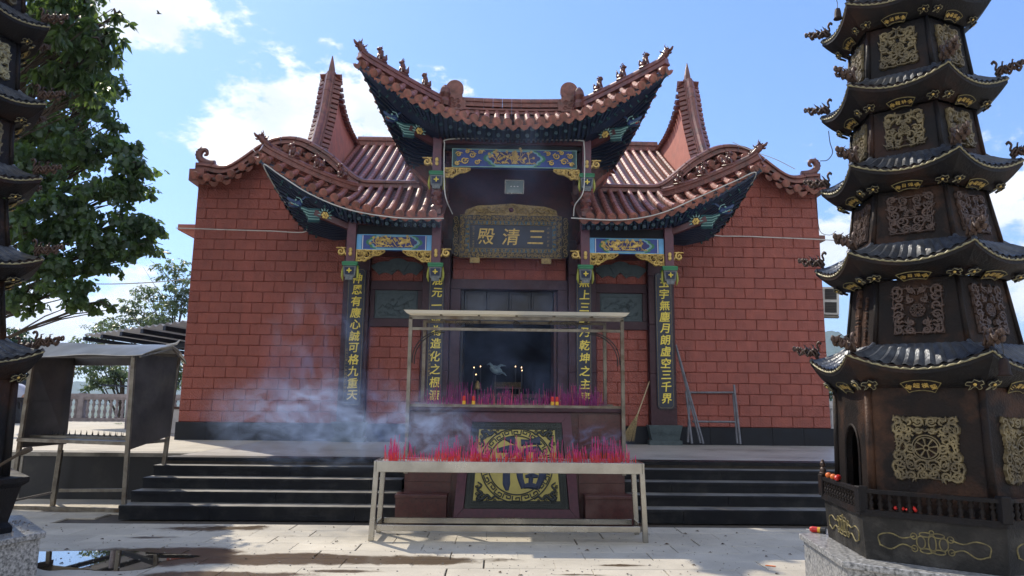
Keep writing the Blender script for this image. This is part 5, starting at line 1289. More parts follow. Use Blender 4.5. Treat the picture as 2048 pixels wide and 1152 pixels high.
# incense sticks
def sticks(n, x0, x1, y0, y1, z, group, label, hmin, hmax, seed, mats, clumps, foot):
    rnd = random.Random(seed); vars_ = []
    for k in range(10):
        h_ = lerp(hmin, hmax, (k/9)**1.5); b = MB(); cut = min(foot*rnd.uniform(.5, 1.3), h_*.8)
        b.tube([(0, 0, 0), (0, 0, cut)], .0034, 4); b.mi = 1; b.tube([(0, 0, cut), (0, 0, h_)], [.0032, .0028], 4); b.mi = 2; b.tube([(0, 0, h_), (0.003, 0, h_+.014)], [.0030, .0018], 4); vars_.append((h_, [b.mesh('incense_stick', [K['redstick'], K[m], K['burnt']]) for m in mats]))
    cl = [(rnd.uniform(x0+.1, x1-.1), rnd.uniform(y0, y1), rnd.uniform(.5, 1)) for _ in range(clumps)]
    rest = None
    for i in range(n):
        if rnd.random() < .60: cx, cy, t = rnd.choice(cl); x = rnd.gauss(cx, .035); y = rnd.gauss(cy, .03)
        else: x = rnd.uniform(x0, x1); y = rnd.uniform(y0, y1); t = rnd.random()*.7
        x = min(x1, max(x0, x)); y = min(y1, max(y0, y)); k = int(min(9, max(0, rnd.gauss(t*7, 2)))); me = rnd.choice(vars_[k][1])
        ro = (rnd.gauss(0, .085), rnd.gauss(0, .085), rnd.uniform(0, 6))
        if i < 149:
            o = obj('incense_stick', me, None, (x, y, z), ro); tag(o, label, 'incense', group)
        else:
            if rest is None: rest = [MB(), MB()]
            E = Matrix.Translation((x, y, z)) @ Euler(ro).to_matrix().to_4x4(); h_ = vars_[k][0]; cut = min(foot, h_*.6)
            rest[0].M = E; rest[0].tube([(0, 0, 0), (0, 0, cut)], .0034, 4); rest[1].M = E; rest[1].tube([(0, 0, cut), (0, 0, h_)], [.0032, .0028], 4)
    return rest
r_ = sticks(760, TX0+.06, TX1-.06, TY0+.06, TY1-.06, TT-.03, 'incense sticks standing in the steel trough', 'thin pink incense stick with red foot standing in the long steel trough', .07, .33, 1, ['magenta', 'rosestick', 'magenta', 'redstick', 'violet'], 46, .13)
o = r_[0].build('incense_feet', K['redstick']); stuff(o, 'red feet of the smaller incense sticks in the steel trough'); o = r_[1].build('incense_mass', K['magenta']); stuff(o, 'mass of smaller pink incense sticks in the steel trough')
r_ = sticks(620, -1.38, 1.36, AY+.30, AY+.86, 1.585, 'incense sticks standing on the altar ledge', 'thin violet incense stick standing in ash on the altar ledge under the canopy', .08, .34, 5, ['violet', 'magenta', 'violet', 'rosestick'], 48, .010)
o = r_[0].build('incense_feet', K['redstick']); stuff(o, 'red feet of the smaller incense sticks on the altar ledge'); o = r_[1].build('incense_mass', K['violet']); stuff(o, 'mass of smaller violet incense sticks on the altar ledge')
# bottles/candle cups on the ledge
for px, lab in ((928, 'leftmost red and yellow candle jar on the altar ledge'), (947, 'second red and yellow candle jar from the left on the altar ledge'), (1105, 'third red and yellow candle jar from the left on the altar ledge'), (1114, 'rightmost red and yellow candle jar on the altar ledge')):
    p = at(px, 800, AY+.26); t = thing('candle_jar', lab, 'candle', (p.x, AY+.262, 1.597))
    b = MB(); b.lathe([(.022, 0), (.026, .01), (.026, .05), (.022, .055)], 10); b.build('jar_base', K['canyellow'], t); b = MB(); b.lathe([(.022, .055), (.025, .07), (.024, .105), (.018, .125)], 10); b.build('jar_top', K['red'], t)
# things inside the doorway
it = thing('offering_table', 'dark offering table inside the doorway', 'table', (0, 17.3, TZ))
b = MB(); b.box(-.95, .95, -.35, .35, 1.0, 1.08); b.build('table_top', K['woodred'], it)
b = MB(); b.box(-.9, .9, -.3, -.27, .15, 1.0); b.build('table_front', K['door'], it)
for x in (-.88, .88): b = MB(); b.box(x-.05, x+.05, -.3, .3, 0, 1.0); b.build('leg', K['woodred'], it)
c = at(992, 740, 17.25); t = thing('bird_carving', 'pale blue carved bird standing in the dark doorway', 'carving', (c.x, 17.25, TZ+1.08))
b = MB(); z0 = c.z-TZ-1.08; b.tube([(-.05, 0, 0), (-.03, 0, z0-.12)], [.06, .03], 8); b.build('stand', K['door'], t)
b = MB(); b.ball((0, 0, z0), .17, .08, .10, 10, 7, rot=(0, R(25), 0)); b.tube([(.0, 0, z0+.03), (.12, 0, z0+.12), (.25, 0, z0+.10)], [.10, .07, .01], 6, flat=.5); b.tube([(-.02, 0, z0+.02), (-.16, 0, z0+.16), (-.22, 0, z0+.12)], [.10, .06, .015], 6, flat=.5); b.tube([(.05, 0, z0-.02), (.2, 0, z0-.08), (.26, 0, z0-.14)], [.07, .05, .01], 6, flat=.5); b.build('bird', K['porcelain'], t, smooth=True)
cols_ = ['left front', 'left rear', 'low left', 'right', 'far right upper', 'far right lower']
for i, (px, py) in enumerate(((948, 735), (961, 733), (952, 749), (1031, 733), (1043, 735), (1044, 741))):
    c = at(px, py, 17.1); t = thing('candle', 'lit candle in the dark doorway, the %s flame of six' % cols_[i], 'candle', (c.x, 17.1, TZ+1.08))
    h_ = max(.05, c.z-TZ-1.08); b = MB(); b.tube([(0, 0, 0), (0, 0, h_-.02)], .012, 7); b.build('candle_stick', K['door'], t); b = MB(); b.ball((0, 0, h_), .007, .007, .016, 6, 5); b.build('flame', K['flame'], t)
c = at(955, 770, 16.6); t = thing('brass_bell', 'brass bell on a low stand left inside the doorway', 'bell', (c.x, 16.6, TZ)); h_ = c.z-TZ
b = MB(); b.tube([(0, 0, 0), (0, 0, h_-.10)], .04, 8); b.build('stand', K['door'], t); b = MB(); b.lathe([(.09, -.10), (.075, -.06), (.06, .03), (.03, .08), (.012, .10)], 14, c=(0, 0, h_)); b.build('bell_body', K['oldgold'], t, smooth=True)
t = thing('incense_rack', 'small gilt rack of sticks in front of the offering table', 'rack', (.0, 16.7, TZ)); zr = at(1000, 775, 16.7).z-TZ
b = MB(); b.box(-.32, .32, -.04, .04, zr-.02, zr+.01); b.box(-.3, -.27, -.03, .03, 0, zr-.02); b.box(.27, .3, -.03, .03, 0, zr-.02); b.build('rack_base', K['woodred'], t)
b = MB()
for k in range(22): b.tube([(-.3+k*.0286, 0, zr+.01), (-.3+k*.0286, 0, zr+.13)], .006, 4)
stuff(b.build('rack_sticks', K['oldgold'], t))
# ================================================================== CAST IRON PAGODA BURNERS
K['ironmid'] = mat('rust_tinged_cast_iron', (.017, .011, .009), (.007, .006, .006), rough=.6, metal=.1, spec=.18, scale=6, bump=.4, bscale=55, dirt=(.085, .040, .022), dscale=2.0)
K['ashiron'] = mat('ash_dusted_iron', (.030, .028, .026), (.012, .012, .012), rough=.6, spec=.2, scale=5, bump=.3, bscale=50, dirt=(.07, .066, .06), dscale=2.5)
K['wavygold'] = mat('flaking_ochre_line', (.25, .205, .075), (.075, .062, .032), rough=.6, scale=22)
def filigree(w_, h_, seed, kind, m):
    q = MB(); rnd = random.Random(seed); d = .022
    cell = .062; nx = max(1, int(w_*.5/cell)); nz = max(2, int(h_/cell))
    for j in range(nz):
        for i in range(nx):
            x = (i+.55)*w_*.5/nx; z = -h_/2+(j+.5)*h_/nz; x += rnd.uniform(-.008, .008); z += rnd.uniform(-.008, .008)
            if math.hypot(x, z) < .20*h_: continue
            r = cell*rnd.choice((.40, .55, .62, .80, .95)); a0 = rnd.uniform(0, 6.28); dr = rnd.choice((-1, 1)); tn = rnd.uniform(1.0, 1.7)
            scroll(q, x, z, r, tn, a0, dr, .030, d); scroll(q, -x, z, r, tn, math.pi-a0, -dr, .030, d)
            for _q in range(3):
                a = rnd.uniform(0, 6.28)
                for s in (-1, 1): q.ribbon([(s*x, z), (s*(x+.03*math.cos(a)), z+.03*math.sin(a)), (s*(x+.052*math.cos(a+.5)), z+.052*math.sin(a+.5))], [.014, .032, .004], d*rnd.uniform(.7, 1.3))
    # scalloped outline
    P = []
    for (ax, az, bx, bz) in ((-1, -1, 1, -1), (1, -1, 1, 1), (1, 1, -1, 1), (-1, 1, -1, -1)):
        for i in range(16):
            t = i/16; x = lerp(ax, bx, t)*w_/2; z = lerp(az, bz, t)*h_/2; k = .97-.045*abs(math.sin(t*math.pi*3)); P.append((x*k, z*k))
    P.append(P[0]); q.ribbon(P, .016, d*.8)
    if kind == 'wheel':
        for r in (.20*h_, .165*h_, .04*h_): q.ribbon([(r*math.cos(t), r*math.sin(t)) for t in [2*math.pi*i/28 for i in range(29)]], .016, d)
        for k in range(8): t = k*math.pi/4+.2; q.ribbon([(.04*h_*math.cos(t), .04*h_*math.sin(t)), (.16*h_*math.cos(t), .16*h_*math.sin(t))], [.012, .024], d)
    elif kind == 'lotus':
        for k in range(9): t = R(10+20*k); q.ribbon([(0, -.05*h_), (.10*h_*math.cos(t), -.05*h_+.12*h_*math.sin(t)), (.17*h_*math.cos(t), -.05*h_+.20*h_*math.sin(t))], [.012, .038, .004], d*1.3)
        q.ribbon([(-.16*h_, -.06*h_), (0, -.10*h_), (.16*h_, -.06*h_)], [.006, .03, .006], d)
    else:
        for k in range(6): t = k*math.pi/3; q.ribbon([(.05*h_*math.cos(t)+.085*h_*math.cos(u), .05*h_*math.sin(t)+.085*h_*math.sin(u)) for u in [i*.63 for i in range(11)]], .014, d)
    q.mi = 0; return q.mesh('relief_panel', K[m])
FIL = {}
def fil(w_, h_, seed, kind, m):
    k = (round(w_, 2), round(h_, 2), seed, kind, m)
    if k not in FIL: FIL[k] = filigree(w_, h_, seed, kind, m)
    return FIL[k]
def dragon_mesh():
    b = MB()        # scrolling openwork dragon reaching along +x, tail raised at the back
    P = smooth_path([(-.05, 0, .02), (.0, 0, .07), (.05, 0, .03), (.09, 0, .08), (.13, 0, .045), (.17, 0, .085), (.21, 0, .07), (.235, 0, .09)], 4); n = len(P)
    b.tube(P, [lerp(.022, .012, i/n) for i in range(n)], 6)
    P2 = smooth_path([(-.03, 0, .0), (.03, 0, .06), (.08, 0, .02), (.12, 0, .065), (.17, 0, .03), (.20, 0, .06)], 4); b.tube([p+Vector((0, .02, 0)) for p in P2], .013, 5)
    b.tube([p+Vector((.01, -.02, .01)) for p in P2], .011, 5)
    b.tube(smooth_path([(.0, 0, .05), (-.05, 0, .07), (-.035, 0, .11), (-.06, 0, .135), (-.085, 0, .12)], 3), .013, 5)
    b.tube(smooth_path([(.23, 0, .09), (.255, 0, .10), (.26, 0, .075), (.235, 0, .07)], 3), .011, 5); b.ball((.205, 0, .085), .024, .02, .02, 6, 4)
    for k in range(9): x = -.01+.024*k; b.tube([(x, .012*(-1)**k, .05+.02*math.sin(k*1.6)), (x+.008, .02*(-1)**k, .085+.025*math.sin(k*1.6)), (x+.022, .01, .10+.02*math.sin(k*1.6))], [.010, .008, .002], 4)
    b.tube([(-.04, 0, -.03), (-.03, 0, .02), (.02, 0, .03)], [.02, .018, .014], 6)
    return b.mesh('corner_dragon', K['dragon'], smooth=True)
DRG = dragon_mesh()
def baluster_mesh(h_, r, m, name='baluster'):
    b = MB(); b.lathe([(r*.8, 0), (r*.9, h_*.08), (r*.5, h_*.16), (r*.95, h_*.36), (r*.55, h_*.52), (r*.45, h_*.58), (r*.9, h_*.72), (r*.5, h_*.86), (r*.85, h_*.93), (r*.85, h_)], 8); return b.mesh(name, K[m], smooth=True)
BAL = baluster_mesh(.13, .026, 'ironmid')
def lion_small():
    b = MB(); b.ball((0, 0, .03), .03, .03, .035, 7, 5); b.ball((0, 0, .085), .026, .024, .03, 7, 5); b.ball((0, -.015, .075), .012, .012, .01, 5, 4); b.tube([(0, 0, -.005), (0, 0, .015)], .035, 8); b.ball((0, 0, .115), .014, n=6, m=4); return b.mesh('post_lion', K['dragon'], smooth=True)
LION = lion_small()
MOTIF = None
def motif(w_, m='wavygold'):
    q = MB(); h = .055
    for s in (-1, 1):
        q.ribbon(smooth_2([(s*.14, .045), (s*.24, .02), (s*.34, .05), (s*.44, .02), (s*.43, -.06)], 4), .012, .008); q.ribbon(smooth_2([(s*.14, -.06), (s*.24, -.03), (s*.34, -.08), (s*.43, -.055)], 4), .012, .008)
        for z in (-.055, .045): q.ribbon([(s*.145+.025*math.cos(t), z+.025*math.sin(t)) for t in [i*.6 for i in range(12)]], .010, .008)
    for (cx, cz, rx, rz) in ((0, 0, .03, .075), (-.09, 0, .035, .05), (.09, 0, .035, .05), (-.05, .065, .05, .018), (.05, .065, .05, .018), (-.05, -.065, .05, .018), (.05, -.065, .05, .018), (0, .085, .018, .018)):
        q.ribbon([(cx+rx*math.cos(t), cz+rz*math.sin(t)) for t in [2*math.pi*i/16 for i in range(17)]], .011, .009)
    k = w_/.98; q.v = [(x*k, y, z*min(1, k*1.1)) for x, y, z in q.v]; return q.mesh('ochre_ribbon_motif', K[m])
def fan_sign(parent, T, w_, text, size):
    p = obj('fan_sign', None, parent); p.matrix_basis = T
    a0, a1 = R(62), R(118); r0v, r1v = w_*.66, w_*1.04; P = [(r1v*math.cos(t), r1v*math.sin(t)-w_*.86) for t in [a0+(a1-a0)*i/8 for i in range(9)]]+[(r0v*math.cos(t), r0v*math.sin(t)-w_*.86) for t in [a1+(a0-a1)*i/8 for i in range(9)]]
    P = [(x, z) for x, z in P]
    b = MB(); b.prism(P[::-1], -.006, .004); b.build('sign_plate', K['iron'], p); q = MB(); q.ribbon(P+[P[0]], .006, .006, .006); q.build('sign_border', K['wavygold'], p)
    n = len(text)
    for i, ch in enumerate(text):
        t = a1+(a0-a1)*(i+.5)/n; rm = (r0v+r1v)/2
        glyphs(p, ch, size, 'gold', Matrix.Translation((rm*math.cos(t), -.009, rm*math.sin(t)-w_*.86)) @ Matrix.Rotation(-(math.pi/2-t)*-1*-1, 4, 'Y'), offset=.004, depth=.004, res=2, shear=0)
def cloud_plate(parent, T, s_):
    P = smooth_2([(-.05, -.05), (-.03, -.01), (-.065, .0), (-.05, .03), (-.015, .03), (0, .055), (.03, .035), (.05, .045), (.06, .01), (.035, .0), (.045, -.03), (.02, -.045), (.0, -.01), (-.03, -.04)], 2)
    b = MB(); b.M = Matrix.Scale(s_, 4); b.prism(P[::-1], -.02, .0); o = b.build('cloud_bracket', K['iron'], parent); o.matrix_basis = T
    q = MB(); q.M = Matrix.Scale(s_, 4); q.ribbon([(x, z) for x, z in P]+[P[0]], .005, .005, .02); q.build('cloud_outline', K['trim'], o)
    q = MB(); q.M = Matrix.Scale(s_, 4); q.ball((0, -.024, .008), .014, .010, .014, 6, 4); q.build('cloud_boss', K['gold'], o)
C30 = math.cos(math.pi/6)
def hexring(mb, prof, rot, caps=True): mb.lathe(prof, 6, rot=rot, caps=caps)
def face_T(phi, r, z, tilt=0.0):
    c, s = math.cos(phi), math.sin(phi)
    return Matrix(((-s, -c, 0, r*c), (c, -s, 0, r*s), (0, 0, 1, z), (0, 0, 0, 1))) @ Matrix.Rotation(-tilt, 4, 'X')
def iron_roof(par, rot, Rt, zt, Rin, zin, Rb, zb, lift, mroof='ironroof', trim='trim', nr=11):
    p = obj('tier_roof', None, par)
    cn = [Vector((math.cos(rot+k*math.pi/3), math.sin(rot+k*math.pi/3), 0)) for k in range(7)]
    def eave(k, u):
        P = (cn[k]*(1-u)+cn[k+1]*u); c = abs(2*u-1); P = P*(Rt*(1-.035*(1-c*c))); P.z = zt-lift*(1-c**2.0); return P
    b = MB()
    for k in range(6):
        def fn(u, v):
            E = eave(k, u); I = (cn[k]*(1-u)+cn[k+1]*u)*Rin; P = I.lerp(E, v); P.z = zin+(E.z+.03-zin)*(1-(1-v)**1.8)+.030*abs(math.sin(math.pi*u*nr))*min(1, v*3+.2); return P
        b.grid(fn, nr*4, 7)
    b.build('roof_shell', K[mroof], p, smooth=False)
    b = MB()
    for k in range(6):
        def f2(u, v):
            E = eave(k, u); E.z -= .012; I = (cn[k]*(1-u)+cn[k+1]*u)*Rb; I.z = zb; P = I.lerp(E, v); P.z = lerp(zb, E.z, v**1.5); return P
        b.grid(lambda u, v: f2(u, 1-v), 12, 5)
        b.grid(lambda u, v: (lambda E: (E.x, E.y, E.z+lerp(-.012, .045, v)))(eave(k, u)), 12, 1)
    b.build('roof_underside', K['iron'], p)
    b = MB()
    for k in range(6):
        pts = []
        for i in range(41):
            E = eave(k, i/40); E *= 1.004; E = Vector((E.x, E.y, eave(k, i/40).z+.022+.004*math.sin(i*2.4))); pts.append(E)
        b.tube(pts, [.0075+.003*math.sin(i*2.4) for i in range(41)], 5)
    b.build('eave_trim', K[trim], p)
    for k in range(6):
        tip = eave(k, 0); I = cn[k]*Rin; I.z = zin
        b = MB(); b.tube([I+Vector((0, 0, .01)), I.lerp(tip, .5)+Vector((0, 0, -.045*min(1, (zin-zt)/.2+.6))), I.lerp(tip, .8)+Vector((0, 0, -.03)), tip+Vector((0, 0, .04))], [.018, .018, .018, .022], 7); b.build('hip_rib', K[mroof], p)
        o = bpy.data.objects.new('corner_dragon', DRG); COL.objects.link(o); o.parent = p
        o.matrix_basis = Matrix.Translation(tip+Vector((0, 0, .055))) @ Matrix.Rotation(rot+k*math.pi/3, 4, 'Z') @ Matrix.Translation((-.04, 0, 0)) @ Matrix.Diagonal((.74, 1.35, 1.10, 1))
    return p, eave
def tier_body(par, rot, R0, z0, R1, z1, m, rib=.026, arch=None):
    p = obj('tier_wall', None, par); b = MB()
    if arch is None: hexring(b, [(R0, z0), (R1, z1)], rot)
    else:
        for k in range(6):
            A0, B0 = [Vector((R0*math.cos(rot+j*math.pi/3), R0*math.sin(rot+j*math.pi/3), z0)) for j in (k, k+1)]; A1, B1 = [Vector((R1*math.cos(rot+j*math.pi/3), R1*math.sin(rot+j*math.pi/3), z1)) for j in (k, k+1)]
            if k != arch: b.add([A0, B0, B1, A1], [(0, 1, 2, 3)]); continue
            def pt(u, v): return A0.lerp(B0, u).lerp(A1.lerp(B1, u), v)
            w_ = .21; AR = [(.5-w_, .0), (.5-w_, .42)]+[(.5-w_*math.cos(t), .42+.26*math.sin(t)**.8) for t in [R(15*i) for i in range(1, 6)]]+[(.5, .68)]
            Lf = [(0, 0)]+AR+[(.5, 1), (0, 1)]; b.add([pt(u, v) for u, v in Lf], [tuple(range(len(Lf)))])
            Rg = [(1-u, v) for u, v in Lf]; b.add([pt(u, v) for u, v in Rg], [tuple(range(len(Rg)-1, -1, -1))])
            full = AR+[(1-u, v) for u, v in AR[::-1][1:]]
            inn = (A0+B0)*.5; inn.z = 0; inn = -inn.normalized()*.05
            o_ = [pt(u, v) for u, v in full]; n = len(o_); b.add(o_+[q+inn for q in o_], [(i, i+1, n+i+1, n+i) for i in range(n-1)])
            rr = MB(); rr.tube([q-inn*.1 for q in o_], .012, 6); rr.build('arch_moulding', K[m], p)
        b.add([(R1*math.cos(rot+k*math.pi/3), R1*math.sin(rot+k*math.pi/3), z1-.01) for k in range(6)], [tuple(range(6))])
        b.add([(R0*math.cos(rot+k*math.pi/3), R0*math.sin(rot+k*math.pi/3), z0+.01) for k in range(6)], [tuple(range(6))])
    b.build('wall_casting', K[m], p)
    for k in range(6):
        a = rot+k*math.pi/3; q = MB(); q.tube([(R0*math.cos(a), R0*math.sin(a), z0), (R1*math.cos(a), R1*math.sin(a), z1)], [rib, rib*.85], 8); q.build('corner_column', K[m], p, smooth=True)
    return p
def burner(name, label, loc, rot, left):
    t = thing(name, label, 'incense burner', loc)
    tiers = [(2.03, .98), (2.885, .886), (3.66, .793), (4.40, .75), (5.19, .70), (5.93, .64)]
    mats_ = ['ironmid', 'ironmid', 'ironmid', 'iron', 'iron', 'iron', 'iron']
    gold = ['bronze', 'dragon', 'dragon', 'bronze', 'bronze' if not left else 'trim', 'bronze', 'bronze']
    kinds = ['wheel', 'ring', 'lotus', 'ring', 'ring', 'lotus', 'ring']
    signs = ['遍超橫竪', '佛日增輝', '佛日增輝', '佛龍林深', '佛法無邊', '佛光普照']; sign2 = ['三寶皈依', '風調雨順', '風調雨順', '護國佑民', '國泰民安', '五穀豐登']
    # base
    zc = .47
    # granite plinth
    gp = obj('granite_plinth', None, t)
    b = MB(); hexring(b, [(1.13, .0), (1.13, zc-.05)], rot); b.build('plinth_block', K['granite'], gp, bevel=.006)
    b = MB(); hexring(b, [(1.17, zc-.05), (1.17, zc)], rot); b.build('plinth_top', K['granite'], gp, bevel=.006)
    if not left:
        b = MB(); hexring(b, [(.914, zc), (.930, .80)], rot); b.build('base_band', K['ashiron'], t, bevel=.004)
        b = MB(); hexring(b, [(.955, .80), (.955, .828)], rot); b.build('base_lip', K['iron'], t)
        mo = motif(.80)
        for k in range(6):
            phi = rot+(k+.5)*math.pi/3; o = obj('ochre_ribbon_motif', mo, t); o.matrix_basis = face_T(phi, .922*C30+.001, .64)
        rl = obj('balustrade', None, t)
        for k in range(6):
            a, c_ = rot+k*math.pi/3, rot+(k+1)*math.pi/3; A = Vector((.925*math.cos(a), .925*math.sin(a), 0)); B = Vector((.925*math.cos(c_), .925*math.sin(c_), 0))
            b = MB(); b.bar(A+Vector((0, 0, .985)), B+Vector((0, 0, .985)), .045, .028); b.build('top_rail', K['iron'], rl); b = MB(); b.bar(A+Vector((0, 0, .838)), B+Vector((0, 0, .838)), .05, .02); b.build('bottom_rail', K['iron'], rl)
            b = MB(); b.bar(A+Vector((0, 0, .83)), A+Vector((0, 0, 1.02)), .075, .075, up=(0, 1, 0)); b.build('corner_post', K['iron'], rl, bevel=.006)
            if k in (0, 4): obj('post_lion', LION, rl, A+Vector((0, 0, 1.025)), (0, 0, rot))
            for i in range(13): obj('baluster', BAL, rl, A.lerp(B, (i+1)/14)+Vector((0, 0, .845)))
        tier_body(t, rot, .80, .83, .775, 1.79, 'ironmid', .034, arch=0)
        bm = fil(.43, .48, 3, 'wheel', 'bronze')
        for k in range(1, 6): o = obj('relief_panel', bm, t); o.matrix_basis = face_T(rot+(k+.5)*math.pi/3, .785*C30+.004, 1.33, math.atan2(.025*C30, .96))
    else:
        b = MB(); hexring(b, [(.90, zc), (.90, .52), (.86, .56), (.93, .86), (.99, .90), (.99, .945), (.80, .95)], rot); b.build('bowl', K['iron'], t, bevel=.004)
        q = MB(); P = [(-.25, .09), (-.12, .05), (0, .07), (.12, .05), (.25, .09), (.22, -.06), (.1, -.08), (0, -.05), (-.1, -.08), (-.22, -.06), (-.25, .09)]; q.ribbon(P, .012, .008); mo = q.mesh('ochre_ribbon_motif', K['wavygold'])
        for k in range(6): o = obj('ochre_ribbon_motif', mo, t); o.matrix_basis = face_T(rot+(k+.5)*math.pi/3, .90*C30+.008, .72, -math.atan2(.07*C30, .30))
        tier_body(t, rot, .79, .95, .775, 1.79, 'iron', .04)
    for i, (zt, Rt) in enumerate(tiers):
        lift = .12-.008*i; Rn = Rt*.665 if i < 5 else Rt*.62; zin = zt+.115
        Rb = .775 if i == 0 else Rt*.70; zb = zt-(.24 if i == 0 else .20)
        p, ev = iron_roof(t, rot, Rt, zt, Rn+.01, zin, Rb, zb, lift)
        sl = math.atan2(Rt*.93*C30-Rb*C30, (zt-lift)-zb)
        for k in range(6):
            phi = rot+(k+.5)*math.pi/3
            Tm = face_T(phi, (Rb*.60+Rt*.40*.95)*C30, lerp(zb, zt-lift, .22), -sl*.98)
            if k in (0, 1, 2) and (not left or k in (0, 1, 5, 4)): fan_sign(p, Tm, .265*Rt/.98+.02, (signs if k == 1 else sign2)[i], .046*Rt/.98+.004)
            for s in (-1, 1): cloud_plate(p, face_T(phi, (Rb*.66+Rt*.34*.95)*C30, lerp(zb, zt-lift, .16), -sl*.95) @ Matrix.Translation((s*Rb*.46, -.004, .02)), .95*Rt/.98)
        if i < 5:
            z1 = tiers[i+1][0]-.20; R0, R1 = Rn, tiers[i+1][1]*.665*.98
            tier_body(t, rot, R0, zin-.01, R1, z1, mats_[i+1], .022)
            hh = (z1-zin)*.80; ww = R0*.56; pm = fil(ww, hh*.92, 20+i, kinds[i+1], gold[i+1]); tl = math.atan2((R0-R1)*C30, z1-zin)
            for k in range(6):
                T_ = face_T(rot+(k+.5)*math.pi/3, (R0+R1)/2*C30+.003, (zin+z1)/2, tl)
                if i == 0 and k == 0 and not left:
                    glyphs(t, '大南山三清殿', .098, 'ironrust', T_ @ Matrix.Translation((-.05, -.012, .22)), True, .088, offset=.02, depth=.024, shear=0, res=1, name='raised_character')
                    glyphs(t, '公元二零一二年秋', .052, 'ironrust', T_ @ Matrix.Translation((.12, -.008, .14)), True, .05, offset=.01, depth=.014, shear=0, res=1, name='raised_character')
                    continue
                o = obj('relief_panel', pm, t); o.matrix_basis = T_
        else:
            b = MB(); hexring(b, [(Rn, zin-.01), (Rn*.8, zin+.4), (Rn*.4, zin+.55), (.08, zin+.9), (.02, zin+1.4)], rot); b.build('spire', K['iron'], t)
    return t, tiers
PR = Vector((3.49, 6.0, 0)); ROT = R(142)
prt, TI = burner('pagoda_burner', 'tall black iron pagoda incense burner on a granite plinth at the right edge', PR, ROT, False)
P_ = at(86, 712, 6.5); ROTL = R(12); PL = Vector((P_.x-.98*math.cos(ROTL), P_.y-.98*math.sin(ROTL), 0))
plt_, _ = burner('pagoda_burner', 'black iron pagoda incense burner on a bowl base, cut off by the left edge', PL, ROTL, True)
def bell(label, p, s_=1.0):
    t = thing('wind_bell', label, 'bell', p)
    b = MB(); b.tube([(0, 0, 0), (.004, 0, .05*s_), (-.003, 0, .10*s_)], .003, 5); b.build('hanger', K['wire'], t)
    b = MB(); b.lathe([(.044*s_, -.115*s_), (.034*s_, -.10*s_), (.030*s_, -.045*s_), (.024*s_, -.012*s_), (.006*s_, 0)], 12); b.build('bell_body', K['iron' if s_ < 1.2 else 'bronze'], t, smooth=True); return t
def tipz(i, k, out_=0.16): a = ROT+k*math.pi/3; z, r = TI[i]; return PR+Vector(((r+out_)*math.cos(a), (r+out_)*math.sin(a), z))
bell('small iron bell hanging from the fourth roof corner of the right burner', tipz(4, 1, .12)+Vector((0, 0, -.05)), .9)
bell('small iron bell hanging highest, at the top left of the right burner', tipz(5, 1, .12)+Vector((0, 0, -.05)), .9)
bell('pale bell hanging from the lowest roof corner of the right burner', tipz(0, 2, .02)+Vector((.04, -.03, -.03)), 1.15)
def cable2(label, pts, r, m): b = MB(); b.tube(smooth_path(pts, 5), r, 5); return tag(b.build('cable', K[m]), label, 'cable')
a = ROT+math.pi/3; e3 = PR+Vector((.793*math.cos(ROT), .793*math.sin(ROT), 4.40))
cable2('loose dark wire dangling between two roofs of the right burner', [at(1657, 262, 6.3), at(1660, 285, 6.3), at(1665, 305, 6.3), at(1655, 320, 6.3), at(1640, 322, 6.3)], .004, 'wire')
# offerings
def fruit(px, py, Y, z, lab, r=.03): p = at(px, py, Y); b = MB(); b.ball((0, 0, r), r, r, r*.9, 12, 8); o = b.build('orange', K['orange'], None, smooth=True); o.location = (p.x, p.y, z); return tag(o, lab, 'fruit')
A_ = PR+Vector((.925*math.cos(ROT), .925*math.sin(ROT), 0)); B_ = PR+Vector((.925*math.cos(ROT+math.pi/3), .925*math.sin(ROT+math.pi/3), 0))
for k, (tt, lab) in enumerate(((.16, 'orange on the rail of the right burner nearest its corner post'), (.30, 'second orange on the rail of the right burner, beside the red wrapper'))):
    p = A_.lerp(B_, tt); b = MB(); b.ball((0, 0, .026), .028, .028, .025, 12, 8); o = b.build('orange', K['orange'], None, smooth=True); o.location = (p.x, p.y, .999); tag(o, lab, 'fruit')
p = A_.lerp(B_, .42); b = MB(); b.tube([(-.05, 0, .025), (-.03, 0, .028), (.03, 0, .03), (.05, 0, .024)], [.012, .024, .026, .01], 8); o = b.build('red_wrapper', K['red']); o.location = (p.x, p.y, .999); o.rotation_euler = (0, 0, .9); tag(o, 'crumpled red wrapper on the rail of the right burner', 'wrapper')
g = gr(1636, 1066, .47); t = thing('firework_tube', 'red and yellow paper tube lying on the granite plinth corner', 'paper tube', (g.x, g.y, .47+.028)); t.rotation_euler = (0, 0, R(-40))
b = MB(); b.tube([(-.07, 0, 0), (-.05, 0, 0), (-.0, 0, 0)], [.018, .028, .026], 10); b.build('red_part', K['red'], t); b = MB(); b.tube([(0, 0, 0), (.025, 0, 0)], .0265, 10); b.build('yellow_band', K['canyellow'], t); b = MB(); b.tube([(.025, 0, 0), (.07, 0, 0)], .027, 10); b.build('black_cap', K['black'], t)
cable2('white string lying from the granite corner to the paper tube', [gr(1597, 1062, .475), gr(1610, 1058, .476), gr(1622, 1060, .476), gr(1634, 1057, .478)], .003, 'rope')
C_ = PR+Vector((.925*math.cos(ROT+2*math.pi/3), .925*math.sin(ROT+2*math.pi/3), 0))
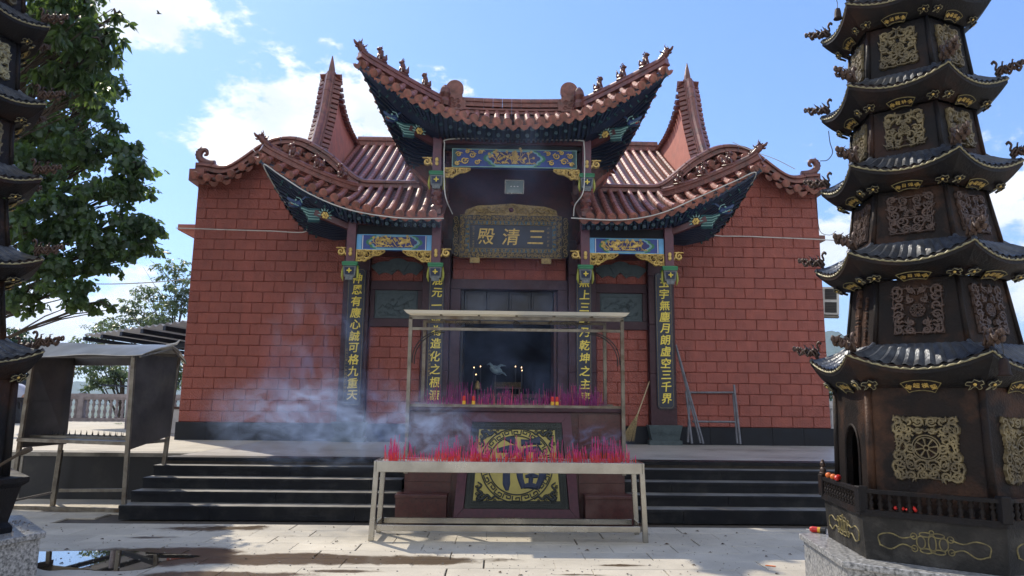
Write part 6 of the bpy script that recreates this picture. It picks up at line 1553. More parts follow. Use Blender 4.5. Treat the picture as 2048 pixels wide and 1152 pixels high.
for k, (tt, lab) in enumerate(((.27, 'left scrap of red paper behind the front balusters'), (.335, 'middle scrap of red paper behind the front balusters'), (.40, 'right scrap of red paper behind the front balusters'))):
    p = B_.lerp(C_, tt)*.99+PR*.01; rnd = random.Random(k); b = MB()
    for _ in range(3): b.ball((rnd.uniform(-.03, .03), rnd.uniform(-.01, .02), .015+rnd.uniform(0, .012)), rnd.uniform(.012, .028), .015, .012, 6, 4, rot=(rnd.uniform(0, 2), rnd.uniform(0, 2), 0))
    o = b.build('red_paper', K['red']); o.location = (p.x, p.y, .85); tag(o, lab, 'paper')
b = MB(); rnd = random.Random(8)
for _ in range(70):
    q = A_.lerp(B_, rnd.uniform(.2, .8))-PR; q = q*rnd.uniform(.80, .9)+PR; b.ball((q.x, q.y, .835+rnd.uniform(0, .05)), rnd.uniform(.008, .02), n=5, m=3)
stuff(b.build('ash_crumbs', K['ash']), 'white ash and paper crumbs at the arched mouth of the right burner')
# ash and crumbs on the left plinth, wooden paddle
b = MB()
for _ in range(220): a = rnd.uniform(-1.6, 1.0); r = rnd.uniform(.62, 1.0); q = PL+Vector((r*math.cos(a), r*math.sin(a), .472)); b.ball(q, rnd.uniform(.004, .013), n=5, m=3)
stuff(b.build('ash_crumbs', K['ash']), 'white ash crumbs scattered on the left granite plinth')
t = thing('wooden_paddle', 'dark wooden paddle resting on the bowl of the left burner', 'paddle', at(-20, 942, 6.0)); o_ = t.location.copy()
b = MB(); b.tube([(0, 0, 0), Vector(at(40, 907, 5.95))-o_], .012, 7); b.build('handle', K['bark'], t); b = MB(); b.tube([Vector(at(36, 909, 5.95))-o_, Vector(at(50, 902, 5.94))-o_, Vector(at(62, 898, 5.93))-o_], [.016, .026, .020], 8); b.build('blade', K['bark'], t)
# ================================================================== CANDLE RACK WITH SHEET METAL SHELTER
def P3(px, py, Y): return Vector(at(px, py, Y))
rk = thing('candle_rack', 'sooty sheet metal candle rack with side panels and curved roof left of the steps', 'candle rack', (-6.2, 10.7, 0)); ro = Vector((-6.2, 10.7, 0))
def rb_(nm, fn, m, **k): b = MB(); b.M = Matrix.Translation(-ro); fn(b); return b.build(nm, K[m], rk, **k)
fr = P3(247, 1018, 10.12); fr.z = .19; frt = P3(268, 708, 10.12)           # front right post
br = P3(327, 938, 11.05); br.z = .646; brt = P3(357, 715, 11.05)
fl_ = P3(36, 905, 10.9); flt = P3(66, 712, 10.9); flb = P3(22, 1004, 10.9); flb.z = 0
bl_ = P3(118, 885, 11.75); blt = P3(148, 716, 11.75)
for a, c_ in ((fr, frt), (br, brt), (flb, flt), (Vector((bl_.x, bl_.y, 0)), blt)): rb_('post', lambda b: b.bar(a, c_, .055, .055, up=(0, 1, 0)), 'oldsteel', bevel=.003)
m_ = P3(106, 1003, 11.2); m_.z = 0; mt_ = P3(122, 900, 11.2); rb_('middle_leg', lambda b: b.bar(m_, mt_, .055, .055, up=(0, 1, 0)), 'oldsteel')
def sheet(P, th=.012, m='sheet', nm='side_panel'):
    P = [Vector(p) for p in P]; n = (P[1]-P[0]).cross(P[2]-P[0]).normalized()*th
    rb_(nm, lambda b: b.add(P+[p+n for p in P], [(0, 1, 2, 3), (7, 6, 5, 4), (0, 4, 5, 1), (1, 5, 6, 2), (2, 6, 7, 3), (3, 7, 4, 0)]), m)
sheet([P3(258, 900, 10.14), P3(272, 708, 10.14), P3(355, 715, 11.02), P3(339, 872, 11.02)])
sheet([P3(38, 896, 10.92), P3(68, 712, 10.92), P3(149, 716, 11.72), P3(133, 888, 11.72)])
rb_('panel_batten', lambda b: b.bar(P3(52, 802, 10.89), P3(140, 803, 11.70), .02, .03), 'sheet')
# curved roof: ridge line and two slopes
A0, A1 = P3(96, 686, 11.2), P3(346, 690, 10.5)       # ridge ends
F0, F1 = P3(52, 711, 10.7), P3(282, 708, 9.95); B0_, B1_ = P3(150, 716, 12.0), P3(372, 722, 11.3)
A0.z += .0; A1.z -= .01
rb_('roof_sheet', lambda b: b.grid(lambda u, v: A0.lerp(A1, u).lerp(F0.lerp(F1, u), v)+Vector((0, 0, .03*math.sin(math.pi*v)+.012*math.sin(u*9+v*3))), 24, 8, (0, 0, -.012)), 'sheetroof', smooth=True)
rb_('roof_sheet', lambda b: b.grid(lambda u, v: B0_.lerp(B1_, u).lerp(A0.lerp(A1, u), v)+Vector((0, 0, .04*math.sin(math.pi*v))), 24, 8, (0, 0, -.012)), 'sheetroof', smooth=True)
rb_('roof_rib', lambda b: b.tube([F1+Vector((-.02, .02, -.04)), A1+Vector((0, 0, -.05)), B1_+Vector((0, 0, -.04))], .014, 6), 'oldsteel')
rb_('ridge_cap', lambda b: b.tube([A1+Vector((-.1, 0, .0)), A1+Vector((.05, 0, .03)), A1+Vector((.1, 0, .09))], [.02, .02, .008], 6), 'sheetroof')
rb_('eave_rail', lambda b: b.bar(P3(66, 713, 10.9), P3(270, 712, 10.1), .03, .05), 'sheet'); rb_('rear_rail', lambda b: b.bar(P3(150, 718, 11.74), P3(355, 717, 11.05), .04, .22), 'sheet')
# rack trays and rails
T0, T1, T2, T3 = P3(30, 903, 10.85), P3(255, 903, 10.15), P3(338, 884, 11.05), P3(128, 884, 11.75)
zt = .5*(T0.z+T1.z)
for p in (T0, T1, T2, T3): p.z = 1.03
rb_('tray', lambda b: b.add([T0, T1, T2, T3]+[p-Vector((0, 0, .05)) for p in (T0, T1, T2, T3)], [(0, 1, 2, 3), (7, 6, 5, 4), (0, 4, 5, 1), (1, 5, 6, 2), (2, 6, 7, 3), (3, 7, 4, 0)]), 'oldsteel')
for v in (.25, .5, .75): rb_('tray_bar', lambda b: b.bar(T0.lerp(T3, v)+Vector((0, 0, .02)), T1.lerp(T2, v)+Vector((0, 0, .02)), .03, .03), 'oldsteel')
pk = MB(); pk.M = Matrix.Translation(-ro)
for v in (.5, .75):
    for i in range(16): p = T0.lerp(T3, v).lerp(T1.lerp(T2, v), .1+.055*i)+Vector((0, 0, .035)); pk.tube([p, p+Vector((0, 0, .02)), p+Vector((0, 0, .07))], [.012, .006, .001], 5)
stuff(pk.build('candle_spikes', K['black'], rk))
rb_('low_rail', lambda b: b.bar(P3(120, 981, 11.2), P3(250, 980, 10.7), .045, .045), 'oldsteel'); rb_('foot_rail', lambda b: b.bar(flb+Vector((0, 0, .025)), Vector((fr.x-.05, fr.y+.5, .03)), .05, .05), 'oldsteel')
rb_('low_rail', lambda b: b.bar(P3(30, 1001, 11.0), P3(110, 984, 11.2), .03, .03), 'sheet')

# ================================================================== PLAZA, BALUSTRADES, CANOPY ROOF
def balustrade(name_label, A, B, n, m, h_=1.02, r=.075):
    A = Vector(A); B = Vector(B); t = thing('balustrade', name_label, 'balustrade', A); d = B-A; a = math.atan2(d.y, d.x); L_ = d.length; t.rotation_euler = (0, 0, a)
    b = MB(); b.box(0, L_, -.11, .11, 0, .12); b.build('plinth', K[m], t); b = MB(); b.box(0, L_, -.12, .12, h_-.14, h_); b.box(0, L_, -.09, .09, h_-.22, h_-.14); b.build('handrail', K[m], t)
    bm = baluster_mesh(h_-.34, r, m)
    for i in range(n):
        if i % 11 == 10: b = MB(); x = (i+.5)*L_/n; b.box(x-.10, x+.10, -.125, .125, .12, h_+.02); b.build('pier', K[m], t)
        else: obj('baluster', bm, t, ((i+.5)*L_/n, 0, .12))
    return t
balustrade('pinkish stone balustrade along the far side of the left plaza', (-23, 27.2, TZ), (-9.5, 27.2, TZ), 62, 'balus')
balustrade('white stone balustrade beyond the right corner of the hall', (9.0, 21.4, TZ), (14.0, 21.4, TZ), 24, 'whitestone')
# corrugated canopy behind the rack
cn_ = thing('corrugated_canopy', 'corrugated sheet canopy with dark battens on posts behind the candle rack', 'canopy', P3(255, 840, 20.5)); cn_.location.z = TZ
co = cn_.location.copy()
Q0, Q1 = P3(168, 674, 22.0), P3(392, 644, 17.6); Q0.z += .06; Q1.z += .06; bkv = Vector((2.2, 5.2, -.25))
b = MB(); b.M = Matrix.Translation(-co); b.grid(lambda u, v: Q0.lerp(Q1, u)+bkv*v+Vector((0, 0, .035*math.sin(u*2*math.pi*17))), 136, 2, (0, 0, -.01)); b.build('corrugated_sheet', K['corrug'], cn_)
for i in range(6):
    u = .0+i*.19; b = MB(); b.M = Matrix.Translation(-co); p = Q0.lerp(Q1, u)+Vector((0, 0, -.11)); b.bar(p, p+bkv, .10, .12); b.build('batten', K['soffit'], cn_)
b = MB(); b.M = Matrix.Translation(-co); p = Q0+bkv*.35; q = Q1+bkv*.35; b.bar(p+Vector((0, 0, -.23)), q+Vector((0, 0, -.23)), .12, .14); b.build('purlin', K['soffit'], cn_)
b = MB(); b.M = Matrix.Translation(-co); p = P3(257, 842, 20.5); p.z = TZ; q = P3(266, 700, 20.5); b.tube([p, q], .085, 12); b.build('canopy_post', K['balus'], cn_, smooth=True)
b = MB(); b.M = Matrix.Translation(-co); b.bar(P3(205, 770, 20.5), P3(262, 773, 20.5), .06, .05); b.build('sign_arm', K['soffit'], cn_)
# small stone post and sack beside the hall corner
t = thing('white_post', 'short white painted post beside the left corner of the hall', 'post', (P3(350, 868, 18.5).x, 18.5, TZ)); b = MB(); b.box(-.12, .12, -.12, .12, 0, .62); b.build('shaft', K['whitestone'], t, bevel=.02); b = MB(); b.box(-.14, .14, -.14, .14, .62, .68); b.build('cap', K['ironrust'], t)
# kiosk far left
kx = P3(10, 800, 24); t = thing('kiosk', 'low dark kiosk with a flat roof at the far left edge', 'kiosk', (kx.x-1.2, 24.5, TZ))
b = MB(); b.box(-2, 1.55, -.8, .8, 0, .98); b.build('kiosk_body', K['darkwall'], t); b = MB(); b.box(-2.2, 1.9, -1, 1, 1.28, 1.42); b.build('kiosk_roof', K['soffit'], t)
for x in (-1.9, 1.45): b = MB(); b.box(x-.05, x+.05, -.75, -.65, .98, 1.28); b.build('roof_post', K['soffit'], t)
b = MB(); b.box(1.0, 1.5, -.83, -.8, .55, 1.15); b.build('brown_notice', K['balus'], t)
# low lawn patch and fallen leaves on the plaza
g_ = gr(296, 847, TZ); b = MB(); rnd = random.Random(12)
for _ in range(160): a = rnd.uniform(0, 6.28); r = rnd.uniform(0, 1)**.5; b.add([(g_.x+r*.7*math.cos(a)+dx, g_.y-1.0+r*.35*math.sin(a)+dy, TZ+.01+rnd.uniform(0, .03)) for dx, dy in ((0, 0), (.07, .02), (.05, .08))], [(0, 1, 2)])
stuff(b.build('moss_patch', K['leafB']), 'small patch of green weeds on the sunlit plaza paving')
b = MB(); rnd = random.Random(21)
for _ in range(380):
    px = rnd.uniform(80, 1640); py = rnd.uniform(1046, 1152); g = gr(px, py, .006)
    if g.y > 9.95: continue
    s = rnd.uniform(.004, .012) if rnd.random() < .85 else rnd.uniform(.015, .035); a = rnd.uniform(0, 6.28)
    c_, s_ = math.cos(a)*s, math.sin(a)*s; b.add([(g.x-c_, g.y-s_, .005), (g.x+s_*.5, g.y-c_*.5, .008+s*.3), (g.x+c_, g.y+s_, .005), (g.x-s_*.5, g.y+c_*.5, .009)], [(0, 1, 2, 3)])
stuff(b.build('ground_litter', mat('brown_litter', (.10, .06, .03), (.03, .02, .015), rough=.9)), 'scattered dead leaves and ash specks on the courtyard paving')
b = MB()
for _ in range(260):
    px = rnd.uniform(80, 1500); py = rnd.uniform(1050, 1150); g = gr(px, py, .006)
    if g.y > 9.95: continue
    s = rnd.uniform(.003, .008); b.box(g.x-s, g.x+s, g.y-s*.7, g.y+s*.7, .001, .001+s)
stuff(b.build('paper_specks', K['ash']), 'pale paper and ash specks on the courtyard paving')
g = gr(1541, 1131, .006); b = MB(); b.box(-.05, .05, -.018, .018, 0, .002); o = b.build('orange_slip', K['orange']); o.location = (g.x, g.y, .003); o.rotation_euler = (0, 0, -.5); tag(o, 'small orange paper slip lying on the paving near the right burner', 'paper')
# puddle
def puddle(label, px, py, pts, z=.0035):
    P = smooth_path([(*gr(a, b_, z)[:2], 0) for a, b_ in pts]+[(*gr(*pts[0], z)[:2], 0)], 6)[:-1]
    b = MB(); b.add([(p.x+.03*MN.noise(Vector((p.x*9, p.y*9, 1))), p.y+.02*MN.noise(Vector((p.x*9, p.y*9, 5))), z) for p in P], [tuple(range(len(P)))]); return b
wm = bpy.data.materials.new('still_water'); wm.use_nodes = True; bs = wm.node_tree.nodes['Principled BSDF']; bs.inputs['Base Color'].default_value = (.03, .024, .016, 1); bs.inputs['Roughness'].default_value = .015; bs.inputs['Specular IOR Level'].default_value = 1.0; bs.inputs['IOR'].default_value = 1.5; bs.inputs['Coat Weight'].default_value = .6; bs.inputs['Coat Roughness'].default_value = .01
K['water'] = wm
for k, pts in enumerate(([(72, 1103), (150, 1102), (240, 1101), (320, 1106), (400, 1112), (330, 1122), (300, 1136), (230, 1142), (160, 1139), (90, 1140), (60, 1125)],)):
    struct(puddle('', 0, 0, pts).build('puddle', K['water']))

# ================================================================== TREES
def leaf_template(kind):
    if kind == 'lobed':      # three pointed lobes, folded down
        v = [(0, 0, 0), (.16, .16, -.03), (.62, .42, -.20), (.20, .44, -.02), (.44, 1.0, -.28), (0, .52, .05), (0, 1.35, -.32), (-.44, 1.0, -.28), (-.20, .44, -.02), (-.62, .42, -.20), (-.16, .16, -.03)]
        f = [(0, 1, 3), (1, 2, 3), (0, 3, 5), (3, 4, 5), (5, 4, 6), (0, 5, 8), (5, 7, 8), (5, 6, 7), (0, 8, 10), (8, 9, 10)]
    elif kind == 'oval':
        v = [(0, 0, 0), (.17, .30, .04), (.19, .62, .0), (0, 1.1, -.18), (-.19, .62, .0), (-.17, .30, .04), (0, .45, -.03), (0, .75, -.06)]
        f = [(0, 1, 6), (1, 2, 7), (1, 7, 6), (2, 3, 7), (3, 4, 7), (4, 5, 6), (4, 6, 7), (5, 0, 6)]
    else:
        v = [(0, 0, 0), (.22, .5, .05), (0, 1, -.1), (-.22, .5, .05)]; f = [(0, 1, 2), (0, 2, 3)]
    return np.array(v), f
def leaves(rs, centres, radii, n_per, size, kind, clump=.5, drop=.5):
    V, Fc = leaf_template(kind); allv = []; allf = []; off = 0; k = len(V); pos = []
    for c, r, n in zip(centres, radii, n_per):
        ncl = max(3, n//11); cc = rs.normal(size=(ncl, 3)); cc /= np.linalg.norm(cc, axis=1)[:, None]; cc *= (rs.random((ncl, 1))**.45)
        cl_ = cc*np.array(r)+np.array(c); idx = rs.integers(0, ncl, n); p = cl_[idx]+rs.normal(size=(n, 3))*clump*np.array([.16, .16, .10])*np.mean(r)
        pos.append(p)
    p = np.concatenate(pos); n = len(p)
    yaw_ = rs.uniform(0, 2*np.pi, n); tl = rs.normal(-drop, .38, n); rl = rs.normal(0, .5, n); s = size*rs.uniform(.65, 1.25, n)
    cy, sy, ct, st, cr_, sr = np.cos(yaw_), np.sin(yaw_), np.cos(tl), np.sin(tl), np.cos(rl), np.sin(rl)
    x, y, z = [V[None, :, i]*s[:, None] for i in range(3)]
    x1 = x*cr_[:, None]+z*sr[:, None]; z1 = -x*sr[:, None]+z*cr_[:, None]
    y2 = y*ct[:, None]-z1*st[:, None]; z2 = y*st[:, None]+z1*ct[:, None]
    x3 = x1*cy[:, None]-y2*sy[:, None]; y3 = x1*sy[:, None]+y2*cy[:, None]
    A = np.stack([x3+p[:, 0:1], y3+p[:, 1:2], z2+p[:, 2:3]], -1).reshape(-1, 3)
    F_ = np.array([f for f in Fc]); FF = (F_[None]+(np.arange(n)*k)[:, None, None]).reshape(-1, 3)
    return A, FF, p
def fast_mesh(name, A, FF, m):
    me = bpy.data.meshes.new(name); me.vertices.add(len(A)); me.vertices.foreach_set('co', A.astype(np.float32).ravel()); me.loops.add(FF.size); me.loops.foreach_set('vertex_index', FF.astype(np.int32).ravel())
    me.polygons.add(len(FF)); me.polygons.foreach_set('loop_start', np.arange(0, FF.size, 3, dtype=np.int32)); me.polygons.foreach_set('loop_total', np.full(len(FF), 3, dtype=np.int32)); me.update(); me.validate(); me.materials.append(m); return me
def tree(label, base, height, clusters, leafm, size, kind, seed, dens, trunk_r=.22, name='broadleaf_tree', nparts=0, clump=.5, minr=.25, drop=.5):
    """clusters: (centre, radii) in world metres"""
    rs = np.random.default_rng(seed); rnd = random.Random(seed); base = Vector(base); t = thing(name, label, 'tree', base)
    b = MB(); top = Vector(base)+Vector((0, 0, height)); tp = [base, base.lerp(top, .3)+Vector((rnd.uniform(-.2, .2), rnd.uniform(-.2, .2), 0)), base.lerp(top, .65)+Vector((rnd.uniform(-.3, .3), 0, 0)), top]
    S = smooth_path(tp, 5); b.M = Matrix.Translation(-base); b.tube(S, [lerp(trunk_r, trunk_r*.25, i/(len(S)-1)) for i in range(len(S))], 10); b.build('trunk', K['bark'], t, smooth=True)
    b = MB(); b.M = Matrix.Translation(-base)
    for c, r in clusters:
        c = Vector(c); k = max(0.15, min(.95, (c.z-base.z-1.2)/height)); a = S[int(k*.8*(len(S)-1))]; mid = a.lerp(c, .5)+Vector((0, 0, .25)); L_ = (c-a).length; P = smooth_path([a, mid, c], 4)
        b.tube(P, [lerp(min(.055, trunk_r*.4), .012, i/(len(P)-1)) for i in range(len(P))], 6)
        for _ in range(7): e = c+Vector((rnd.uniform(-1, 1)*r[0], rnd.uniform(-1, 1)*r[1], rnd.uniform(-.7, .7)*r[2])); m0 = P[rnd.randrange(len(P)//2, len(P))]; b.tube([m0, m0.lerp(e, .5)+Vector((0, 0, .06)), e], [.02, .013, .005], 4)
    b.build('limb', K['bark'], t, smooth=True)
    npn = [int(dens*(r[0]*r[1]*r[2])**.62) for c, r in clusters]
    A, FF, p = leaves(rs, [tuple(c) for c, r in clusters], [r for c, r in clusters], npn, size, kind, clump, drop)
    A = A-np.array(base); V, Fc = leaf_template(kind); k = len(V); nf = len(Fc)
    if nparts:
        d = np.linalg.norm(p-np.array(CAM), axis=1); order = np.argsort(d)[:nparts]; keep = np.ones(len(p), bool); keep[order] = False
        for i in order:
            va = A[i*k:(i+1)*k]; me = bpy.data.meshes.new('leaf'); o0 = va[0]; me.from_pydata([tuple(v-o0) for v in va], [], Fc); me.materials.append(K[leafm]); obj('leaf', me, t, tuple(o0))
        kk = np.repeat(keep, nf); FF = FF[kk]
    o = obj('crown', fast_mesh('crown', A, FF, K[leafm]), t); stuff(o); return t
def cl(px, py, Y, rx, rz, ry=None):
    """cluster by its photo centre, real depth and half sizes in photo pixels"""
    c = at(px, py, Y); k = (c-CAM).dot(fw)/F_PX; return (c, (rx*k, ry or max(.5, rx*k*.8), rz*k))
big = [cl(60, 250, 12.5, 90, 50), cl(170, 170, 12.8, 70, 35), cl(205, 155, 13, 42, 25), cl(225, 245, 12.5, 26, 14), cl(190, 205, 12.5, 50, 18), cl(60, 330, 12, 70, 50), cl(160, 290, 12.4, 70, 38), cl(235, 300, 12.6, 66, 28), cl(275, 335, 12.4, 42, 30),
       cl(110, 395, 12, 80, 40), cl(200, 385, 12.2, 65, 30), cl(265, 370, 12.5, 42, 20), cl(60, 450, 12, 80, 45), cl(165, 450, 12, 80, 34), cl(255, 440, 12.4, 55, 26), cl(285, 490, 12.6, 42, 18), cl(200, 500, 12.2, 62, 22), cl(90, 520, 12, 85, 40), cl(140, 575, 12, 62, 26),
       cl(50, 590, 12, 55, 34), cl(180, 607, 12.2, 32, 14), cl(195, 532, 12.4, 38, 12), cl(20, 400, 12.5, 60, 50), cl(-60, 450, 12.5, 80, 90), cl(-70, 250, 12.5, 90, 90), cl(-20, 150, 13, 90, 60), cl(300, 455, 12.6, 24, 10), cl(60, 110, 16, 70, 60), cl(150, 70, 16.5, 60, 50), cl(170, 190, 16, 50, 40), cl(60, 240, 16, 80, 50), cl(130, 320, 15.5, 60, 40), cl(60, -60, 15.5, 110, 70), cl(-120, 60, 15, 110, 110), cl(150, -30, 16, 60, 50), cl(120, 240, 13.2, 60, 30), cl(225, 478, 12.2, 30, 16)]
tree('big dark maple-like tree overhanging the plaza at the left', (-11.6, 13.6, TZ), 8.5, big, 'leafA', .108, 'lobed', 4, 1750, .24, nparts=140, clump=.85, drop=.75)
near = [cl(60, 60, 7.6, 75, 45, .6), cl(130, 60, 7.7, 70, 40, .6), cl(175, 95, 7.6, 40, 42, .5), cl(150, 150, 7.7, 48, 32, .5), cl(110, 175, 7.8, 40, 22, .4), cl(215, 75, 7.6, 26, 20, .35), cl(232, 30, 7.6, 14, 8, .25), cl(90, 10, 7.8, 90, 30, .6), cl(170, 20, 7.7, 50, 22, .5), cl(205, 95, 7.5, 22, 18, .3), cl(-30, 80, 7.8, 60, 80, .6), cl(165, 185, 7.7, 20, 12, .3)]
tree('glossy-leaved tree branch nearest the camera in the top left corner', (-8.2, 8.6, 0), 5.6, near, 'leafB', .13, 'oval', 9, 2500, .16, nparts=140, clump=.7, drop=.7)
bgt = [cl(350, 545, 33, 48, 30), cl(300, 590, 33, 44, 28), cl(345, 610, 32, 50, 30), cl(255, 615, 33, 30, 20), cl(320, 650, 32, 60, 22), cl(235, 655, 33, 40, 22), cl(285, 640, 33, 40, 26), cl(365, 580, 32, 30, 40)]
tree('pale small-leaved tree rising behind the corrugated canopy, beside the hall', (at(330, 900, 33).x, 33, -4), 9, bgt, 'leafC', .22, 'small', 14, 620, .3, clump=.55)
bg2 = [cl(200, 660, 36, 42, 22), cl(175, 690, 36, 40, 20), cl(240, 740, 36, 60, 30), cl(200, 760, 36, 50, 24), cl(310, 750, 36, 60, 34), cl(355, 740, 34, 30, 50), cl(160, 735, 37, 34, 30)]
tree('grey-green tree seen between the panels of the candle rack', (at(230, 900, 36).x, 36, -4), 7, bg2, 'leafC', .24, 'small', 15, 560, .3, clump=.55)
bg3 = [cl(20, 680, 40, 40, 34), cl(60, 690, 40, 34, 20), cl(10, 740, 40, 60, 40), cl(50, 765, 40, 30, 18), cl(-50, 700, 40, 60, 60)]
tree('round green tree at the far left behind the kiosk', (at(10, 900, 40).x, 40, -4), 7, bg3, 'leafD', .3, 'small', 16, 520, .3, clump=.5)
bg4 = [cl(1680, 775, 34, 26, 26), cl(1650, 790, 35, 30, 30), cl(1720, 790, 35, 40, 30)]
tree('dark green tree between the hall and the right burner', (at(1680, 900, 34).x, 34, -4), 6, bg4, 'leafD', .26, 'small', 17, 620, .25, clump=.5)
# ================================================================== PERSON bending at the far left
pp = gr(30, 868, TZ); Yp = min(18.0, pp.y)
def skin_body(name, pts, edges, rad, m, parent, root=0):
    me = bpy.data.meshes.new(name); me.from_pydata(pts, edges, []); o = obj(name, me, parent); s = o.modifiers.new('skin', 'SKIN'); s.use_smooth_shade = True
    for i, r in enumerate(rad): me.skin_vertices[0].data[i].radius = (r, r)
    me.skin_vertices[0].data[root].use_root = True; u = o.modifiers.new('sub', 'SUBSURF'); u.levels = 1; u.render_levels = 2; me.materials.append(m); return o
Yp = 16.5; px0 = at(47, 868, Yp).x
pe = thing('person', 'person in a pale blue shirt and dark trousers stooping at the far left edge', 'person', (px0, Yp, TZ))
# side-on stoop, head towards -x
body = skin_body('body', [(0, 0, .80), (-.10, 0, .95), (-.28, 0, 1.08), (-.42, 0, 1.14), (-.52, 0, 1.13), (-.62, 0, 1.10), (.02, .10, .78), (-.04, .11, .44), (.06, .11, .09), (-.10, .12, .04), (.02, -.10, .78), (.04, -.11, .44), (.12, -.11, .09), (-.04, -.12, .04), (-.42, .17, 1.08), (-.44, .2, .82), (-.56, .18, .62), (-.60, .17, .55), (-.42, -.17, 1.08), (-.40, -.2, .82), (-.50, -.18, .62), (-.54, -.17, .55)],
                 [(0, 1), (1, 2), (2, 3), (3, 4), (4, 5), (0, 6), (6, 7), (7, 8), (8, 9), (0, 10), (10, 11), (11, 12), (12, 13), (3, 14), (14, 15), (15, 16), (16, 17), (3, 18), (18, 19), (19, 20), (20, 21)],
                 [.125, .12, .135, .12, .055, .06, .085, .062, .042, .04, .085, .062, .042, .04, .055, .042, .03, .034, .055, .042, .03, .034], K['skin'], pe)
b = MB(); b.ball((-.68, 0, 1.08), .115, .08, .10, 12, 9, rot=(0, R(-25), 0)); b.ball((-.76, 0, 1.02), .02, .016, .02, 6, 4)
for s in (-1, 1): b.ball((-.66, .08*s, 1.07), .02, .012, .028, 6, 4)
b.build('head', K['skin'], pe, smooth=True); b = MB(); b.ball((-.655, 0, 1.115), .115, .09, .09, 12, 8); b.build('hair', K['hair'], pe, smooth=True)
skin_body('shirt', [(0, 0, .84), (-.10, 0, .96), (-.28, 0, 1.09), (-.42, 0, 1.14), (-.42, .17, 1.08), (-.43, .2, .86), (-.42, -.17, 1.08), (-.40, -.2, .86)], [(0, 1), (1, 2), (2, 3), (3, 4), (4, 5), (3, 6), (6, 7)], [.15, .15, .165, .14, .075, .065, .075, .065], K['shirt'], pe)
skin_body('trousers', [(0, 0, .82), (.02, .10, .76), (-.04, .11, .44), (.06, .11, .12), (.02, -.10, .76), (.04, -.11, .44), (.12, -.11, .12)], [(0, 1), (1, 2), (2, 3), (0, 4), (4, 5), (5, 6)], [.15, .10, .078, .062, .10, .078, .062], K['trouser'], pe)
for (x, y) in ((.06, .11), (.12, -.11)):
    b = MB(); b.ball((x-.07, y, .045), .14, .05, .045, 10, 6); b.build('shoe', K['white'], pe, smooth=True)
# small bird high over the left cloud
c = at(317, 27, 22); t = thing('bird', 'tiny dark bird flying in front of the top left cloud', 'bird', c)
b = MB(); b.ball((0, 0, 0), .07, .025, .025, 8, 5); b.tube([(.05, 0, 0), (.12, 0, -.02)], [.02, .004], 5); b.build('bird_body', K['black'], t)
for s in (-1, 1): b = MB(); b.add([(.03, 0, .01), (-.03, 0, .01), (-.06, s*.04, .10), (.0, s*.03, .09)], [(0, 1, 2, 3)]); b.build('wing', K['black'], t)

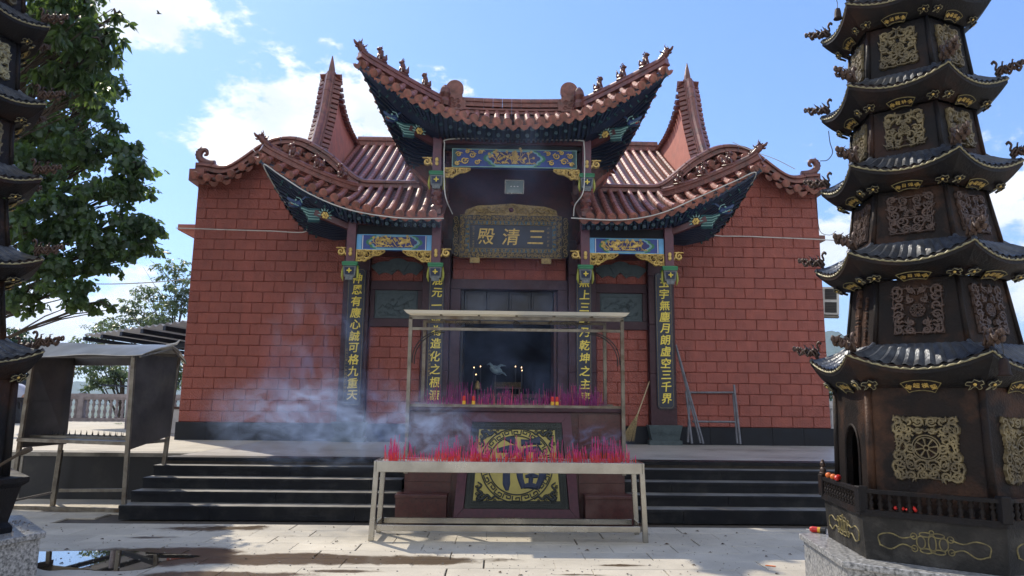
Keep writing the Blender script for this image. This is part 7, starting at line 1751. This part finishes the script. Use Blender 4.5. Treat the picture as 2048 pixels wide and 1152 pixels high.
# ================================================================== SMOKE
def smoke(name, label, c, r, dens, nscale, seed, thr=(.46, .70), stretch=(1, 1, 1), colr=(.50, .66, 1.0), aniso=.25):
    m = bpy.data.materials.new(name+'_volume'); m.use_nodes = True; t = m.node_tree; t.nodes.clear(); o = N('ShaderNodeOutputMaterial', t); v = N('ShaderNodeVolumePrincipled', t); t.links.new(v.outputs[0], o.inputs['Volume'])
    v.inputs['Color'].default_value = (*colr, 1); v.inputs['Anisotropy'].default_value = aniso
    tcn = N('ShaderNodeTexCoord', t)
    ln = N('ShaderNodeVectorMath', t, operation='LENGTH'); t.links.new(tcn.outputs['Object'], ln.inputs[0])
    fo = N('ShaderNodeMapRange', t, interpolation_type='SMOOTHSTEP'); fo.inputs['From Min'].default_value = 1.0; fo.inputs['From Max'].default_value = .15; t.links.new(ln.outputs['Value'], fo.inputs['Value'])
    g = N('ShaderNodeNewGeometry', t); mpn = N('ShaderNodeMapping', t); mpn.inputs['Scale'].default_value = stretch; mpn.inputs['Location'].default_value = (seed, seed*.7, 0); t.links.new(g.outputs['Position'], mpn.inputs[0])
    n = N('ShaderNodeTexNoise', t); n.inputs['Scale'].default_value = nscale; n.inputs['Detail'].default_value = 5; n.inputs['Roughness'].default_value = .6; n.inputs['Distortion'].default_value = 1.1; t.links.new(mpn.outputs[0], n.inputs['Vector'])
    mr = N('ShaderNodeMapRange', t, interpolation_type='SMOOTHSTEP'); mr.inputs['From Min'].default_value = thr[0]; mr.inputs['From Max'].default_value = thr[1]; t.links.new(n.outputs['Fac'], mr.inputs['Value'])
    a = N('ShaderNodeMath', t, operation='MULTIPLY'); t.links.new(mr.outputs[0], a.inputs[0]); t.links.new(fo.outputs[0], a.inputs[1]); b2 = N('ShaderNodeMath', t, operation='MULTIPLY'); t.links.new(a.outputs[0], b2.inputs[0]); b2.inputs[1].default_value = dens; t.links.new(b2.outputs[0], v.inputs['Density'])
    b = MB(); b.ball((0, 0, 0), 1, 1, 1, 16, 10); me = b.mesh(name, m, smooth=True); ob = obj(name, me, None, c, None, r); stuff(ob, label); return ob
c = at(660, 835, 10.4); smoke('incense_smoke', 'bluish incense smoke drifting left over the steps from the trough', c, (2.3, .8, .85), 2.3, 2.6, 3.1, (.40, .78), (1, 1, 1.6))
c = at(850, 862, 9.3); smoke('incense_smoke', 'dense white-blue smoke curling above the left half of the trough', c, (1.2, .36, .46), 5.0, 3.8, 7.7, (.38, .78), (1, 1, 1.2))
c = at(640, 740, 12.6); smoke('incense_smoke', 'faint smoke rising in front of the left tile wall', c, (1.3, .7, 1.8), 1.5, 1.9, 1.3, (.45, .72), (1, 1, .6))
c = at(1190, 880, 9.2); smoke('incense_smoke', 'thin wisps of smoke above the right end of the trough', c, (.60, .30, .26), 4.5, 5.0, 4.4, (.50, .72), (1, 1, 1.4))
c = at(1010, 700, 12.9); smoke('incense_smoke', 'thin blue smoke hanging before the doorway', c, (2.3, 1.3, 2.0), .30, 1.0, 2.2, (.40, .75))
c = at(1010, 380, 13.0); smoke('incense_smoke', 'thin blue smoke veil drifting before the upper centre bay', c, (2.7, 1.3, 2.1), .17, .8, 5.2, (.40, .75))  # added volume, carries drifting smoke and the bluish lens flare
# the air between here and the hills
m = bpy.data.materials.new('thin_air'); m.use_nodes = True; t = m.node_tree; t.nodes.clear(); o = N('ShaderNodeOutputMaterial', t); v = N('ShaderNodeVolumePrincipled', t); t.links.new(v.outputs[0], o.inputs['Volume'])
v.inputs['Color'].default_value = (.62, .78, 1, 1); v.inputs['Density'].default_value = .00022; v.inputs['Anisotropy'].default_value = .2
b = MB(); b.box(-3500, 3500, -100, 3300, -60, 260); hz = b.build('haze', m); stuff(hz, 'thin bluish haze between the courtyard and the far hills')
